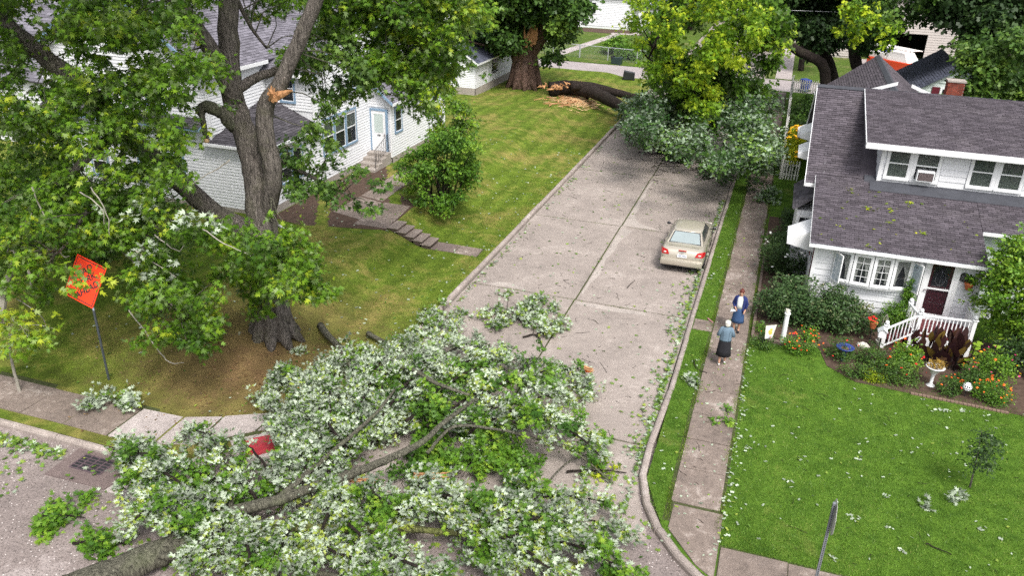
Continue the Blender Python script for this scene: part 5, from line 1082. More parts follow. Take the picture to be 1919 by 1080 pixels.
# ---- the split tree by the white garage
T4 = root('split_tree', (-20.1, 64, .4), 'massive tree with a fresh orange split wound beside the white garage', 'tree')
mb = MB(); Yt = 64
D = limb(mb, [Vector((-20.1,64,.1)), pY(985,140,Yt), pY(983,112,Yt), pY(978,85,Yt)], 1.15, .95, 14, .07, 5, .01)
D += limb(mb, [pY(976,105,Yt), pY(960,70,Yt), pY(940,30,Yt), pY(925,-40,Yt)], .62, .35, 10, .06, 5, .02)
D += limb(mb, [pY(992,105,Yt), pY(1012,75,Yt), pY(1024,30,Yt), pY(1030,-40,Yt)], .48, .3, 10, .06, 5, .02)
D += limb(mb, [pY(965,80,Yt), pY(920,85,62), pY(890,80,61), pY(860,70,60.5)], .14, .05, 6, .06, 5, .02)
for k in range(10):
    a = k*2*pi/10; bs = Vector((-20.1, 64, .45)); mb.tube([tuple(bs+Vector((cos(a)*.75, sin(a)*.75, 2.2))), tuple(bs+Vector((cos(a)*1.05, sin(a)*1.05, .6))), tuple(bs+Vector((cos(a)*1.6, sin(a)*1.6, -.2)))], [.3, .32, .1], 7, True, .06)
mb.build('trunk', M_barkR, T4, smooth=True)
mb = MB()
for k in range(34):
    p = pY(997+random.gauss(0, 5), 76+random.uniform(-18, 14), 62.75); mb.tube([tuple(p), tuple(p+Vector((random.gauss(0, .15), random.uniform(-.2, .1), random.uniform(.4, 1.1))))], [.13, .02], 4)
mb.build('torn_wood', M_wood, T4, kind='stuff')
cl = [c for c in polyclumps([(850,-50),(1110,-50),(1085,20),(1050,60),(1030,75),(1012,50),(985,60),(985,100),(950,80),(900,78),(870,40)], 120, Y=(60.5, 66.5), r=(.9, 1.6)) if math.hypot(px_of(c)[0]-1000, px_of(c)[1]-75) > 34] + polyclumps([(1040,90),(1040,90),(1050,110),(1020,115)], 5, Y=(62, 63), r=(.4, .6))
foliage('crown', cl, 36, .8, 8, .30, STAR, L_deep, T4, .02, .5, .8, .2, .26, .2); mb = MB(); twigs_to(mb, cl, D, .6, .03); mb.build('branches', M_barkD, T4, kind='stuff')
T5 = root('fallen_trunk_tree', (-14, 61, .2), 'torn off dark trunk and its silvery crown fallen over the far end of the street', 'fallen tree')
mb = MB()
E_1 = limb(mb, [pZ(1030,168,.9), pZ(1060,163,1.1), pZ(1110,172,1.2), pZ(1150,192,1.1), pZ(1190,213,.7), pZ(1250,245,.5), pZ(1320,275,.4)], .62, .2, 12, .08, 5, .03)
E_1 += limb(mb, [pZ(1070,160,1.5), pZ(1120,165,1.4), pZ(1180,180,1.2), pZ(1240,200,1.2), pZ(1300,215,1.5)], .40, .15, 10, .08, 5, .03)
mb.tube([tuple(pZ(1050,172,.2)), tuple(pZ(1058,165,1.0))], [.3, .35], 8, True, .1); mb.tube([tuple(pZ(1098,188,.2)), tuple(pZ(1105,175,1.0))], [.1, .15], 8, True, .1)
mb.build('trunk', M_barkD, T5, smooth=True)
mb = MB()
for k in range(60):
    p = pZ(1046+random.gauss(0, 14), 162+random.gauss(0, 2.5), .7+random.random()*.9); mb.tube([tuple(p), tuple(p+Vector((random.uniform(-.7, .3), random.gauss(0, .2), random.uniform(-.1, .3))))], [.08, .01], 4)
mb.build('torn_wood', M_wood, T5, kind='stuff')
cl = polyclumps([(1160,235),(1175,190),(1240,160),(1330,150),(1440,160),(1475,210),(1460,290),(1410,322),(1330,318),(1270,275),(1200,255)], 125, Z=(.3, 4.0), r=(.35, .95)) + polyclumps([(1150,250),(1200,240),(1280,280),(1340,320),(1420,345),(1350,340),(1250,290)], 30, Z=(.1, .8), r=(.25, .5)) + polyclumps([(1380,130),(1430,130),(1445,190),(1445,300),(1400,300)], 22, Z=(2, 4.2), r=(.4, .8)); cl = [c for c in cl if c[0] < -.35]
foliage('crown', cl, 52, .85, 8, .19, STAR, L_limb2, T5, .34, .38, .8, .15, .2, .28, .05)
cl2 = polyclumps([(1165,240),(1175,185),(1220,170),(1260,220),(1270,270),(1200,255)], 40, Z=(.4, 2.6), r=(.4, .8)) + polyclumps([(1400,290),(1460,250),(1470,300),(1420,330)], 10, Z=(.5, 2), r=(.4, .7)); foliage('crown', cl2, 52, .9, 8, .17, STAR, L_limb2, T5, .7, .7, .9, .1, .2, .25, .05)
mb = MB(); twigs_to(mb, cl+cl2, E_1, .8, .03); mb.build('branches', M_barkD, T5, kind='stuff')
wc = MB()
for k in range(260):
    p = pZ(1078+random.gauss(0, 22), 190+random.gauss(0, 6)*1.0, .4); p.z = lawn_z(p.x, p.y)+.02; L = random.uniform(.08, .55); a = random.gauss(.2, .6); wc.obox(p+Vector((0, 0, random.random()*.05)), (L*cos(a), L*sin(a), random.gauss(0, .05)), (-.06*sin(a), .06*cos(a), 0), (0, 0, .02))
tag(wc.build('wood_splinters', M_chip, kind='stuff'), 'litter of orange wood splinters on the grass below the torn trunk', 'wood chips')
wc = MB()
for k in range(90):
    p = pZ(1062+random.gauss(0, 24), 187+random.gauss(0, 7)*1.0, .4); p.z = lawn_z(p.x, p.y)+.03; L = random.uniform(.15, .9); a = random.gauss(.2, .6); wc.obox(p, (L*cos(a), L*sin(a), random.gauss(0, .08)), (-.08*sin(a), .08*cos(a), 0), (0, 0, .03))
tag(wc.build('bark_splinters', M_wood, kind='stuff'), 'reddish bark splinters on the lawn round the torn trunk', 'wood chips')

# ---- yellow green tree hanging over the far street
T6 = root('yellow_green_tree', (1.6, 57, .1), 'tree with bright yellow green leaves overhanging the end of the street', 'tree')
mb = MB(); Yk = 57
G_ = limb(mb, [Vector((3.0,57,-.1)), pY(1545,133,Yk), pY(1500,98,Yk), pY(1450,66,56), pY(1380,30,54), pY(1310,10,52), pY(1260,-20,50)], .38, .14, 10, .06, 5, .03)
G_ += limb(mb, [pY(1400,40,54.5), pY(1340,90,51), pY(1300,150,49)], .14, .06, 7, .06, 4, .04); G_ += limb(mb, [pY(1300,0,52), pY(1240,60,49), pY(1215,110,48)], .12, .05, 7, .06, 4, .04)
mb.build('trunk', M_barkD, T6, smooth=True)
cl = polyclumps([(1195,-50),(1440,-50),(1430,40),(1400,110),(1350,170),(1320,235),(1290,215),(1250,170),(1215,130),(1175,60)], 100, Y=(44, 48), r=(.3, .8)); foliage('crown', cl, 32, .85, 8, .21, MAPLE, L_lime, T6, .05, .62, .9, .35, .2, .32)
cl += polyclumps([(1200,-50),(1480,-50),(1470,70),(1430,180),(1360,250),(1270,200),(1210,130)], 85, Y=(48.5, 53), r=(.7, 1.1))
foliage('crown', cl[100:], 34, .85, 8, .28, STAR, L_mapleG, T6, .02, .3, .9, .3, .25, .2); mb = MB(); twigs_to(mb, cl, G_, .7, .03); mb.build('branches', M_barkD, T6, kind='stuff')
# ---- dark trees behind the brown-roofed house
def big_tree(base, limbs, clumps, m, label, size=.3, dens=34, bark=M_barkD, tint=.45, name='dark_tree', extra=None):
    o = root(name, tuple(base), label, 'tree'); mb = MB(); A_ = []
    for pts, r0, r1 in limbs: A_ += limb(mb, [Vector(p) for p in pts], r0, r1, 9, .06, 5, .03)
    mb.build('trunk', bark, o, smooth=True); foliage('crown', clumps, dens, .85, 8, size, STAR, m, o, .02, tint, .9, .3, size*.8, .2)
    mb = MB(); twigs_to(mb, clumps, A_, .6, .03); mb.build('branches', bark, o, kind='stuff')
    if extra: foliage('young_leaves', extra, 30, .9, 8, size*.9, STAR, L_lime, o, .05, .75, .9, .3, size*.8, .25)
    return o
big_tree((4.5,68,.1), [([(4.5,68,-.1), pY(1552,120,68), pY(1525,80,68), pY(1490,20,67), pY(1470,-60,66)], .55, .25), ([pY(1545,100,68), pY(1500,70,67), pY(1440,50,66)], .3, .15)],
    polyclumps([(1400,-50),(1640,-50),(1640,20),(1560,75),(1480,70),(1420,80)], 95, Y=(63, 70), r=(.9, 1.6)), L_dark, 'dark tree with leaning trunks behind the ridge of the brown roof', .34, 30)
big_tree((6.8,62,.1), [([(6.8,62,-.1), pY(1605,120,62), pY(1600,60,62), pY(1610,-60,62)], .45, .3)],
    polyclumps([(1570,-50),(1760,-50),(1740,30),(1680,55),(1640,90),(1600,70)], 34, Y=(56, 61), r=(.6, 1.0)), L_deep, 'tree with scattered yellow and rusty leaves over the white truck', .28, 26, extra=polyclumps([(1570,0),(1640,0),(1660,40),(1680,70),(1630,70),(1570,70)], 20, Y=(54, 56), r=(.25, .5))+polyclumps([(1690,20),(1700,70),(1660,110),(1660,60)], 3, Y=(54, 55), r=(.2, .4)))
big_tree((18,60,.1), [([(18,60,-.1), pY(1880,60,60), pY(1860,-60,60)], .5, .3), ([pY(1880,110,60), pY(1800,60,59), pY(1740,20,58)], .2, .1)],
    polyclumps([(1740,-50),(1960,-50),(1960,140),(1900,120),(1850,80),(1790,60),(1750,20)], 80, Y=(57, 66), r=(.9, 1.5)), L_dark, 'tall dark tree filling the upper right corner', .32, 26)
big_tree((12.8,50,.1), [([(12.8,50,-.1), pY(1900,150,50), pY(1880,90,50)], .3, .15)],
    polyclumps([(1790,90),(1850,62),(1960,50),(1960,190),(1900,185),(1860,190),(1800,180),(1830,140)], 62, Y=(45, 49), r=(.5, .9)), L_deep, 'mid green maple leaning over the right end of the brown roof', .24, 40, tint=.62)
big_tree((1.2,86,.1), [([(1.2,86,-.1), (1.0,86,4), (.8,86,9)], .3, .2)], [(1.2+RNG.normal()*2.0, 86+RNG.normal()*2.4, 8+RNG.normal()*1.6, 1.3) for _ in range(38)], L_dark, 'street tree beyond the alley beside the far pavement', .38, 16)
# ---- trees and shrubs beyond the alley
k = 0
for (x, y, h, r, lab) in [(-38,122,11,5.5,'round dark tree behind the long white house'), (-24,124,12,5,'tall dark tree behind the middle of the long white house'), (-13,112,9,4.0,'dark tree at the right end of the long white house'), (-55,90,10,4.5,'dark tree beyond the slate roofed garage'), (-9,128,11,5,'distant tree on the left side of the far street'),
        (8,126,11,5,'distant tree on the right side of the far street'), (16,112,11,5,'dark tree behind the open garage'), (28,84,10,5,'dark tree to the right of the open garage'), (-72,74,11,6,'dark tree behind the beige house'), (-44,68,9,4.5,'tree between the beige house and the slate roofed garage'), (40,100,12,6,'far dark tree at the right edge'), (-90,110,12,7,'far dark tree on the left skyline')]:
    cl = [(x+RNG.normal()*r*.42, y+RNG.normal()*r*.42, h*.62+RNG.normal()*h*.2, r*.30) for _ in range(46)]
    big_tree((x, y, .1), [([(x,y,-.1), (x+.3,y,h*.4), (x,y,h*.8)], .35, .12)], cl, L_dark if k % 3 else L_deep, lab, .5, 9, name='far_tree'); k += 1
# ---- shrubs and garden plants
def bush_from(name, poly, n, Y, m, label, base, dens=120, size=.12, tint=.45, r=(.25, .5)):
    o = root(name, base, label, 'bush'); cl = polyclumps(poly, n, Y=Y, r=r); cl = [c for c in cl if c[2] > base[2]+.1]
    foliage('foliage', cl, dens, .95, 9, size, STAR, m, o, .02, tint, .7, .15, size*.8, .24); mb = MB()
    for c in cl[::5]: q = Vector(c[:3]); b0 = Vector(base)+Vector((RNG.normal()*.3, RNG.normal()*.3, -.1)); mb.tube([tuple(b0), tuple((b0+q)*.5+Vector((0, 0, .3))), tuple(q)], [.04, .025, .008], 5)
    mb.build('stem', M_barkD, o); return o
bush_from('ragged_bush', [(795,262),(850,240),(890,262),(896,310),(878,352),(850,380),(825,402),(795,395),(765,372),(748,330),(750,292)], 88, (32.0, 34.6), L_shrub, 'big ragged bright green bush beside the walkway of the white house', (-14.1, 33.0, .75))
bush_from('leaning_shoots', [(800,200),(815,172),(850,168),(868,195),(890,215),(892,262),(850,275),(800,270),(790,235)], 40, (33.6, 36.2), L_mapleG, 'loose lighter green shoots rising above the big ragged bush', (-15.0, 34.8, .75), 80, .15, .55, (.2, .42))
shrub('dusty_shrub', (1.55, 28.4, .85), (1.4, 1.2, 1.0), 1000, L_hydr, 'dusty green shrub at the pavement corner in front of the house', 'shrub', .10, 8)
shrub('dusty_shrub', (3.1, 28.3, .85), (1.25, .9, .98), 800, L_hydr, 'wide dusty green shrub with tan tips under the bow window', 'shrub', .10, 8, tint=.5)
shrub('fern_bush', (5.0, 28.75, .75), (.62, .42, .62), 420, L_shrub, 'bright green feathery bush against the wall left of the porch rail', 'bush', .06, 10)
vn = shrub('climbing_vine', (5.27, 29.08, 1.6), (.16, .1, .62), 150, L_shrub, 'green vine climbing the wall past the mailbox', 'vine', .08, 8)
big = shrub('garden_maple', (8.7, 28.6, 2.5), (1.7, 1.5, 2.1), 1250, L_shrub, 'yellow tinted green bush tree to the right of the porch', 'tree', .13, 8, STAR, tint=.72)
shrub('hedge_shade', (9.2, 27.2, .7), (1.6, .8, .8), 500, L_dark, 'dark shaded shrub under the bush tree at the right edge', 'shrub', .1, 8)
ro = shrub('rose_bush', (1.1, 33.2, .9), (.95, 1.9, .95), 950, L_dark, 'dark green rose bush with white blooms along the pavement', 'rose bush', .09, 8, tint=.6)
M_wf = mat('white_petal', (.8, .8, .76), .7, .08, 20)
def blossoms(parent, pts, r, m, name='blossom'):
    q = MB(); q.add([(r*cos(i*pi/4), r*sin(i*pi/4), .3*r if i % 2 else 0) for i in range(8)]+[(0, 0, r*.5), (0, 0, -r*.5)], [(i, (i+1) % 8, 8) for i in range(8)]+[((i+1) % 8, i, 9) for i in range(8)])
    me = bpy.data.meshes.new(name); me.from_pydata(q.v, [], q.f); me.materials.append(m); me.update()
    for p in pts:
        o = bpy.data.objects.new(name, me); link(o, parent); o.location = p; s = random.uniform(.7, 1.25); o.scale = (s, s, s); o.rotation_euler = (random.gauss(0, .4), random.gauss(0, .4), random.random()*6)
def top_pts(c, r, n, zb=.1):
    out = []
    for _ in range(n):
        d = unit(RNG.normal(size=(1, 3)))[0]; d[2] = abs(d[2]); out.append(tuple(np.array(c)+d*np.array(r)*1.02))
    return out
blossoms(ro, top_pts((1.1,33.2,.9), (.95,1.9,.95), 22), .055, M_wf)
shrub('dark_shrub', (1.35, 36.9, .8), (.7, 1.6, .8), 500, L_dark, 'dark shrub between the rose bush and the side bay', 'shrub', .09, 8)
shrub('low_groundcover', (.55, 27.1, .3), (.3, .4, .2), 70, L_shrub, 'low green tuft inside the edging blocks at the pavement corner', 'plant', .05, 8)
yb_ = shrub('yellow_flower_bush', (1.1, 49, 1.5), (.6, 2.4, 1.2), 420, L_yellow, 'shrub with golden yellow flowers inside the picket fence', 'bush', .11, 8, tint=.7)
blossoms(yb_, top_pts((1.1,49,1.5), (.6,2.4,1.2), 30), .13, mat('gold_petal', (.85, .45, .02), .7, .1))
shrub('side_yard_bush', (1.5, 60, 1.2), (.8, 4.5, 1.1), 420, L_deep, 'long leafy bush inside the picket fence near the alley', 'bush', .18, 8, STAR)
shrub('overgrown_bush', (1.35, 53.5, 1.1), (.6, 3.2, .95), 420, L_deep, 'overgrown bush at the fence beside the fallen crown', 'bush', .2, 8, STAR)
M_or = mat('orange_petal', (.80, .14, .02), .7, .15, 30); M_rd = mat('red_petal', (.62, .02, .02), .7, .15, 30); M_pk = mat('pink_petal', (.70, .05, .22), .7, .1, 30)
def flowerbed(c, r, n, label, m, cols, nb, size=.06, tint=.45, name='flower_clump', lt=OVAL, br=.034):
    r = tuple(q*1.22 for q in r); o = shrub(name, c, r, int(n*1.25), m, label, 'flowers', size, 8, lt, tint=tint)
    for col, k in zip(cols, nb): blossoms(o, top_pts(c, r, k), br, col)
    return o
flowerbed((1.95,26.05,.42), (.55,.42,.36), 230, 'round marigold clump with orange flowers beside the white post', L_shrub, [M_or, M_rd], [24, 8])
flowerbed((.72,25.95,.38), (.38,.42,.32), 120, 'green clump behind the little garden flag', L_deep, [M_or], [2])
flowerbed((2.15,27.0,.45), (.3,.25,.3), 90, 'small green and orange clump right behind the white post', L_shrub, [M_or], [5])
flowerbed((3.15,26.25,.42), (.5,.55,.38), 170, 'dark leafy clump with one red bloom beside the blue birdbath', L_deep, [M_rd], [3])
flowerbed((3.55,25.05,.38), (.42,.35,.32), 150, 'blue green leafy clump in front of the birdbath', L_deep, [M_rd], [0])
flowerbed((4.15,26.0,.42), (.55,.6,.36), 220, 'dense dark green clump in the middle of the flower bed', L_deep, [M_rd], [1])
flowerbed((4.15,24.95,.3), (.32,.2,.2), 90, 'lime yellow leafy plant at the bed edge', L_yellow, [M_rd], [0], tint=.5)
flowerbed((4.85,25.25,.42), (.7,.5,.38), 330, 'broad leafy clump with small red flowers along the lawn', L_deep, [M_rd, M_or], [5, 2], tint=.6)
flowerbed((5.15,26.25,.55), (.42,.45,.5), 180, 'tall zinnia clump with coral blooms left of the canna', L_shrub, [M_or, M_rd], [8, 4], .08, .6)
flowerbed((6.35,24.95,.42), (.36,.3,.34), 130, 'zinnia clump with orange dots right of the white urn', L_deep, [M_or, M_rd], [8, 2])
flowerbed((7.05,25.6,.5), (.5,.4,.42), 190, 'leafy clump with pink and orange blooms behind the lattice ball', L_deep, [M_pk, M_or], [6, 7])
flowerbed((7.45,24.9,.42), (.48,.36,.4), 240, 'marigold mass with many orange blooms at the end of the bed', L_shrub, [M_or], [34])
flowerbed((7.7,26.1,.7), (.55,.5,.62), 220, 'tall mixed clump with pink and yellow blooms beside the canna', L_shrub, [M_pk, M_or, MATS['gold_petal']], [7, 5, 4], .08, .6)
# canna with big burgundy leaves, one part each
cn = root('canna', (5.9, 26.7, .15), 'dark burgundy canna with broad upright leaves in front of the porch rail', 'plant')
LEAF = np.array([(0,0),(.09,.12),(.2,.38),(.2,.62),(.1,.86),(0,1),(-.1,.86),(-.2,.62),(-.2,.38),(-.09,.12)])
mb = MB()
for k in range(15):
    x, y = 5.0+RNG.random()*2.1, 26.45+RNG.random()*.65; h = RNG.uniform(.8, 1.25); mb.tube([(x,y,.12),(x+.03,y,h)], [.025,.015], 5)
    for j in range(6):
        z = .2+h*(j+.4)/6.6; a = RNG.random()*6.28; ax = np.array([[cos(a)*(.8-.1*j), sin(a)*(.8-.1*j)-.1, .6+.14*j]]); nr = np.array([[cos(a)*.8, sin(a)*.8-.4, .6]])
        leaves_mesh('leaf', np.array([[x, y, z]]), ax, nr, np.array([RNG.uniform(.42, .62)]), np.array([RNG.uniform(.1, .75) if RNG.random() < .85 else 1.0]), LEAF, L_burg, cn, None, .12)
mb.build('stalk', M_barkD, cn)
sf = root('sunflower_plant', (7.5, 26.5, .15), 'tall plant with pale heart shaped leaves right of the porch rail', 'plant'); mb = MB()
for x, y in ((7.25,26.7),(7.6,26.5),(7.05,26.6)):
    mb.tube([(x,y,.1),(x+.05,y-.05,1.5)], [.02,.012], 5)
    for j in range(5):
        a = RNG.random()*6.28; leaves_mesh('leaf', np.array([[x, y, .5+.2*j]]), np.array([[cos(a), sin(a), .15]]), np.array([[0, -.2, 1.]]), np.array([.26]), np.array([.9]), np.array([(0,0),(.35,.05),(.42,.4),(.2,.8),(0,1),(-.2,.8),(-.42,.4),(-.35,.05)]), L_shrub, sf, None, .2)
mb.build('stalk', M_barkD, sf)
# lawn sapling
sp_ = root('lawn_sapling', (6.2, 20.05, .15), 'thin young tree with a small dark leafy crown on the right lawn', 'tree')
mb = MB(); q = limb(mb, [Vector((6.2,20.05,.1)), pY(1822,895,20.05), pY(1830,860,20), pY(1840,810,20)], .028, .012, 6); mb.build('trunk', M_bark, sp_)
cl = polyclumps([(1812,850),(1830,815),(1858,800),(1870,830),(1862,865),(1845,890),(1818,885)], 20, Y=(19.6, 20.3), r=(.16, .28)); foliage('crown', cl, 150, 1, 7, .085, OVAL, L_dark, sp_, .02, .62, .9, .2, .06); mb = MB(); twigs_to(mb, cl, q, .9, .004); mb.build('branches', M_barkD, sp_)
# weeds beyond the alley
for (x, y, r, lab) in [(-17.5,87,1.3,'weedy bush behind the chain link fence'), (-13.5,88,1.6,'broad leafy weeds at the right part of the fence'), (-15.5,84.5,1.2,'pale flowering weeds just behind the fence')]:
    shrub('weed_bush', (x, y, r*.7), (r*1.3, r, r*.8), 240, L_shrub, lab, 'weeds', .22, 7, STAR)
# ================================================================== OBJECTS
# ---- porch rail and steps
M_vinyl = mat('white_vinyl', (.80, .81, .83), .4, .04, 3, .4)
pr = root('porch_railing', (6.2, 28.0, .15), 'white porch railing with turned caps round the dark red deck', 'railing')
def post(x, y, z0, z1, parent):
    b = MB(); b.box(x-.06, x+.06, y-.06, y+.06, z0, z1); b.box(x-.085, x+.085, y-.085, y+.085, z1-.04, z1); o = b.build('post', M_vinyl, parent, bevel=.006)
    b = MB(); b.lathe((x, y, z1), [(.04,0),(.05,.02),(.07,.07),(.06,.12),(.01,.15)], 8); b.build('cap', M_vinyl, o, smooth=True)
def rail(a, c, n, parent, h=.62):
    a, c = Vector(a), Vector(c); U = Vector((0, 0, 1)); d = (c-a); s = Vector((-d.y, d.x, 0)).normalized()
    b = MB(); b.obox(a-s*.035, d, s*.07, U*.05); b.build('top_rail', M_vinyl, parent); b = MB(); b.obox(a-s*.025-U*h, d, s*.05, U*.045); b.build('bottom_rail', M_vinyl, parent)
    for i in range(1, n): p = a+d*(i/n); b = MB(); b.obox(p-U*(h-.04)-s*.016, d.normalized()*.034, s*.034, U*(h-.04)); b.build('baluster', M_vinyl, parent)
PT = [(4.55, 27.45, .15, 1.05), (5.55, 27.75, .7, 1.55), (7.25, 27.95, .7, 1.5), (7.25, 29.1, .7, 1.5), (5.35, 28.75, .7, 1.45)]
for p in PT: post(*p, pr)
rail((4.61,27.47,.88), (5.49,27.73,1.40), 8, pr, .66); rail((5.61,27.75,1.42), (7.19,27.95,1.40), 13, pr, .66); rail((7.25,28.01,1.40), (7.25,29.04,1.40), 8, pr, .66); rail((5.36,28.69,1.35), (5.52,27.82,1.40), 4, pr, .66)
M_deck = mat('dark_red_deck', (.13, .03, .035), .5, .25, 5)
dk = root('porch_deck', (6.4, 28.5, .15), 'dark red painted porch deck and steps under the front door', 'porch')
for i in range(7): b = MB(); b.box(5.35+i*.275, 5.615+i*.275, 27.72, 29.14, .68, .72); b.build('plank', M_deck, dk)
b = MB(); b.box(5.35, 7.27, 27.68, 27.71, .2, .66); b.box(5.35, 7.25, 27.72, 29.2, .15, .66); b.build('skirt', M_vinyl, dk)
for i in range(3): b = MB(); b.box(4.75+i*.22, 5.33, 27.72, 28.7, .15, .30+.16*i+(.0)); b.build('step', M_deck, dk)
# ---- house-side garden things
o = root('garden_post', (1.3, 26.45, .15), 'white fluted post topped by a small ornament at the flower bed', 'post')
b = MB(); b.lathe((1.3, 26.45, .12), [(.12,0),(.12,.06),(.085,.1),(.075,1.15),(.1,1.17),(.1,1.22)], 12); b.build('column', M_vinyl, o)
b = MB(); b.lathe((1.3, 26.45, 1.34), [(.03,0),(.07,.04),(.05,.09)], 8); b.tube([(1.22,26.43,1.4),(1.3,26.45,1.46),(1.38,26.46,1.42)], [.02,.045,.015], 6); b.ell((1.24,26.44,1.47), (.03,.03,.035), 6, 4); b.build('ornament', mat('stone_white', (.6, .58, .52), .8, .2, 9), o)
o = root('garden_flag', (.82, 25.75, .15), 'small cream garden flag with a yellow figure beside the marigolds', 'flag')
b = MB(); P_ = [(.66,25.72,1.08),(1.0,25.76,1.16),(.92,25.74,.66),(.70,25.70,.60)]; b.prism(P_[::-1], (0, -.008, 0)); b.build('flag_cloth', mat('flag_cream', (.78, .76, .66), .8, .06), o)
b = MB(); b.tube([(.64,25.75,.1),(.64,25.75,1.14),(1.02,25.79,1.2)], .009, 5); b.build('pole', M_black, o)
b = MB(); b.ell((.83,25.715,.86), (.07,.006,.09), 8, 5); b.ell((.86,25.715,.97), (.04,.006,.045), 8, 5); b.build('printed_figure', mat('flag_yellow', (.65, .55, .12), .8), o)
b = MB(); b.add([(.715,25.695,.62),(.915,25.73,.67),(.918,25.73,.72),(.71,25.70,.68)], [(0,1,2,3)]); b.build('printed_band', mat('flag_blue', (.35, .45, .6), .8), o)
M_bb = mat('blue_glaze', (.03, .05, .22), .2, .25, 8, .6)
o = root('bird_bath', (3.25, 26.0, .15), 'blue glazed bird bath bowl low among the flowers', 'bird bath')
b = MB(); b.lathe((3.25, 26.0, .05), [(.16,0),(.08,.1),(.07,.45),(.12,.52)], 12); b.build('stem', M_bb, o)
b = MB(); b.lathe((3.25, 26.0, .55), [(.10,0),(.24,.05),(.29,.11),(.27,.115),(.22,.07),(.02,.05)], 20); b.build('bowl', M_bb, o, smooth=True); b = MB(); b.lathe((3.25, 26.0, .607), [(.2,0),(.2,.004)], 16); b.build('wet_bowl_floor', mat('bowl_brown', (.12, .07, .06), .2, .3, 10, .6), o)
o = root('bird_house', (4.4, 27.1, .15), 'small white bird house on a post by the porch steps', 'bird house')
b = MB(); b.tube([(4.42,27.1,.1),(4.42,27.1,.72)], .02, 5); b.build('post', M_barkD, o); b = MB(); b.box(4.30,4.54,27.0,27.22,.72,.92); b.prism([(4.30,27.0,.92),(4.54,27.0,.92),(4.42,27.0,1.02)], (0,.22,0)); b.build('box_body', M_vinyl, o)
for s in (-1, 1): b = MB(); b.obox((4.42, 26.96, 1.05), (s*.16, 0, -.13), (0, .3, 0), (0, 0, .015)); b.build('roof', mat('grey_tin', (.5, .53, .55), .5, .1), o)
o = root('geranium_pot', (4.15, 27.55, .15), 'terracotta pot with red geraniums on a stand near the porch', 'plant pot')
b = MB(); b.tube([(4.15,27.55,.1),(4.15,27.55,.78)], .015, 5); b.build('stand', M_black, o); b = MB(); b.lathe((4.15,27.55,.78), [(.08,0),(.13,.2),(.145,.2),(.145,.24),(.1,.24)], 12); b.build('pot', M_terra, o)
cs = cloud((4.15,27.55,1.08), (.16,.14,.08), 14); leaves_mesh('foliage', *tufts(cs, 6, .07, .05, .6, 0, -.1, .5), OVAL, L_shrub, o, 'stuff'); blossoms(o, top_pts((4.1,27.52,1.1), (.14,.12,.12), 14), .045, M_rd)
o = root('wire_planter', (4.5, 27.6, .15), 'tall spindly potted plant with a wire support behind the bird house', 'plant pot')
b = MB(); b.lathe((4.5,27.6,.12), [(.1,0),(.15,.2),(.16,.22)], 10); b.build('pot', MATS['stone_white'], o); b = MB()
for k in range(5): b.tube([(4.5+.1*cos(k*1.26),27.6+.1*sin(k*1.26),.3),(4.5+.08*cos(k*1.26),27.6+.08*sin(k*1.26),1.2),(4.5,27.6,1.35)], .008, 4)
b.build('wire_frame', M_twig, o); leaves_mesh('foliage', *tufts(cloud((4.5,27.6,1.0), (.14,.14,.4), 26), 5, .07, .05, .6, 0, .1, .6), OVAL, L_hydr, o, 'stuff')
o = root('pale_rock', (3.95, 27.2, .15), 'pale grey rock on the soil beside the flower bed', 'rock'); b = MB(); b.ell((3.95,27.2,.22), (.22,.14,.12), 9, 6); b.v = [(x+random.gauss(0,.012), y+random.gauss(0,.012), z+random.gauss(0,.012)) for x, y, z in b.v]; b.build('rock_body', MATS['stone_white'], o)
o = root('white_urn', (5.85, 25.3, .15), 'white footed urn planter with yellow brown plants in the flower bed', 'urn')
b = MB(); b.lathe((5.85,25.3,.12), [(.15,0),(.13,.05),(.05,.12),(.05,.42),(.1,.5),(.22,.68),(.29,.72),(.27,.74),(.2,.68)], 16); b.build('urn_body', M_vinyl, o, smooth=True)
leaves_mesh('foliage', *tufts(cloud((5.88,25.3,.92), (.24,.2,.12), 50), 7, .07, .05, .6, 0, -.3, .8), OVAL, leafmat('rusty_leaf', (.10,.06,.02), (.28,.17,.03), (.45,.30,.05), (.2,.14,.04)), o, 'stuff')
o = root('lattice_ball', (6.78, 24.95, .15), 'white openwork garden ball among the orange flowers', 'ornament')
b = MB(); b.tube([(6.78,24.95,.1),(6.78,24.95,.4)], .015, 5); b.build('stem', M_black, o); b = MB(); b.ell((6.78,24.95,.52), (.09,.09,.09), 10, 6); b.build('dark_core', M_dark, o, smooth=True); b = MB()
for k in range(6):
    a = k*pi/6; b.tube([(6.78+.125*cos(a)*cos(t), 24.95+.125*sin(a)*cos(t), .52+.125*sin(t)) for t in [i*pi/8 for i in range(17)]], .014, 5)
for zz in (-.07, 0, .07): r_ = math.sqrt(.125**2-zz*zz); b.tube([(6.78+r_*cos(t), 24.95+r_*sin(t), .52+zz) for t in [i*pi/8 for i in range(17)]], .014, 5)
b.build('lattice', M_vinyl, o)
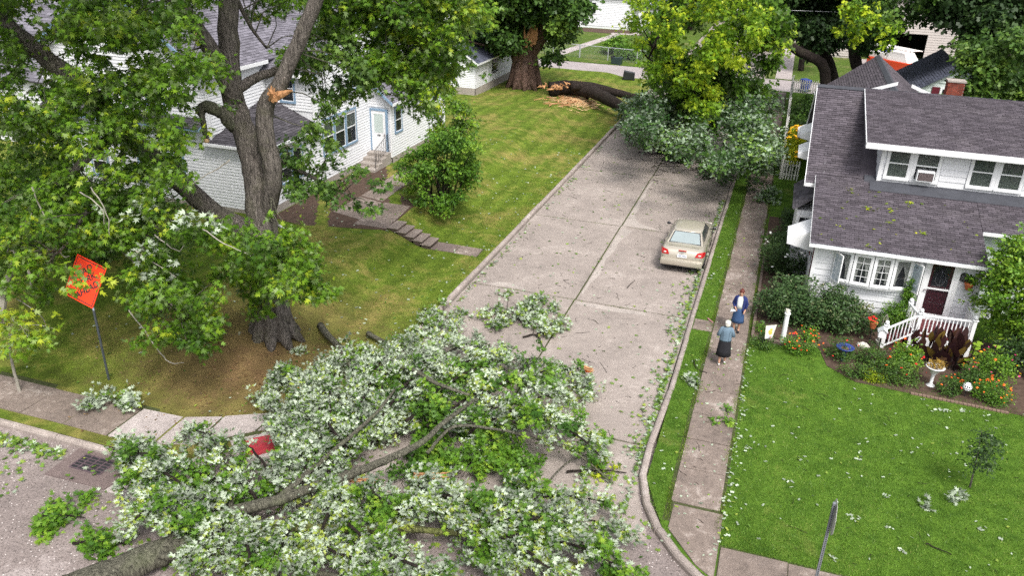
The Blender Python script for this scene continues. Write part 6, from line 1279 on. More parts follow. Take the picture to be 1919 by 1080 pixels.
# soil beds and edging
bd = MB(); bd.slab([(.25,26.45),(1.4,26.3),(2.5,26.6),(2.75,25.4),(3.6,24.65),(5.7,24.5),(8.6,24.4),(9.5,25.2),(9.5,29.2),(1.95,29.2),(1.95,40),(.28,40)], .05, .166); beds = bd.build('soil_bed', M_soil, kind='structure')
M_edge = concrete('edging_block', (.16,.12,.10), (.24,.19,.165), (.3,.26,.24), .3, 1.5)
for i in range(6): x = .27+i*.245; b = MB(); b.box(x, x+.225, 26.35-i*.012, 26.52-i*.012, .1, .27+random.uniform(-.012,.012)); b.build('edging_block', M_edge, beds, bevel=.01)
for i in range(26): y = 26.56+i*.42; b = MB(); b.box(.25, .35, y, y+.40, .1, .26+random.uniform(-.015,.015)); b.build('edging_board', M_edge, beds)
for i in range(24): t = i/23; x = 5.2+2.6*t; y = 24.52-.14*t; b = MB(); b.box(x, x+.10, y-.04, y+.06, .1, .2); b.build('edging_block', mat('edging_brick', (.19,.13,.10), .85, .3, 8), beds)

# ---- picket fence
pf = root('picket_fence', (.6, 50, .1), 'weathered white picket fence between the pavement and the side yard', 'fence')
M_pk_ = mat('picket_white', (.72, .71, .68), .7, .12, 5, .2)
def picket(x, y, h, along_x, meshes={}):
    if along_x not in meshes:
        q = MB(); w_, t_ = (.075, .02) if along_x else (.02, .075)
        q.box(-w_/2, w_/2, -t_/2, t_/2, 0, .93); q.add([(-w_/2,-t_/2,.93),(w_/2,-t_/2,.93),(w_/2,t_/2,.93),(-w_/2,t_/2,.93),(0,0,1.02)], [(0,1,4),(1,2,4),(2,3,4),(3,0,4)])
        me = bpy.data.meshes.new('picket'); me.from_pydata(q.v, [], q.f); me.materials.append(M_pk_); me.update(); meshes[along_x] = me
    o = bpy.data.objects.new('picket', meshes[along_x]); link(o, pf); o.location = (x, y, .12); o.scale = (1, 1, h); o.rotation_euler = (random.gauss(0, .012), random.gauss(0, .012), 0)
y = 46.95
while y < 74: picket(.47, y, 1.38, False); y += .17
for i in range(6): picket(.68+i*.15, 46.9, 1.15, True)
for i in range(14): picket(.7+i*.17, 73.8, 1.15, True)
b = MB()
for z in (.4, .95): b.box(.485, .52, 46.9, 74, z*1.15, z*1.15+.07); b.box(.6, 1.5, 46.92, 46.95, z+.002, z+.072); b.box(.6, 3.0, 73.82, 73.85, z+.002, z+.072)
b.build('fence_rail', M_pk_, pf)
for yy in (46.9, 50.3, 53.7, 57.1, 60.5, 63.9, 67.3, 70.7, 73.8): b = MB(); b.box(.522, .61, yy-.045, yy+.045, .1, 1.56); b.build('post', M_pk_, pf)
# ---- chain link fence beyond the alley
cf = root('chain_link_fence', (-17, 82.6, .1), 'galvanised chain link fence with top rail beyond the alley', 'fence')
M_galv = mat('galvanised_steel', (.46, .48, .50), .45, .1, 5, .5, metal=.5)
fx = [-26, -23.2, -20.3, -17.3, -14.3, -11.6]; fy = lambda x: 83.6-(x+26)*.12
for i, x in enumerate(fx): b = MB(); b.tube([(x,fy(x),.1),(x,fy(x),1.38)], .05 if i != 2 else .08, 8); b.build('post', M_galv, cf)
b = MB(); b.tube([(x,fy(x),1.36) for x in fx], .035, 6); b.build('top_rail', M_galv, cf); b = MB(); x = -26.0
while x < -11.6:
    for s in (1, -1):
        x2 = x+s*1.2
        if -26 <= x2 <= -11.6: b.tube([(x,fy(x),.12),(x2,fy(x2),1.34)], .0045, 3, False)
    x += .16
b.build('wire_mesh', M_galv, cf, kind='stuff')
# ---- wheelie bins lying and standing by the alley
M_bin = mat('dark_green_plastic', (.015, .035, .032), .35, .2, 3, .5); M_bink = mat('black_plastic', (.02, .022, .026), .4, .2, 3, .5)
def wheelie(loc, rot, m, label):
    o = root('wheelie_bin', loc, label, 'bin'); Q = Matrix.LocRotScale(Vector(loc), rot, None); q = []
    def tf(b): b.v = [tuple(Q @ Vector(v)) for v in b.v]; return b
    b = MB(); b.add([(-.25,-.28,.06),(.25,-.28,.06),(.25,.28,.06),(-.25,.28,.06),(-.31,-.38,.98),(.31,-.38,.98),(.31,.36,.98),(-.31,.36,.98)], [(0,3,2,1),(4,5,6,7),(0,1,5,4),(1,2,6,5),(2,3,7,6),(3,0,4,7)]); tf(b).build('bin_body', m, o, bevel=.02)
    b = MB(); b.add([(-.33,-.42,.985),(.33,-.42,.985),(.33,.40,.985),(-.33,.40,.985),(-.30,-.36,1.05),(.30,-.36,1.05),(.30,.34,1.09),(-.30,.34,1.09)], [(0,3,2,1),(4,5,6,7),(0,1,5,4),(1,2,6,5),(2,3,7,6),(3,0,4,7)]); tf(b).build('lid', m, o, bevel=.015)
    for s in (-1, 1):
        b = MB(); b.tube([(s*.26,.33,.12),(s*.32,.33,.12)], .12, 10); tf(b).build('wheel', M_bink, o)
    b = MB(); b.tube([(-.25,.42,.95),(.25,.42,.95)], .018, 6); tf(b).build('handle', m, o)
from mathutils import Euler
wheelie((-16.6, 81.0, .42), Euler((R(90), 0, R(80))), M_bin, 'dark green wheelie bin tipped over at the far side of the alley')
wheelie((-12.7, 73.0, .5), Euler((R(-88), 0, R(100))), M_bink, 'black wheelie bin lying at the near edge of the alley')
wheelie((1.6, 75, .05), Euler((0, 0, R(40))), mat('blue_plastic', (.02, .05, .30), .4, .15, 3, .5), 'blue bin standing behind the white picket fence')

# ---- orange ROAD WORK AHEAD sign
sg = root('road_work_sign', (-18.0, 16.35, .15), 'orange diamond ROAD WORK AHEAD sign on a leaning steel post behind maple leaves', 'road sign')
base = Vector((-18.0, 16.35, .12)); bot = pY(174, 577, 16.2); 
c_ = pY(159, 527, 16.1); Lp, Rp, Tp, Bp = (119,554), (199,502), (145,474), (173,579)
# plane of the panel: twisted and blown back by the storm
a = R(-6); hv = Vector((cos(a), sin(a), 0)); vv = Vector((0, 0, 1))*cos(R(-27)) + Vector((sin(a), -cos(a), 0))*sin(R(-27))
h_ = hv*cos(R(36))+vv*sin(R(36)); v_ = vv*cos(R(36))-hv*sin(R(36))
n_ = h_.cross(v_).normalized()
if n_.dot(C0-c_) < 0: n_ = -n_
M_orange = mat('sign_orange', (.82, .048, .012), .35, .05, 6, .5)
def rounded(rad, off):
    pts = []
    for ax, bx in ((h_, v_), (v_, -h_), (-h_, -v_), (-v_, h_)): pts += [c_+ax*(rad-.03)+(-bx)*.03*1+n_*off, c_+ax*rad+n_*off, c_+ax*(rad-.03)+bx*.03+n_*off]
    return pts
b = MB(); b.prism([p-n_*.008 for p in rounded(.86, 0)], n_*.008); panel = b.build('sign_panel', M_orange, sg)
b = MB(); o1 = [c_+d*.80+n_*.002 for d in (h_, v_, -h_, -v_)]; o2 = [c_+d*.765+n_*.002 for d in (h_, v_, -h_, -v_)]
for i in range(4): j = (i+1) % 4; b.add([o1[i], o1[j], o2[j], o2[i]], [(0, 1, 2, 3)])
b.build('border_line', M_black, panel)
MR = Matrix((h_, v_, n_)).transposed()
for s_, dy in (('ROAD', .27), ('WORK', .0), ('AHEAD', -.27)):
    M4 = MR.to_4x4(); M4.translation = c_+v_*dy+n_*.004; text('lettering', s_, .27, None, None, M_black, panel, .001, M=M4)
b = MB(); top = c_+v_*.55-n_*.03; b.tube([tuple(base), tuple(c_-v_*.9-n_*.03), tuple(top)], .034, 6); b.build('post', mat('post_steel', (.12, .14, .17), .5, .15, 6, .5, metal=.4), sg)
# ---- edge-on sign on a perforated post, lower right
st_ = root('street_sign', (2.25, 14.3, .15), 'steel perforated post with a traffic sign seen edge on at the pavement', 'road sign')
b = MB(); b.box(2.205, 2.265, 14.27, 14.33, .1, 2.96); ps = b.build('post', mat('perforated_steel', (.24, .26, .29), .45, .15, 6, .5, metal=.4), st_, bevel=.004)
b = MB()
for i in range(56): z = .3+i*.047; b.box(2.228, 2.252, 14.2675, 14.2695, z, z+.022); b.box(2.2030, 2.2045, 14.283, 14.307, z, z+.022)
b.build('post_holes', M_dark, ps, kind='stuff')
b = MB(); b.add([(x_, 14.295+.38*cos(t+pi/8), 2.62+.38*sin(t+pi/8)) for x_ in (2.28, 2.286) for t in [i*pi/4 for i in range(8)]], [tuple(range(7, -1, -1)), tuple(range(8, 16))]+[(i, (i+1) % 8, 8+(i+1) % 8, 8+i) for i in range(8)]); b.build('sign_panel', mat('sign_back', (.42, .42, .40), .5, .12, 4, .4), st_)
b = MB(); b.add([(2.288, 14.295+.36*cos(t+pi/8), 2.62+.36*sin(t+pi/8)) for t in [i*pi/4 for i in range(8)]], [tuple(range(8))]); b.build('sign_face', mat('sign_red', (.5, .02, .02), .4, .05), st_)

# ---- the beige saloon parked at the right kerb
M_car = mat('champagne_paint', (.47, .43, .36), .28, .03, 2, .5, metal=.35, coat=.7); M_cglass = mat('car_glass', (.035, .045, .045), .05, .1, 2, .9); M_tyre = mat('tyre_rubber', (.02, .02, .02), .8, .2, 9)
car = root('parked_saloon', (-2.93, 33.95, 0), 'champagne beige four door saloon parked against the right kerb', 'car')
O_ = Vector((-2.93, 33.95, 0)); CR = Matrix.Translation(O_) @ Matrix.Rotation(R(.6), 4, 'Z')
def cbuild(b, name, m, parent, smooth=False, sub=0, bev=0):
    b.v = [tuple(CR @ Vector(v)) for v in b.v]; o = b.build(name, m, parent, smooth, bevel=bev)
    if sub: s_ = o.modifiers.new('sub', 'SUBSURF'); s_.levels = sub; s_.render_levels = sub
    return o
def loft(b, secs, close=True):
    n = len(secs[0]); k0 = len(b.v); b.v += [tuple(p) for s_ in secs for p in s_]
    for i in range(len(secs)-1):
        for j in range(n-1): b.f.append((k0+i*n+j, k0+(i+1)*n+j, k0+(i+1)*n+j+1, k0+i*n+j+1)); b.mi.append(b.cur)
    if close: b.f.append(tuple(k0+j for j in range(n))); b.f.append(tuple(k0+(len(secs)-1)*n+j for j in range(n-1, -1, -1))); b.mi += [b.cur]*2
    return b
ST = [(-2.40,.66,.36,.66),(-2.38,.80,.30,.80),(-2.30,.86,.28,1.00),(-2.05,.885,.26,1.045),(-1.55,.895,.24,1.05),(-.9,.90,.22,.99),(0,.90,.22,.97),(.9,.90,.22,.97),(1.25,.895,.22,.96),(1.75,.885,.24,.88),(2.1,.86,.26,.80),(2.32,.78,.28,.70),(2.40,.62,.34,.58)]
secs = []
for y, w_, zb, zt in ST:
    half = [(w_*.90, zb), (w_, zb+.13), (w_*1.0, zb+(zt-zb)*.55), (w_*.985, zt-.14), (w_*.93, zt-.04), (w_*.80, zt), (w_*.4, zt+.018)]
    secs.append([(x, y, z) for x, z in half]+[(-x, y, z) for x, z in half[::-1]])
body = cbuild(loft(MB(), secs), 'body', M_car, car, True, 2)
G1 = [(-1.62,.72,1.04,0), (-.95,.60,1.40,0)]
def ring(y, w_, z): return (w_, y, z)
roof = MB(); rs = []
for y, w_, z in [(-1.06,.575,1.385),(-.8,.60,1.43),(-.3,.61,1.455),(.2,.60,1.445),(.48,.57,1.40)]: rs.append([(w_,y,z-.06),(w_*.93,y,z-.012),(w_*.5,y,z+.01),(-w_*.5,y,z+.01),(-w_*.93,y,z-.012),(-w_,y,z-.06)])
cbuild(loft(roof, rs), 'roof', M_car, car, True, 1)
# cabin core (dark) and glass
cb = MB(); cb.add([(-.76,-1.68,1.0),(.76,-1.68,1.0),(.76,1.25,.93),(-.76,1.25,.93),(-.575,-1.0,1.38),(.575,-1.0,1.38),(.56,.44,1.385),(-.56,.44,1.385)], [(0,3,2,1),(4,5,6,7),(0,1,5,4),(1,2,6,5),(2,3,7,6),(3,0,4,7)])
cbuild(cb, 'cabin_frame', M_car, car)
def face(name, pts, m, parent=car, off=.012):
    P = [Vector(p) for p in pts]; n = (P[1]-P[0]).cross(P[2]-P[1]).normalized(); c = sum(P, Vector())/len(P)
    if n.dot(c-Vector((0, -.2, .9))) < 0: P = P[::-1]; n = -n
    b = MB(); b.prism([p-n*.0 for p in P], n*off); return cbuild(b, name, m, parent)
rw = face('rear_window', [(-.62,-1.60,1.06),(.62,-1.60,1.06),(.50,-1.08,1.345),(-.50,-1.08,1.345)], mat('rear_glass', (.27,.32,.33), .12, .12, 1.2, .9))
bb_ = face('glass_seal', [(-.67,-1.655,1.03),(.67,-1.655,1.03),(.535,-1.045,1.365),(-.535,-1.045,1.365)], M_black, car, .006)
for i in range(3):
    x = -.36+i*.36; b = MB(); b.ell((x,-1.28,1.26), (.10,.05,.05), 8, 5); 
face('windscreen', [(-.64,1.12,.99),(.64,1.12,.99),(.5,.52,1.345),(-.5,.52,1.345)], M_cglass)
for s in (-1, 1):
    def sx(y, z): t = (z-1.0)/.38; return s*(.76+(.575-.76)*t)
    face('side_window', [(sx(0,1.04)*1.0,-.30,1.04),(sx(0,1.04),-1.12,1.06),(sx(0,1.34),-.92,1.335),(sx(0,1.34),-.30,1.345)], M_cglass); face('side_window', [(sx(0,1.04),.78,1.03),(sx(0,1.04),-.22,1.04),(sx(0,1.34),-.22,1.345),(sx(0,1.34),.34,1.34)], M_cglass)
    b = MB(); b.tube([(s*.80,.62,1.02),(s*.93,.62,1.06)], .02, 5); b.ell((s*.99,.62,1.07), (.085,.05,.065), 8, 6); cbuild(b, 'wing_mirror', M_black, car, True)
    for yy in (-.78, .12): b = MB(); b.box(s*.905-.012, s*.905+.012, yy, yy+.2, .80, .83); cbuild(b, 'door_handle', M_car, car)
    for yy in (-1.16, -.26, .86): b = MB(); b.box(s*.9045-.006, s*.9045+.006, yy, yy+.012, .34, .93); cbuild(b, 'door_seam', M_black, car)
    b = MB(); b.box(s*.907-.006, s*.907+.006, -1.3, 1.3, .50, .55); cbuild(b, 'side_moulding', M_car, car)
    b = MB(); b.add([(s*.52,-2.405,.80),(s*.80,-2.34,.78),(s*.885,-2.12,.80),(s*.885,-2.10,.98),(s*.80,-2.28,1.01),(s*.60,-2.345,.97)], [(0,1,4,5),(1,2,3,4)]); q = b.v; nn = Vector((s*.35,-.9,.15)).normalized()*.02
    b2 = MB(); b2.prism([Vector(v) for v in (q[0],q[1],q[4],q[5])], nn); b2.prism([Vector(v) for v in (q[1],q[2],q[3],q[4])], Vector((s*.02,-.008,0))); tl = cbuild(b2, 'tail_light', mat('tail_red', (.45,.01,.012), .15, .1, 3, .8), car)
    b = MB(); b.ell((s*.70,-2.40,.885), (.06,.012,.035), 8, 5); cbuild(b, 'reversing_lens', mat('clear_lens', (.7,.62,.6), .2, .05), tl)
    b = MB(); b.box(s*.60-.17, s*.60+.17, 2.28, 2.36, .60, .72); cbuild(b, 'headlight', MATS['clear_lens'], car)
    for yy in (-1.42, 1.38):
        b = MB(); b.tube([(s*.70,yy,.32),(s*.885,yy,.32)], .325, 20); wh = cbuild(b, 'wheel', M_tyre, car, False, 0, .02)
        b = MB(); b.tube([(s*.878,yy,.32),(s*.892,yy,.32)], .20, 14); cbuild(b, 'rim', MATS['galvanised_steel'], wh)
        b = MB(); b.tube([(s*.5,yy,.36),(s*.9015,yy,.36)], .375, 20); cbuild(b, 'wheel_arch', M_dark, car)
b = MB(); b.box(-.84, .84, -2.47, -2.33, .36, .62); b.box(-.78,.78,-2.485,-2.47,.40,.58); cbuild(b, 'rear_bumper', M_car, car, True, 0, .05)
b = MB(); b.box(-.82, .82, 2.3, 2.44, .34, .60); cbuild(b, 'front_bumper', M_car, car, False, 0, .05)
b = MB(); b.box(-.20, .20, -2.425, -2.405, .72, .85); pl = cbuild(b, 'number_plate', M_paint, car)
text('plate_lettering', '125 YTH', .09, None, None, mat('plate_blue', (.05,.08,.25), .6), pl, .001, M=CR @ Matrix.Translation((0,-2.427,.785)) @ Matrix.Rotation(R(90), 4, 'X'))
b = MB(); b.box(-.16, .16, -2.385, -2.335, .985, 1.01); cbuild(b, 'high_stop_light', MATS['tail_red'], car)
b = MB(); b.box(-.80, .80, -2.382, -2.366, .695, .705); b.box(-.62,.62,-2.02,-2.01,1.052,1.058); cbuild(b, 'boot_seam', M_black, car); b = MB(); b.box(-.08, .08, -2.412, -2.402, .90, .93); cbuild(b, 'boot_badge', MATS['galvanised_steel'], car)
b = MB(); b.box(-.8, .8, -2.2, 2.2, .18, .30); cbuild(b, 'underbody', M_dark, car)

# ---- red and white service truck behind the green garage
tk = root('service_truck', (10.2, 89, .1), 'white and orange red service truck with a roof rack in front of the open garage', 'truck')
M_tr = mat('truck_red', (.62, .06, .015), .35, .1, 2, .5, coat=.4); b = MB(); b.box(9.2,11.2,86.6,91.5,.5,1.35); b.build('body', M_tr, tk, bevel=.08)
b = MB(); b.add([(9.3,86.9,1.3),(11.1,86.9,1.3),(11.1,89.4,1.3),(9.3,89.4,1.3),(9.45,87.6,2.15),(10.95,87.6,2.15),(10.95,89.3,2.2),(9.45,89.3,2.2)], [(0,3,2,1),(4,5,6,7),(0,1,5,4),(1,2,6,5),(2,3,7,6),(3,0,4,7)]); b.build('cab', mat('truck_white', (.78,.76,.74), .35, .05), tk, bevel=.06)
b = MB(); b.add([(9.45,86.97,1.42),(10.95,86.97,1.42),(10.85,87.53,2.05),(9.55,87.53,2.05)], [(0,1,2,3)]); b.build('windscreen', mat('truck_glass', (.4,.5,.5), .1, .1, 2, .8), tk)
b = MB(); b.box(9.2,11.2,85.2,86.7,.5,1.2); b.build('bonnet', M_tr, tk, bevel=.1); b = MB(); b.box(9.35,11.05,89.5,91.4,1.35,1.9); b.build('load_box', MATS['truck_white'], tk, bevel=.05)
for x in (9.4, 10.9): b = MB(); b.tube([(x,86.8,2.4),(x,91.8,2.5)], .06, 6); b.build('rack_rail', MATS['truck_white'], tk)
for i in range(9): y = 87.0+i*.55; b = MB(); b.tube([(9.4,y,2.42+i*.01),(10.9,y,2.42+i*.01)], .045, 5); b.build('rung', MATS['truck_white'], tk)
b = MB(); b.box(10.2,10.9,89.6,91.0,1.9,2.2); b.build('blue_tarp', MATS['blue_plastic'], tk)
for x in (9.15, 11.05):
    for y in (85.9, 90.6): b = MB(); b.tube([(x,y,.45),(x+.2,y,.45)], .4, 14); w0 = b.build('wheel', M_tyre, tk)
TM = Matrix.Translation((10.2,89,0)) @ Matrix.Rotation(R(48), 4, 'Z') @ Matrix.Translation((-10.2,-88.4,0))
for c_o in [q for q in bpy.data.objects if q.parent == tk]: c_o.data.transform(TM)
# ---- overhead cable
o = root('overhead_cable', (0, 80, 7), 'thin pale utility cable crossing above the far alley', 'cable')
p, q = pY(1150,2,62), pY(1700,26,64); b = MB(); b.tube([tuple(p+(q-p)*t-Vector((0,0,.25*sin(pi*(t+1)/4)*.0+.3*(1-(2*t-1)**2)*.3))) for t in [i/12-.4 for i in range(22)]], .018, 4); b.build('wire', mat('cable_grey', (.5,.5,.52), .5, .05), o)

# ================================================================== PEOPLE
def skin_mesh(name, V, E, Rd, m, parent, sub=2):
    me = bpy.data.meshes.new(name); me.from_pydata(V, E, []); o = bpy.data.objects.new(name+'_tmp', me); COL.objects.link(o)
    o.modifiers.new('skin', 'SKIN'); sv = me.skin_vertices
    if not sv: 
        bm_ = __import__('bmesh').new(); bm_.from_mesh(me); bm_.verts.layers.skin.verify(); bm_.to_mesh(me); bm_.free()
    for i, r in enumerate(Rd): d = me.skin_vertices[0].data[i]; d.radius = (r, r) if not hasattr(r, '__len__') else r; d.use_root = (i == 0)
    o.modifiers.new('s', 'SUBSURF').levels = sub; o.modifiers['s'].render_levels = sub
    dg = bpy.context.evaluated_depsgraph_get(); me2 = bpy.data.meshes.new_from_object(o.evaluated_get(dg)); bpy.data.objects.remove(o)
    me2.name = name; me2.materials.clear(); me2.materials.append(m); me2.polygons.foreach_set('use_smooth', [True]*len(me2.polygons)); o = bpy.data.objects.new(name, me2); return link(o, parent)
M_skin = mat('skin', (.50, .29, .20), .55, .06, 8, .35)
def person(loc, yaw, label, hgt_, feet, hands, parts):
    """local frame: +y is where the figure faces; feet and hands are local points"""
    o = root('person', loc, label, 'person'); s = hgt_/1.66; Q = Matrix.Translation(Vector(loc)) @ Matrix.Rotation(yaw, 4, 'Z') @ Matrix.Scale(s, 4)
    T_ = lambda p: tuple(Q @ Vector(p)); V = []; E = []; Rr = []
    def add(p, r, prev=None):
        V.append(T_(p)); Rr.append(tuple(q*s for q in r) if hasattr(r, '__len__') else r*s)
        if prev is not None: E.append((prev, len(V)-1))
        return len(V)-1
    pel = add((0,0,.88), (.15,.11)); wa = add((0,0,1.05), (.125,.095), pel); ch_ = add((0,0,1.25), (.15,.105), wa); nb = add((0,-.005,1.38), (.075,.065), ch_); nk = add((0,.01,1.445), .048, nb); hd = add((0,.015,1.53), (.068,.082), nk); add((0,.012,1.60), (.06,.07), hd)
    for k, sd_ in enumerate((-1, 1)):
        hp = add((sd_*.09,0,.84), .092, pel); f = feet[k]; kn = add((sd_*.09*.6+f[0]*.4, f[1]*.45+.03, .46), .058, hp); an = add((f[0], f[1]-.02, .09), .036, kn); add((f[0], f[1]+.06, .035), (.038,.03), an)
        V_ = len(V)-1; add((f[0], f[1]+.15, .025), (.033,.022), V_)
        sh = add((sd_*.155,0,1.335), .052, ch_); el, ha = hands[k]; e_ = add(el, .040, sh); h_1 = add(ha, .024, e_); d = (Vector(ha)-Vector(el)).normalized(); pm = add(tuple(Vector(ha)+d*.05), (.036,.018), h_1)
        sdv = d.cross(Vector((sd_, 0, .2))).normalized()
        for j in range(4):
            b0 = Vector(ha)+d*.085+sdv*(j-1.5)*.019; L = (.06, .07, .065, .05)[j]; f1 = add(tuple(b0+d*L*.5), .0095, pm); add(tuple(b0+d*L*.9+Vector((-sd_*.015, .01, 0))), .008, f1)
        t0 = add(tuple(Vector(ha)+d*.03+sdv*-.035), .0105, h_1); add(tuple(Vector(ha)+d*.065+sdv*-.055), .009, t0)
    body_ = skin_mesh('body', V, E, Rr, M_skin, o)
    b = MB(); b.ell((0,.105,1.525), (.013,.02,.025), 6, 4); b.v = [T_(v) for v in b.v]; b.build('nose', M_skin, body_, True)
    for sd_ in (-1, 1): b = MB(); b.ell((sd_*.075,.01,1.53), (.014,.022,.032), 6, 5); b.v = [T_(v) for v in b.v]; b.build('ear', M_skin, body_, True)
    b = MB()
    for sd_ in (-1, 1): b.ell((sd_*.028,.088,1.55), (.013,.008,.007), 6, 4)
    b.v = [T_(v) for v in b.v]; b.build('eyes', M_dark, body_); b = MB(); b.ell((0,.092,1.482), (.024,.008,.006), 6, 4); b.v = [T_(v) for v in b.v]; b.build('mouth', mat('lip', (.35,.1,.09), .5), body_)
    def loftr(name, rings, m, fold=0.0, nf=9, n=24, front=None):
        b = MB(); k0 = 0
        for i, (cx, cy_, z, rx, ry) in enumerate(rings):
            t = i/(len(rings)-1)
            for j in range(n): a = 2*pi*j/n; q = 1+fold*t*cos(nf*a+i*.3); b.v.append(T_((cx+rx*q*cos(a), cy_+ry*q*sin(a), z)))
        for i in range(len(rings)-1):
            for j in range(n): j2 = (j+1) % n; f = (i*n+j, (i+1)*n+j, (i+1)*n+j2, i*n+j2); b.f.append(f); b.mi.append(0)
        r = b.build(name, m, o, True); sl_ = r.modifiers.new('thick', 'SOLIDIFY'); sl_.thickness = .008; sl_.offset = 0; return r
    def sleeve(name, k, m, r0=.066, r1=.05, upto=1.0):
        sd_ = (-1, 1)[k]; el, ha = [Vector(q) for q in hands[k]]; sh = Vector((sd_*.15, 0, 1.345)); b = MB(); end = el.lerp(ha, upto); pts = [sh+Vector((-sd_*.05,0,.015)), sh, (sh+el)/2, el, end]
        b.tube([T_(p) for p in pts], [r0*s*.9, r0*s, r0*s*.92, r1*s*1.08, r1*s*.9], 10, True); return b.build(name, m, o, True)
    for p_ in parts: p_(o, T_, loftr, sleeve, s)
    return o
M_denim = mat('light_denim', (.13, .19, .25), .8, .25, 14, .2); M_blk = mat('black_cloth', (.016, .016, .02), .85, .3, 8); M_navy = mat('navy_knit', (.018, .028, .12), .85, .2, 14); M_dskirt = mat('blue_denim_skirt', (.035, .075, .17), .85, .25, 12); M_wtop = mat('white_top', (.66, .70, .70), .8, .08, 12)
M_hw = mat('white_hair', (.60, .58, .54), .8, .15, 40); M_hr = mat('auburn_hair', (.10, .025, .018), .6, .3, 40); M_shw = mat('white_shoe', (.62, .60, .58), .6, .1, 9)
def shoes(o, T_, feet, m):
    for f in feet:
        b = MB(); b.ell((f[0], f[1]+.055, .035), (.046,.13,.045), 10, 6); b.v = [T_(v) for v in b.v]; b.build('shoe', m, o, True)
fA = [(-.10,-.08,0),(.09,.12,0)]
def womanA(o, T_, loftr, sleeve, s):
    loftr('skirt', [(0,0,1.03,.155,.125),(0,0,.92,.185,.15),(0,0,.75,.205,.17),(0,0,.55,.225,.185),(0,0,.36,.25,.205)], M_blk, .055)
    loftr('jacket', [(0,0,1.425,.085,.075),(0,0,1.385,.165,.105),(0,0,1.28,.195,.135),(0,0,1.14,.185,.14),(0,0,.98,.195,.15),(0,0,.93,.20,.155)], M_denim, .015, 7)
    sleeve('sleeve', 0, M_denim, .072, .055, .85); sleeve('sleeve', 1, M_denim, .072, .055, .85)
    b = MB(); b.ell((0,-.012,1.575), (.098,.108,.098), 14, 9); b.ell((0,-.055,1.52), (.085,.065,.085), 12, 8); b.v = [tuple(Vector(T_(v))+Vector((random.gauss(0,.004), random.gauss(0,.004), random.gauss(0,.004)))) for v in b.v]; b.build('hair', M_hw, o, True)
    b = MB(); b.tube([T_((.055*cos(t)+0, .05*sin(t)+.0, 1.415)) for t in [i*pi/6 for i in range(13)]], .02*s, 6); b.build('collar', M_denim, o, True); shoes(o, T_, fA, M_shw)
    for sd_ in (-1, 1):
        b = MB(); b.tube([T_((sd_*.11,-.128,1.33)), T_((sd_*.09,-.145,1.15)), T_((sd_*.10,-.152,.96))], .004*s, 4); b.build('jacket_seam', mat('dark_denim', (.06,.09,.13), .8), o)
person((-.53,24.2,.176), R(8), 'white haired woman in denim jacket and long black skirt seen from behind on the pavement', 1.60, fA, [((-.25,-.03,1.12),(-.14,.16,1.06)), ((.25,-.03,1.12),(.14,.16,1.05))], [womanA])
fB = [(-.08,.02,0),(.09,.06,0)]
def womanB(o, T_, loftr, sleeve, s):
    loftr('skirt', [(0,0,1.0,.145,.12),(0,0,.9,.17,.14),(0,0,.72,.19,.16),(0,0,.52,.205,.175),(0,0,.40,.225,.19)], M_dskirt, .05)
    loftr('top', [(0,0,1.42,.08,.07),(0,0,1.38,.145,.095),(0,0,1.26,.168,.118),(0,0,1.1,.155,.118),(0,.0,.96,.17,.13)], M_wtop, .01)
    b = MB(); n = 24; rg = [(1.425,.09,.08),(1.385,.165,.108),(1.27,.188,.135),(1.1,.178,.138),(.95,.19,.15),(.84,.198,.158)]
    for z, rx, ry in rg:
        for j in range(n+1): a = pi/2+.55+(2*pi-1.1)*j/n; b.v.append(T_((rx*cos(a), ry*sin(a), z)))
    for i in range(len(rg)-1):
        for j in range(n): b.f.append((i*(n+1)+j, (i+1)*(n+1)+j, (i+1)*(n+1)+j+1, i*(n+1)+j+1)); b.mi.append(0)
    cg = b.build('cardigan', M_navy, o, True); m_ = cg.modifiers.new('t', 'SOLIDIFY'); m_.thickness = .014; m_.offset = 1
    sleeve('sleeve', 0, M_navy, .066, .05, .8); sleeve('sleeve', 1, M_navy, .066, .05, .8)
    b = MB(); b.ell((0,-.015,1.585), (.09,.098,.088), 14, 9); b.ell((0,-.06,1.545), (.075,.055,.075), 12, 8); b.ell((0,-.095,1.64), (.045,.045,.04), 8, 6); b.v = [T_(v) for v in b.v]; b.build('hair', M_hr, o, True); shoes(o, T_, fB, M_blk)
person((-.28,26.75,.176), R(178), 'woman in navy cardigan, white top and blue denim skirt facing the white haired woman', 1.62, fB, [((-.24,-.02,1.12),(-.20,.10,.92)), ((.23,-.03,1.10),(.13,.17,1.0))], [womanB])
pp = root('folded_paper', (-.47, 26.55, 1.05), 'folded white paper held by the woman in the navy cardigan', 'paper')
b = MB(); b.obox((-.56,26.50,1.02), (.17,-.03,.05), (.02,.11,.03), (-.004,0,.012)); b.build('paper_sheet', M_paint, pp)

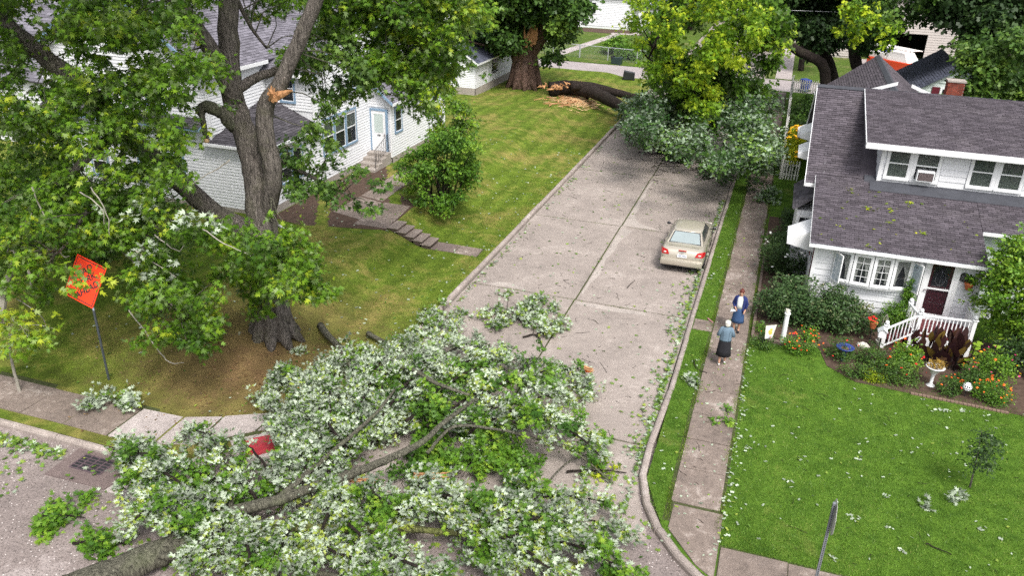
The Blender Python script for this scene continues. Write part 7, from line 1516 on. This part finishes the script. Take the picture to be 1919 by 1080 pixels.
# ================================================================== DEBRIS
def litter(name, pts, size, m, label, flip=.5, tint=.5, tm=STAR, zf=None):
    N = len(pts); P = np.array([(x, y, (zf(x, y) if zf else z)) for x, y, z in pts]); ax = RNG.normal(size=(N, 3)); ax[:, 2] *= .12; nr = RNG.normal(size=(N, 3))*.3; nr[:, 2] = 1; f = RNG.random(N) < flip; nr[f, 2] *= -1
    o = leaves_mesh(name, P, ax, nr, size*RNG.uniform(.5, 1.3, N), tint+RNG.normal(0, .25, N), tm, m, None, 'stuff', -.05); tag(o, label, 'leaves'); return o
def U(a, b, n): return RNG.uniform(a, b, n)
def onroad(x, y): return .012
pts = [(x, y, .015) for x, y in zip(U(-10.4,-2.1,560), 15+RNG.random(560)**1.5*40)]
for x0, w_, n, y0, y1 in ((-2.08,.06,1900,15,42), (-2.3,.2,420,15,40), (-10.45,.10,420,21,50)):
    yy = U(y0, y1, n); dn = np.clip(.5+.5*np.sin(yy*1.7)+.5*np.sin(yy*.63+1)+(yy < 29)*.6, 0, 1); k_ = RNG.random(n) < dn*.8
    pts += [(x0+(abs(RNG.normal())*w_*(-1 if x0 > -5 else 1)), y, .02+RNG.random()*.06) for y, q in zip(yy, k_) if q]
pts = [(p[0]-(.0 if p[1] > 19 or p[0] < -5 else 0), p[1], p[2]) for p in pts]
litter('fallen_leaves', [p for p in pts if p[1] > 16 or p[0] < -3], .13, L_silver, 'torn maple leaves strewn over the road and banked along both kerbs', .38, .5, MAPLE)
pts = [(p[0], p[1], .02+RNG.random()*.04) for p in ((RNG.normal(-19, 3.2), 13.2-abs(RNG.normal())*.18) for _ in range(900))] + [(x, y, .01) for x, y in zip(U(-24,-10,700), U(10.5,13.3,700))] + [(x, y, .02) for x, y in zip(U(-10,-1,500), U(11,16,500))]
litter('gutter_leaves', [p for p in pts if not (-16.5 < p[0] < -14.6 and p[1] < 13.36)] + [(-15.5+RNG.normal()*.6, 12.9+RNG.normal()*.3, .03) for _ in range(16)], .14, L_silver, 'green and silver leaves along the kerb and asphalt at the lower left', .25, .55, MAPLE)
lawn_pts = [(x, y, .19) for x, y in zip(U(.3,12,300), U(15.7,24.5,300))] + [(x, y, .19) for x, y in zip(U(-1.7,-1.1,80), U(17,40,80))] + [(x, y, .2) for x, y in zip(.2+abs(RNG.normal(size=170))*.12, U(15.5,26,170))] + [(x, y, .19) for x, y in zip(U(-1.05,.15,240), U(15,42,240))]
litter('lawn_leaves', lawn_pts, .085, L_silver, 'small pale leaves scattered over the right lawn and pavement', .62, .6)
cl = [(p.x, p.y, .185, .12) for p in [pZ(*q, .18) for q in ((1760,768),(1775,770),(1805,770),(1480,905),(1505,860),(1610,860),(1600,970),(1665,988),(1840,995),(1560,1045),(1660,930),(1400,840),(1425,835),(1690,1030),(1350,760))]]
cs = clumpfill(cl, 420, 1.0); cs[:, 2] = .185; litter('leaf_sprigs', [tuple(c) for c in cs], .09, L_silver, 'clustered white backed leaf sprigs lying on the right lawn', .9, .5)
ll = [(x, y, 0) for x, y in zip(-10.9-RNG.random(1000)**1.3*11, U(15.8,48,1000))]
bl = [(-14+RNG.normal()*2.2, 18.5+RNG.normal()*1.8, 0) for _ in range(900)]
litter('brown_litter', [p for p in bl if p[0] < -11 and p[1] > ysl(p[0])], .07, leafmat('brown_leaf', (.08,.045,.02), (.20,.12,.05), (.34,.24,.11), (.2,.13,.07), .1), 'brown leaf litter on the bare soil under the big maple', .3, .5, STAR, lambda x, y: lz(x, y)+.03)
litter('bank_leaves', [p for p in ll if p[1] > ysl(p[0])], .10, L_silver, 'leaves scattered over the left bank and lawn', .4, .55, STAR, lambda x, y: lz(x, y)+.035)
rl = []
for _ in range(40):
    x = RNG.uniform(1.9, 7.3); y = RNG.uniform(29.1, 33); rl.append((x, y, 3.06+(y-28.93)*.256+.03))
for q in ((1632,440),(1670,405),(1665,418),(1700,400),(1730,432),(1590,380),(1625,400)):
    p = pZ(*q, 3.55); rl += [(p.x+RNG.normal()*.09, p.y+RNG.normal()*.09, 0) for _ in range(9)]
litter('roof_leaves', [p for p in rl if p[1] < 33.2], .12, L_yellow, 'yellow green leaves blown onto the brown porch roof', .2, .5, MAPLE, lambda x, y: 3.06+(y-28.93)*.256+.035)
tw = MB()
for _ in range(330):
    u_ = RNG.random(); x = RNG.uniform(-10.2, -2.2) if u_ < .8 else RNG.uniform(-1.6, 9); y = 15+RNG.random()**1.4*38; z = .012 if u_ < .8 else .19
    if u_ >= .8: y = RNG.uniform(15.8, 24.5)
    L = RNG.exponential(.16)+.05; a = RNG.random()*6.28; b0 = Vector((x, y, z)); m1 = b0+Vector((cos(a), sin(a), 0))*L*.5+Vector((RNG.normal(), RNG.normal(), 0))*L*.12; tw.tube([tuple(b0), tuple(m1), tuple(m1+Vector((cos(a+.5), sin(a+.5), 0))*L*.5)], [.008, .006, .003], 4, False)
for _ in range(120):
    p = pZ(1280+RNG.normal()*45, 285+RNG.normal()*22, .02); L = RNG.exponential(.5)+.1; a = RNG.random()*6.28; tw.tube([tuple(p), tuple(p+Vector((cos(a)*L, sin(a)*L, .02)))], [.02, .008], 4, False)
tag(tw.build('twigs', M_barkD, kind='stuff'), 'broken dark twigs scattered on the road and lawn', 'twigs')
for pts_, lab in (([(1300,675),(1305,690),(1325,700)], 'black curved stick lying on the grass verge near the women'), ([(1735,1020),(1760,1030),(1783,1040)], 'long thin stick lying on the lower right lawn'), ([(1175,540+0),(1190,525)], 'thin dark stick lying on the middle of the road')):
    z = .2 if pts_[0][0] > 1250 else .02; c0 = pZ(*pts_[0], z); o = root('stick', tuple(c0), lab, 'stick'); b = MB(); limb(b, [pZ(x, y, z) for x, y in pts_], .018, .01, 5, .1, 4, .3); b.build('twig_wood', M_barkD, o)
o = root('red_stick', tuple(pZ(1330,600,.2)), 'small pink red litter strip on the little cross path by the kerb', 'litter'); p, q = pZ(1325,597,.19), pZ(1334,605,.19); b = MB(); b.obox(p, q-p, (.04,.03,0), (0,0,.02)); b.build('strip_body', mat('faded_pink', (.35,.16,.18), .8), o)
o = root('yellow_bundle', tuple(pZ(562,733,.55)), 'crumpled yellow orange bundle caught in the fallen foliage', 'bundle'); c = pZ(562,733,.9); b = MB(); b.ell(c, (.14,.12,.12), 12, 9); b.v = [(x+random.gauss(0,.014), y+random.gauss(0,.014), z+random.gauss(0,.014)) for x, y, z in b.v]; b.build('crumpled_cloth', mat('yellow_orange', (.80,.36,.05), .7, .15, 12), o)
o = root('orange_scrap', tuple(pZ(1102,693,.2)), 'bright orange scrap at the right edge of the fallen crown', 'scrap'); c = pZ(1102,694,.55); b = MB(); b.ell(c, (.13,.09,.06), 10, 7); b.v = [(x+random.gauss(0,.015), y+random.gauss(0,.015), z+random.gauss(0,.015)) for x, y, z in b.v]; b.build('scrap_body', mat('scrap_orange', (.85,.16,.02), .6, .15, 12), o)
GR = {'far_house': 'houses beyond the alley and yards', 'far_tree': 'background trees beyond the alley', 'dark_tree': 'dark trees behind the brown roofed house', 'wheelie_bin': 'wheelie bins by the alley', 'flower_clump': 'flower clumps in the bed before the porch',
      'torn_bough': 'torn leafy boughs lying about after the storm', 'dusty_shrub': 'dusty shrubs under the bow window', 'dark_shrub': 'dark shrubs in the shade', 'weed_bush': 'weeds behind the chain link fence', 'stick': 'loose sticks', 'person': 'women talking on the pavement', 'far_tree': 'background trees beyond the alley'}
for q in bpy.data.objects:
    k_ = q.name.split('.')[0]
    if q.parent is None and k_ in GR: q['group'] = GR[k_]
print('TRIS approx', sum(len(o.data.polygons) for o in bpy.data.objects if o.type == 'MESH' and o.data.users == 1), 'OBJ', len(bpy.data.objects))
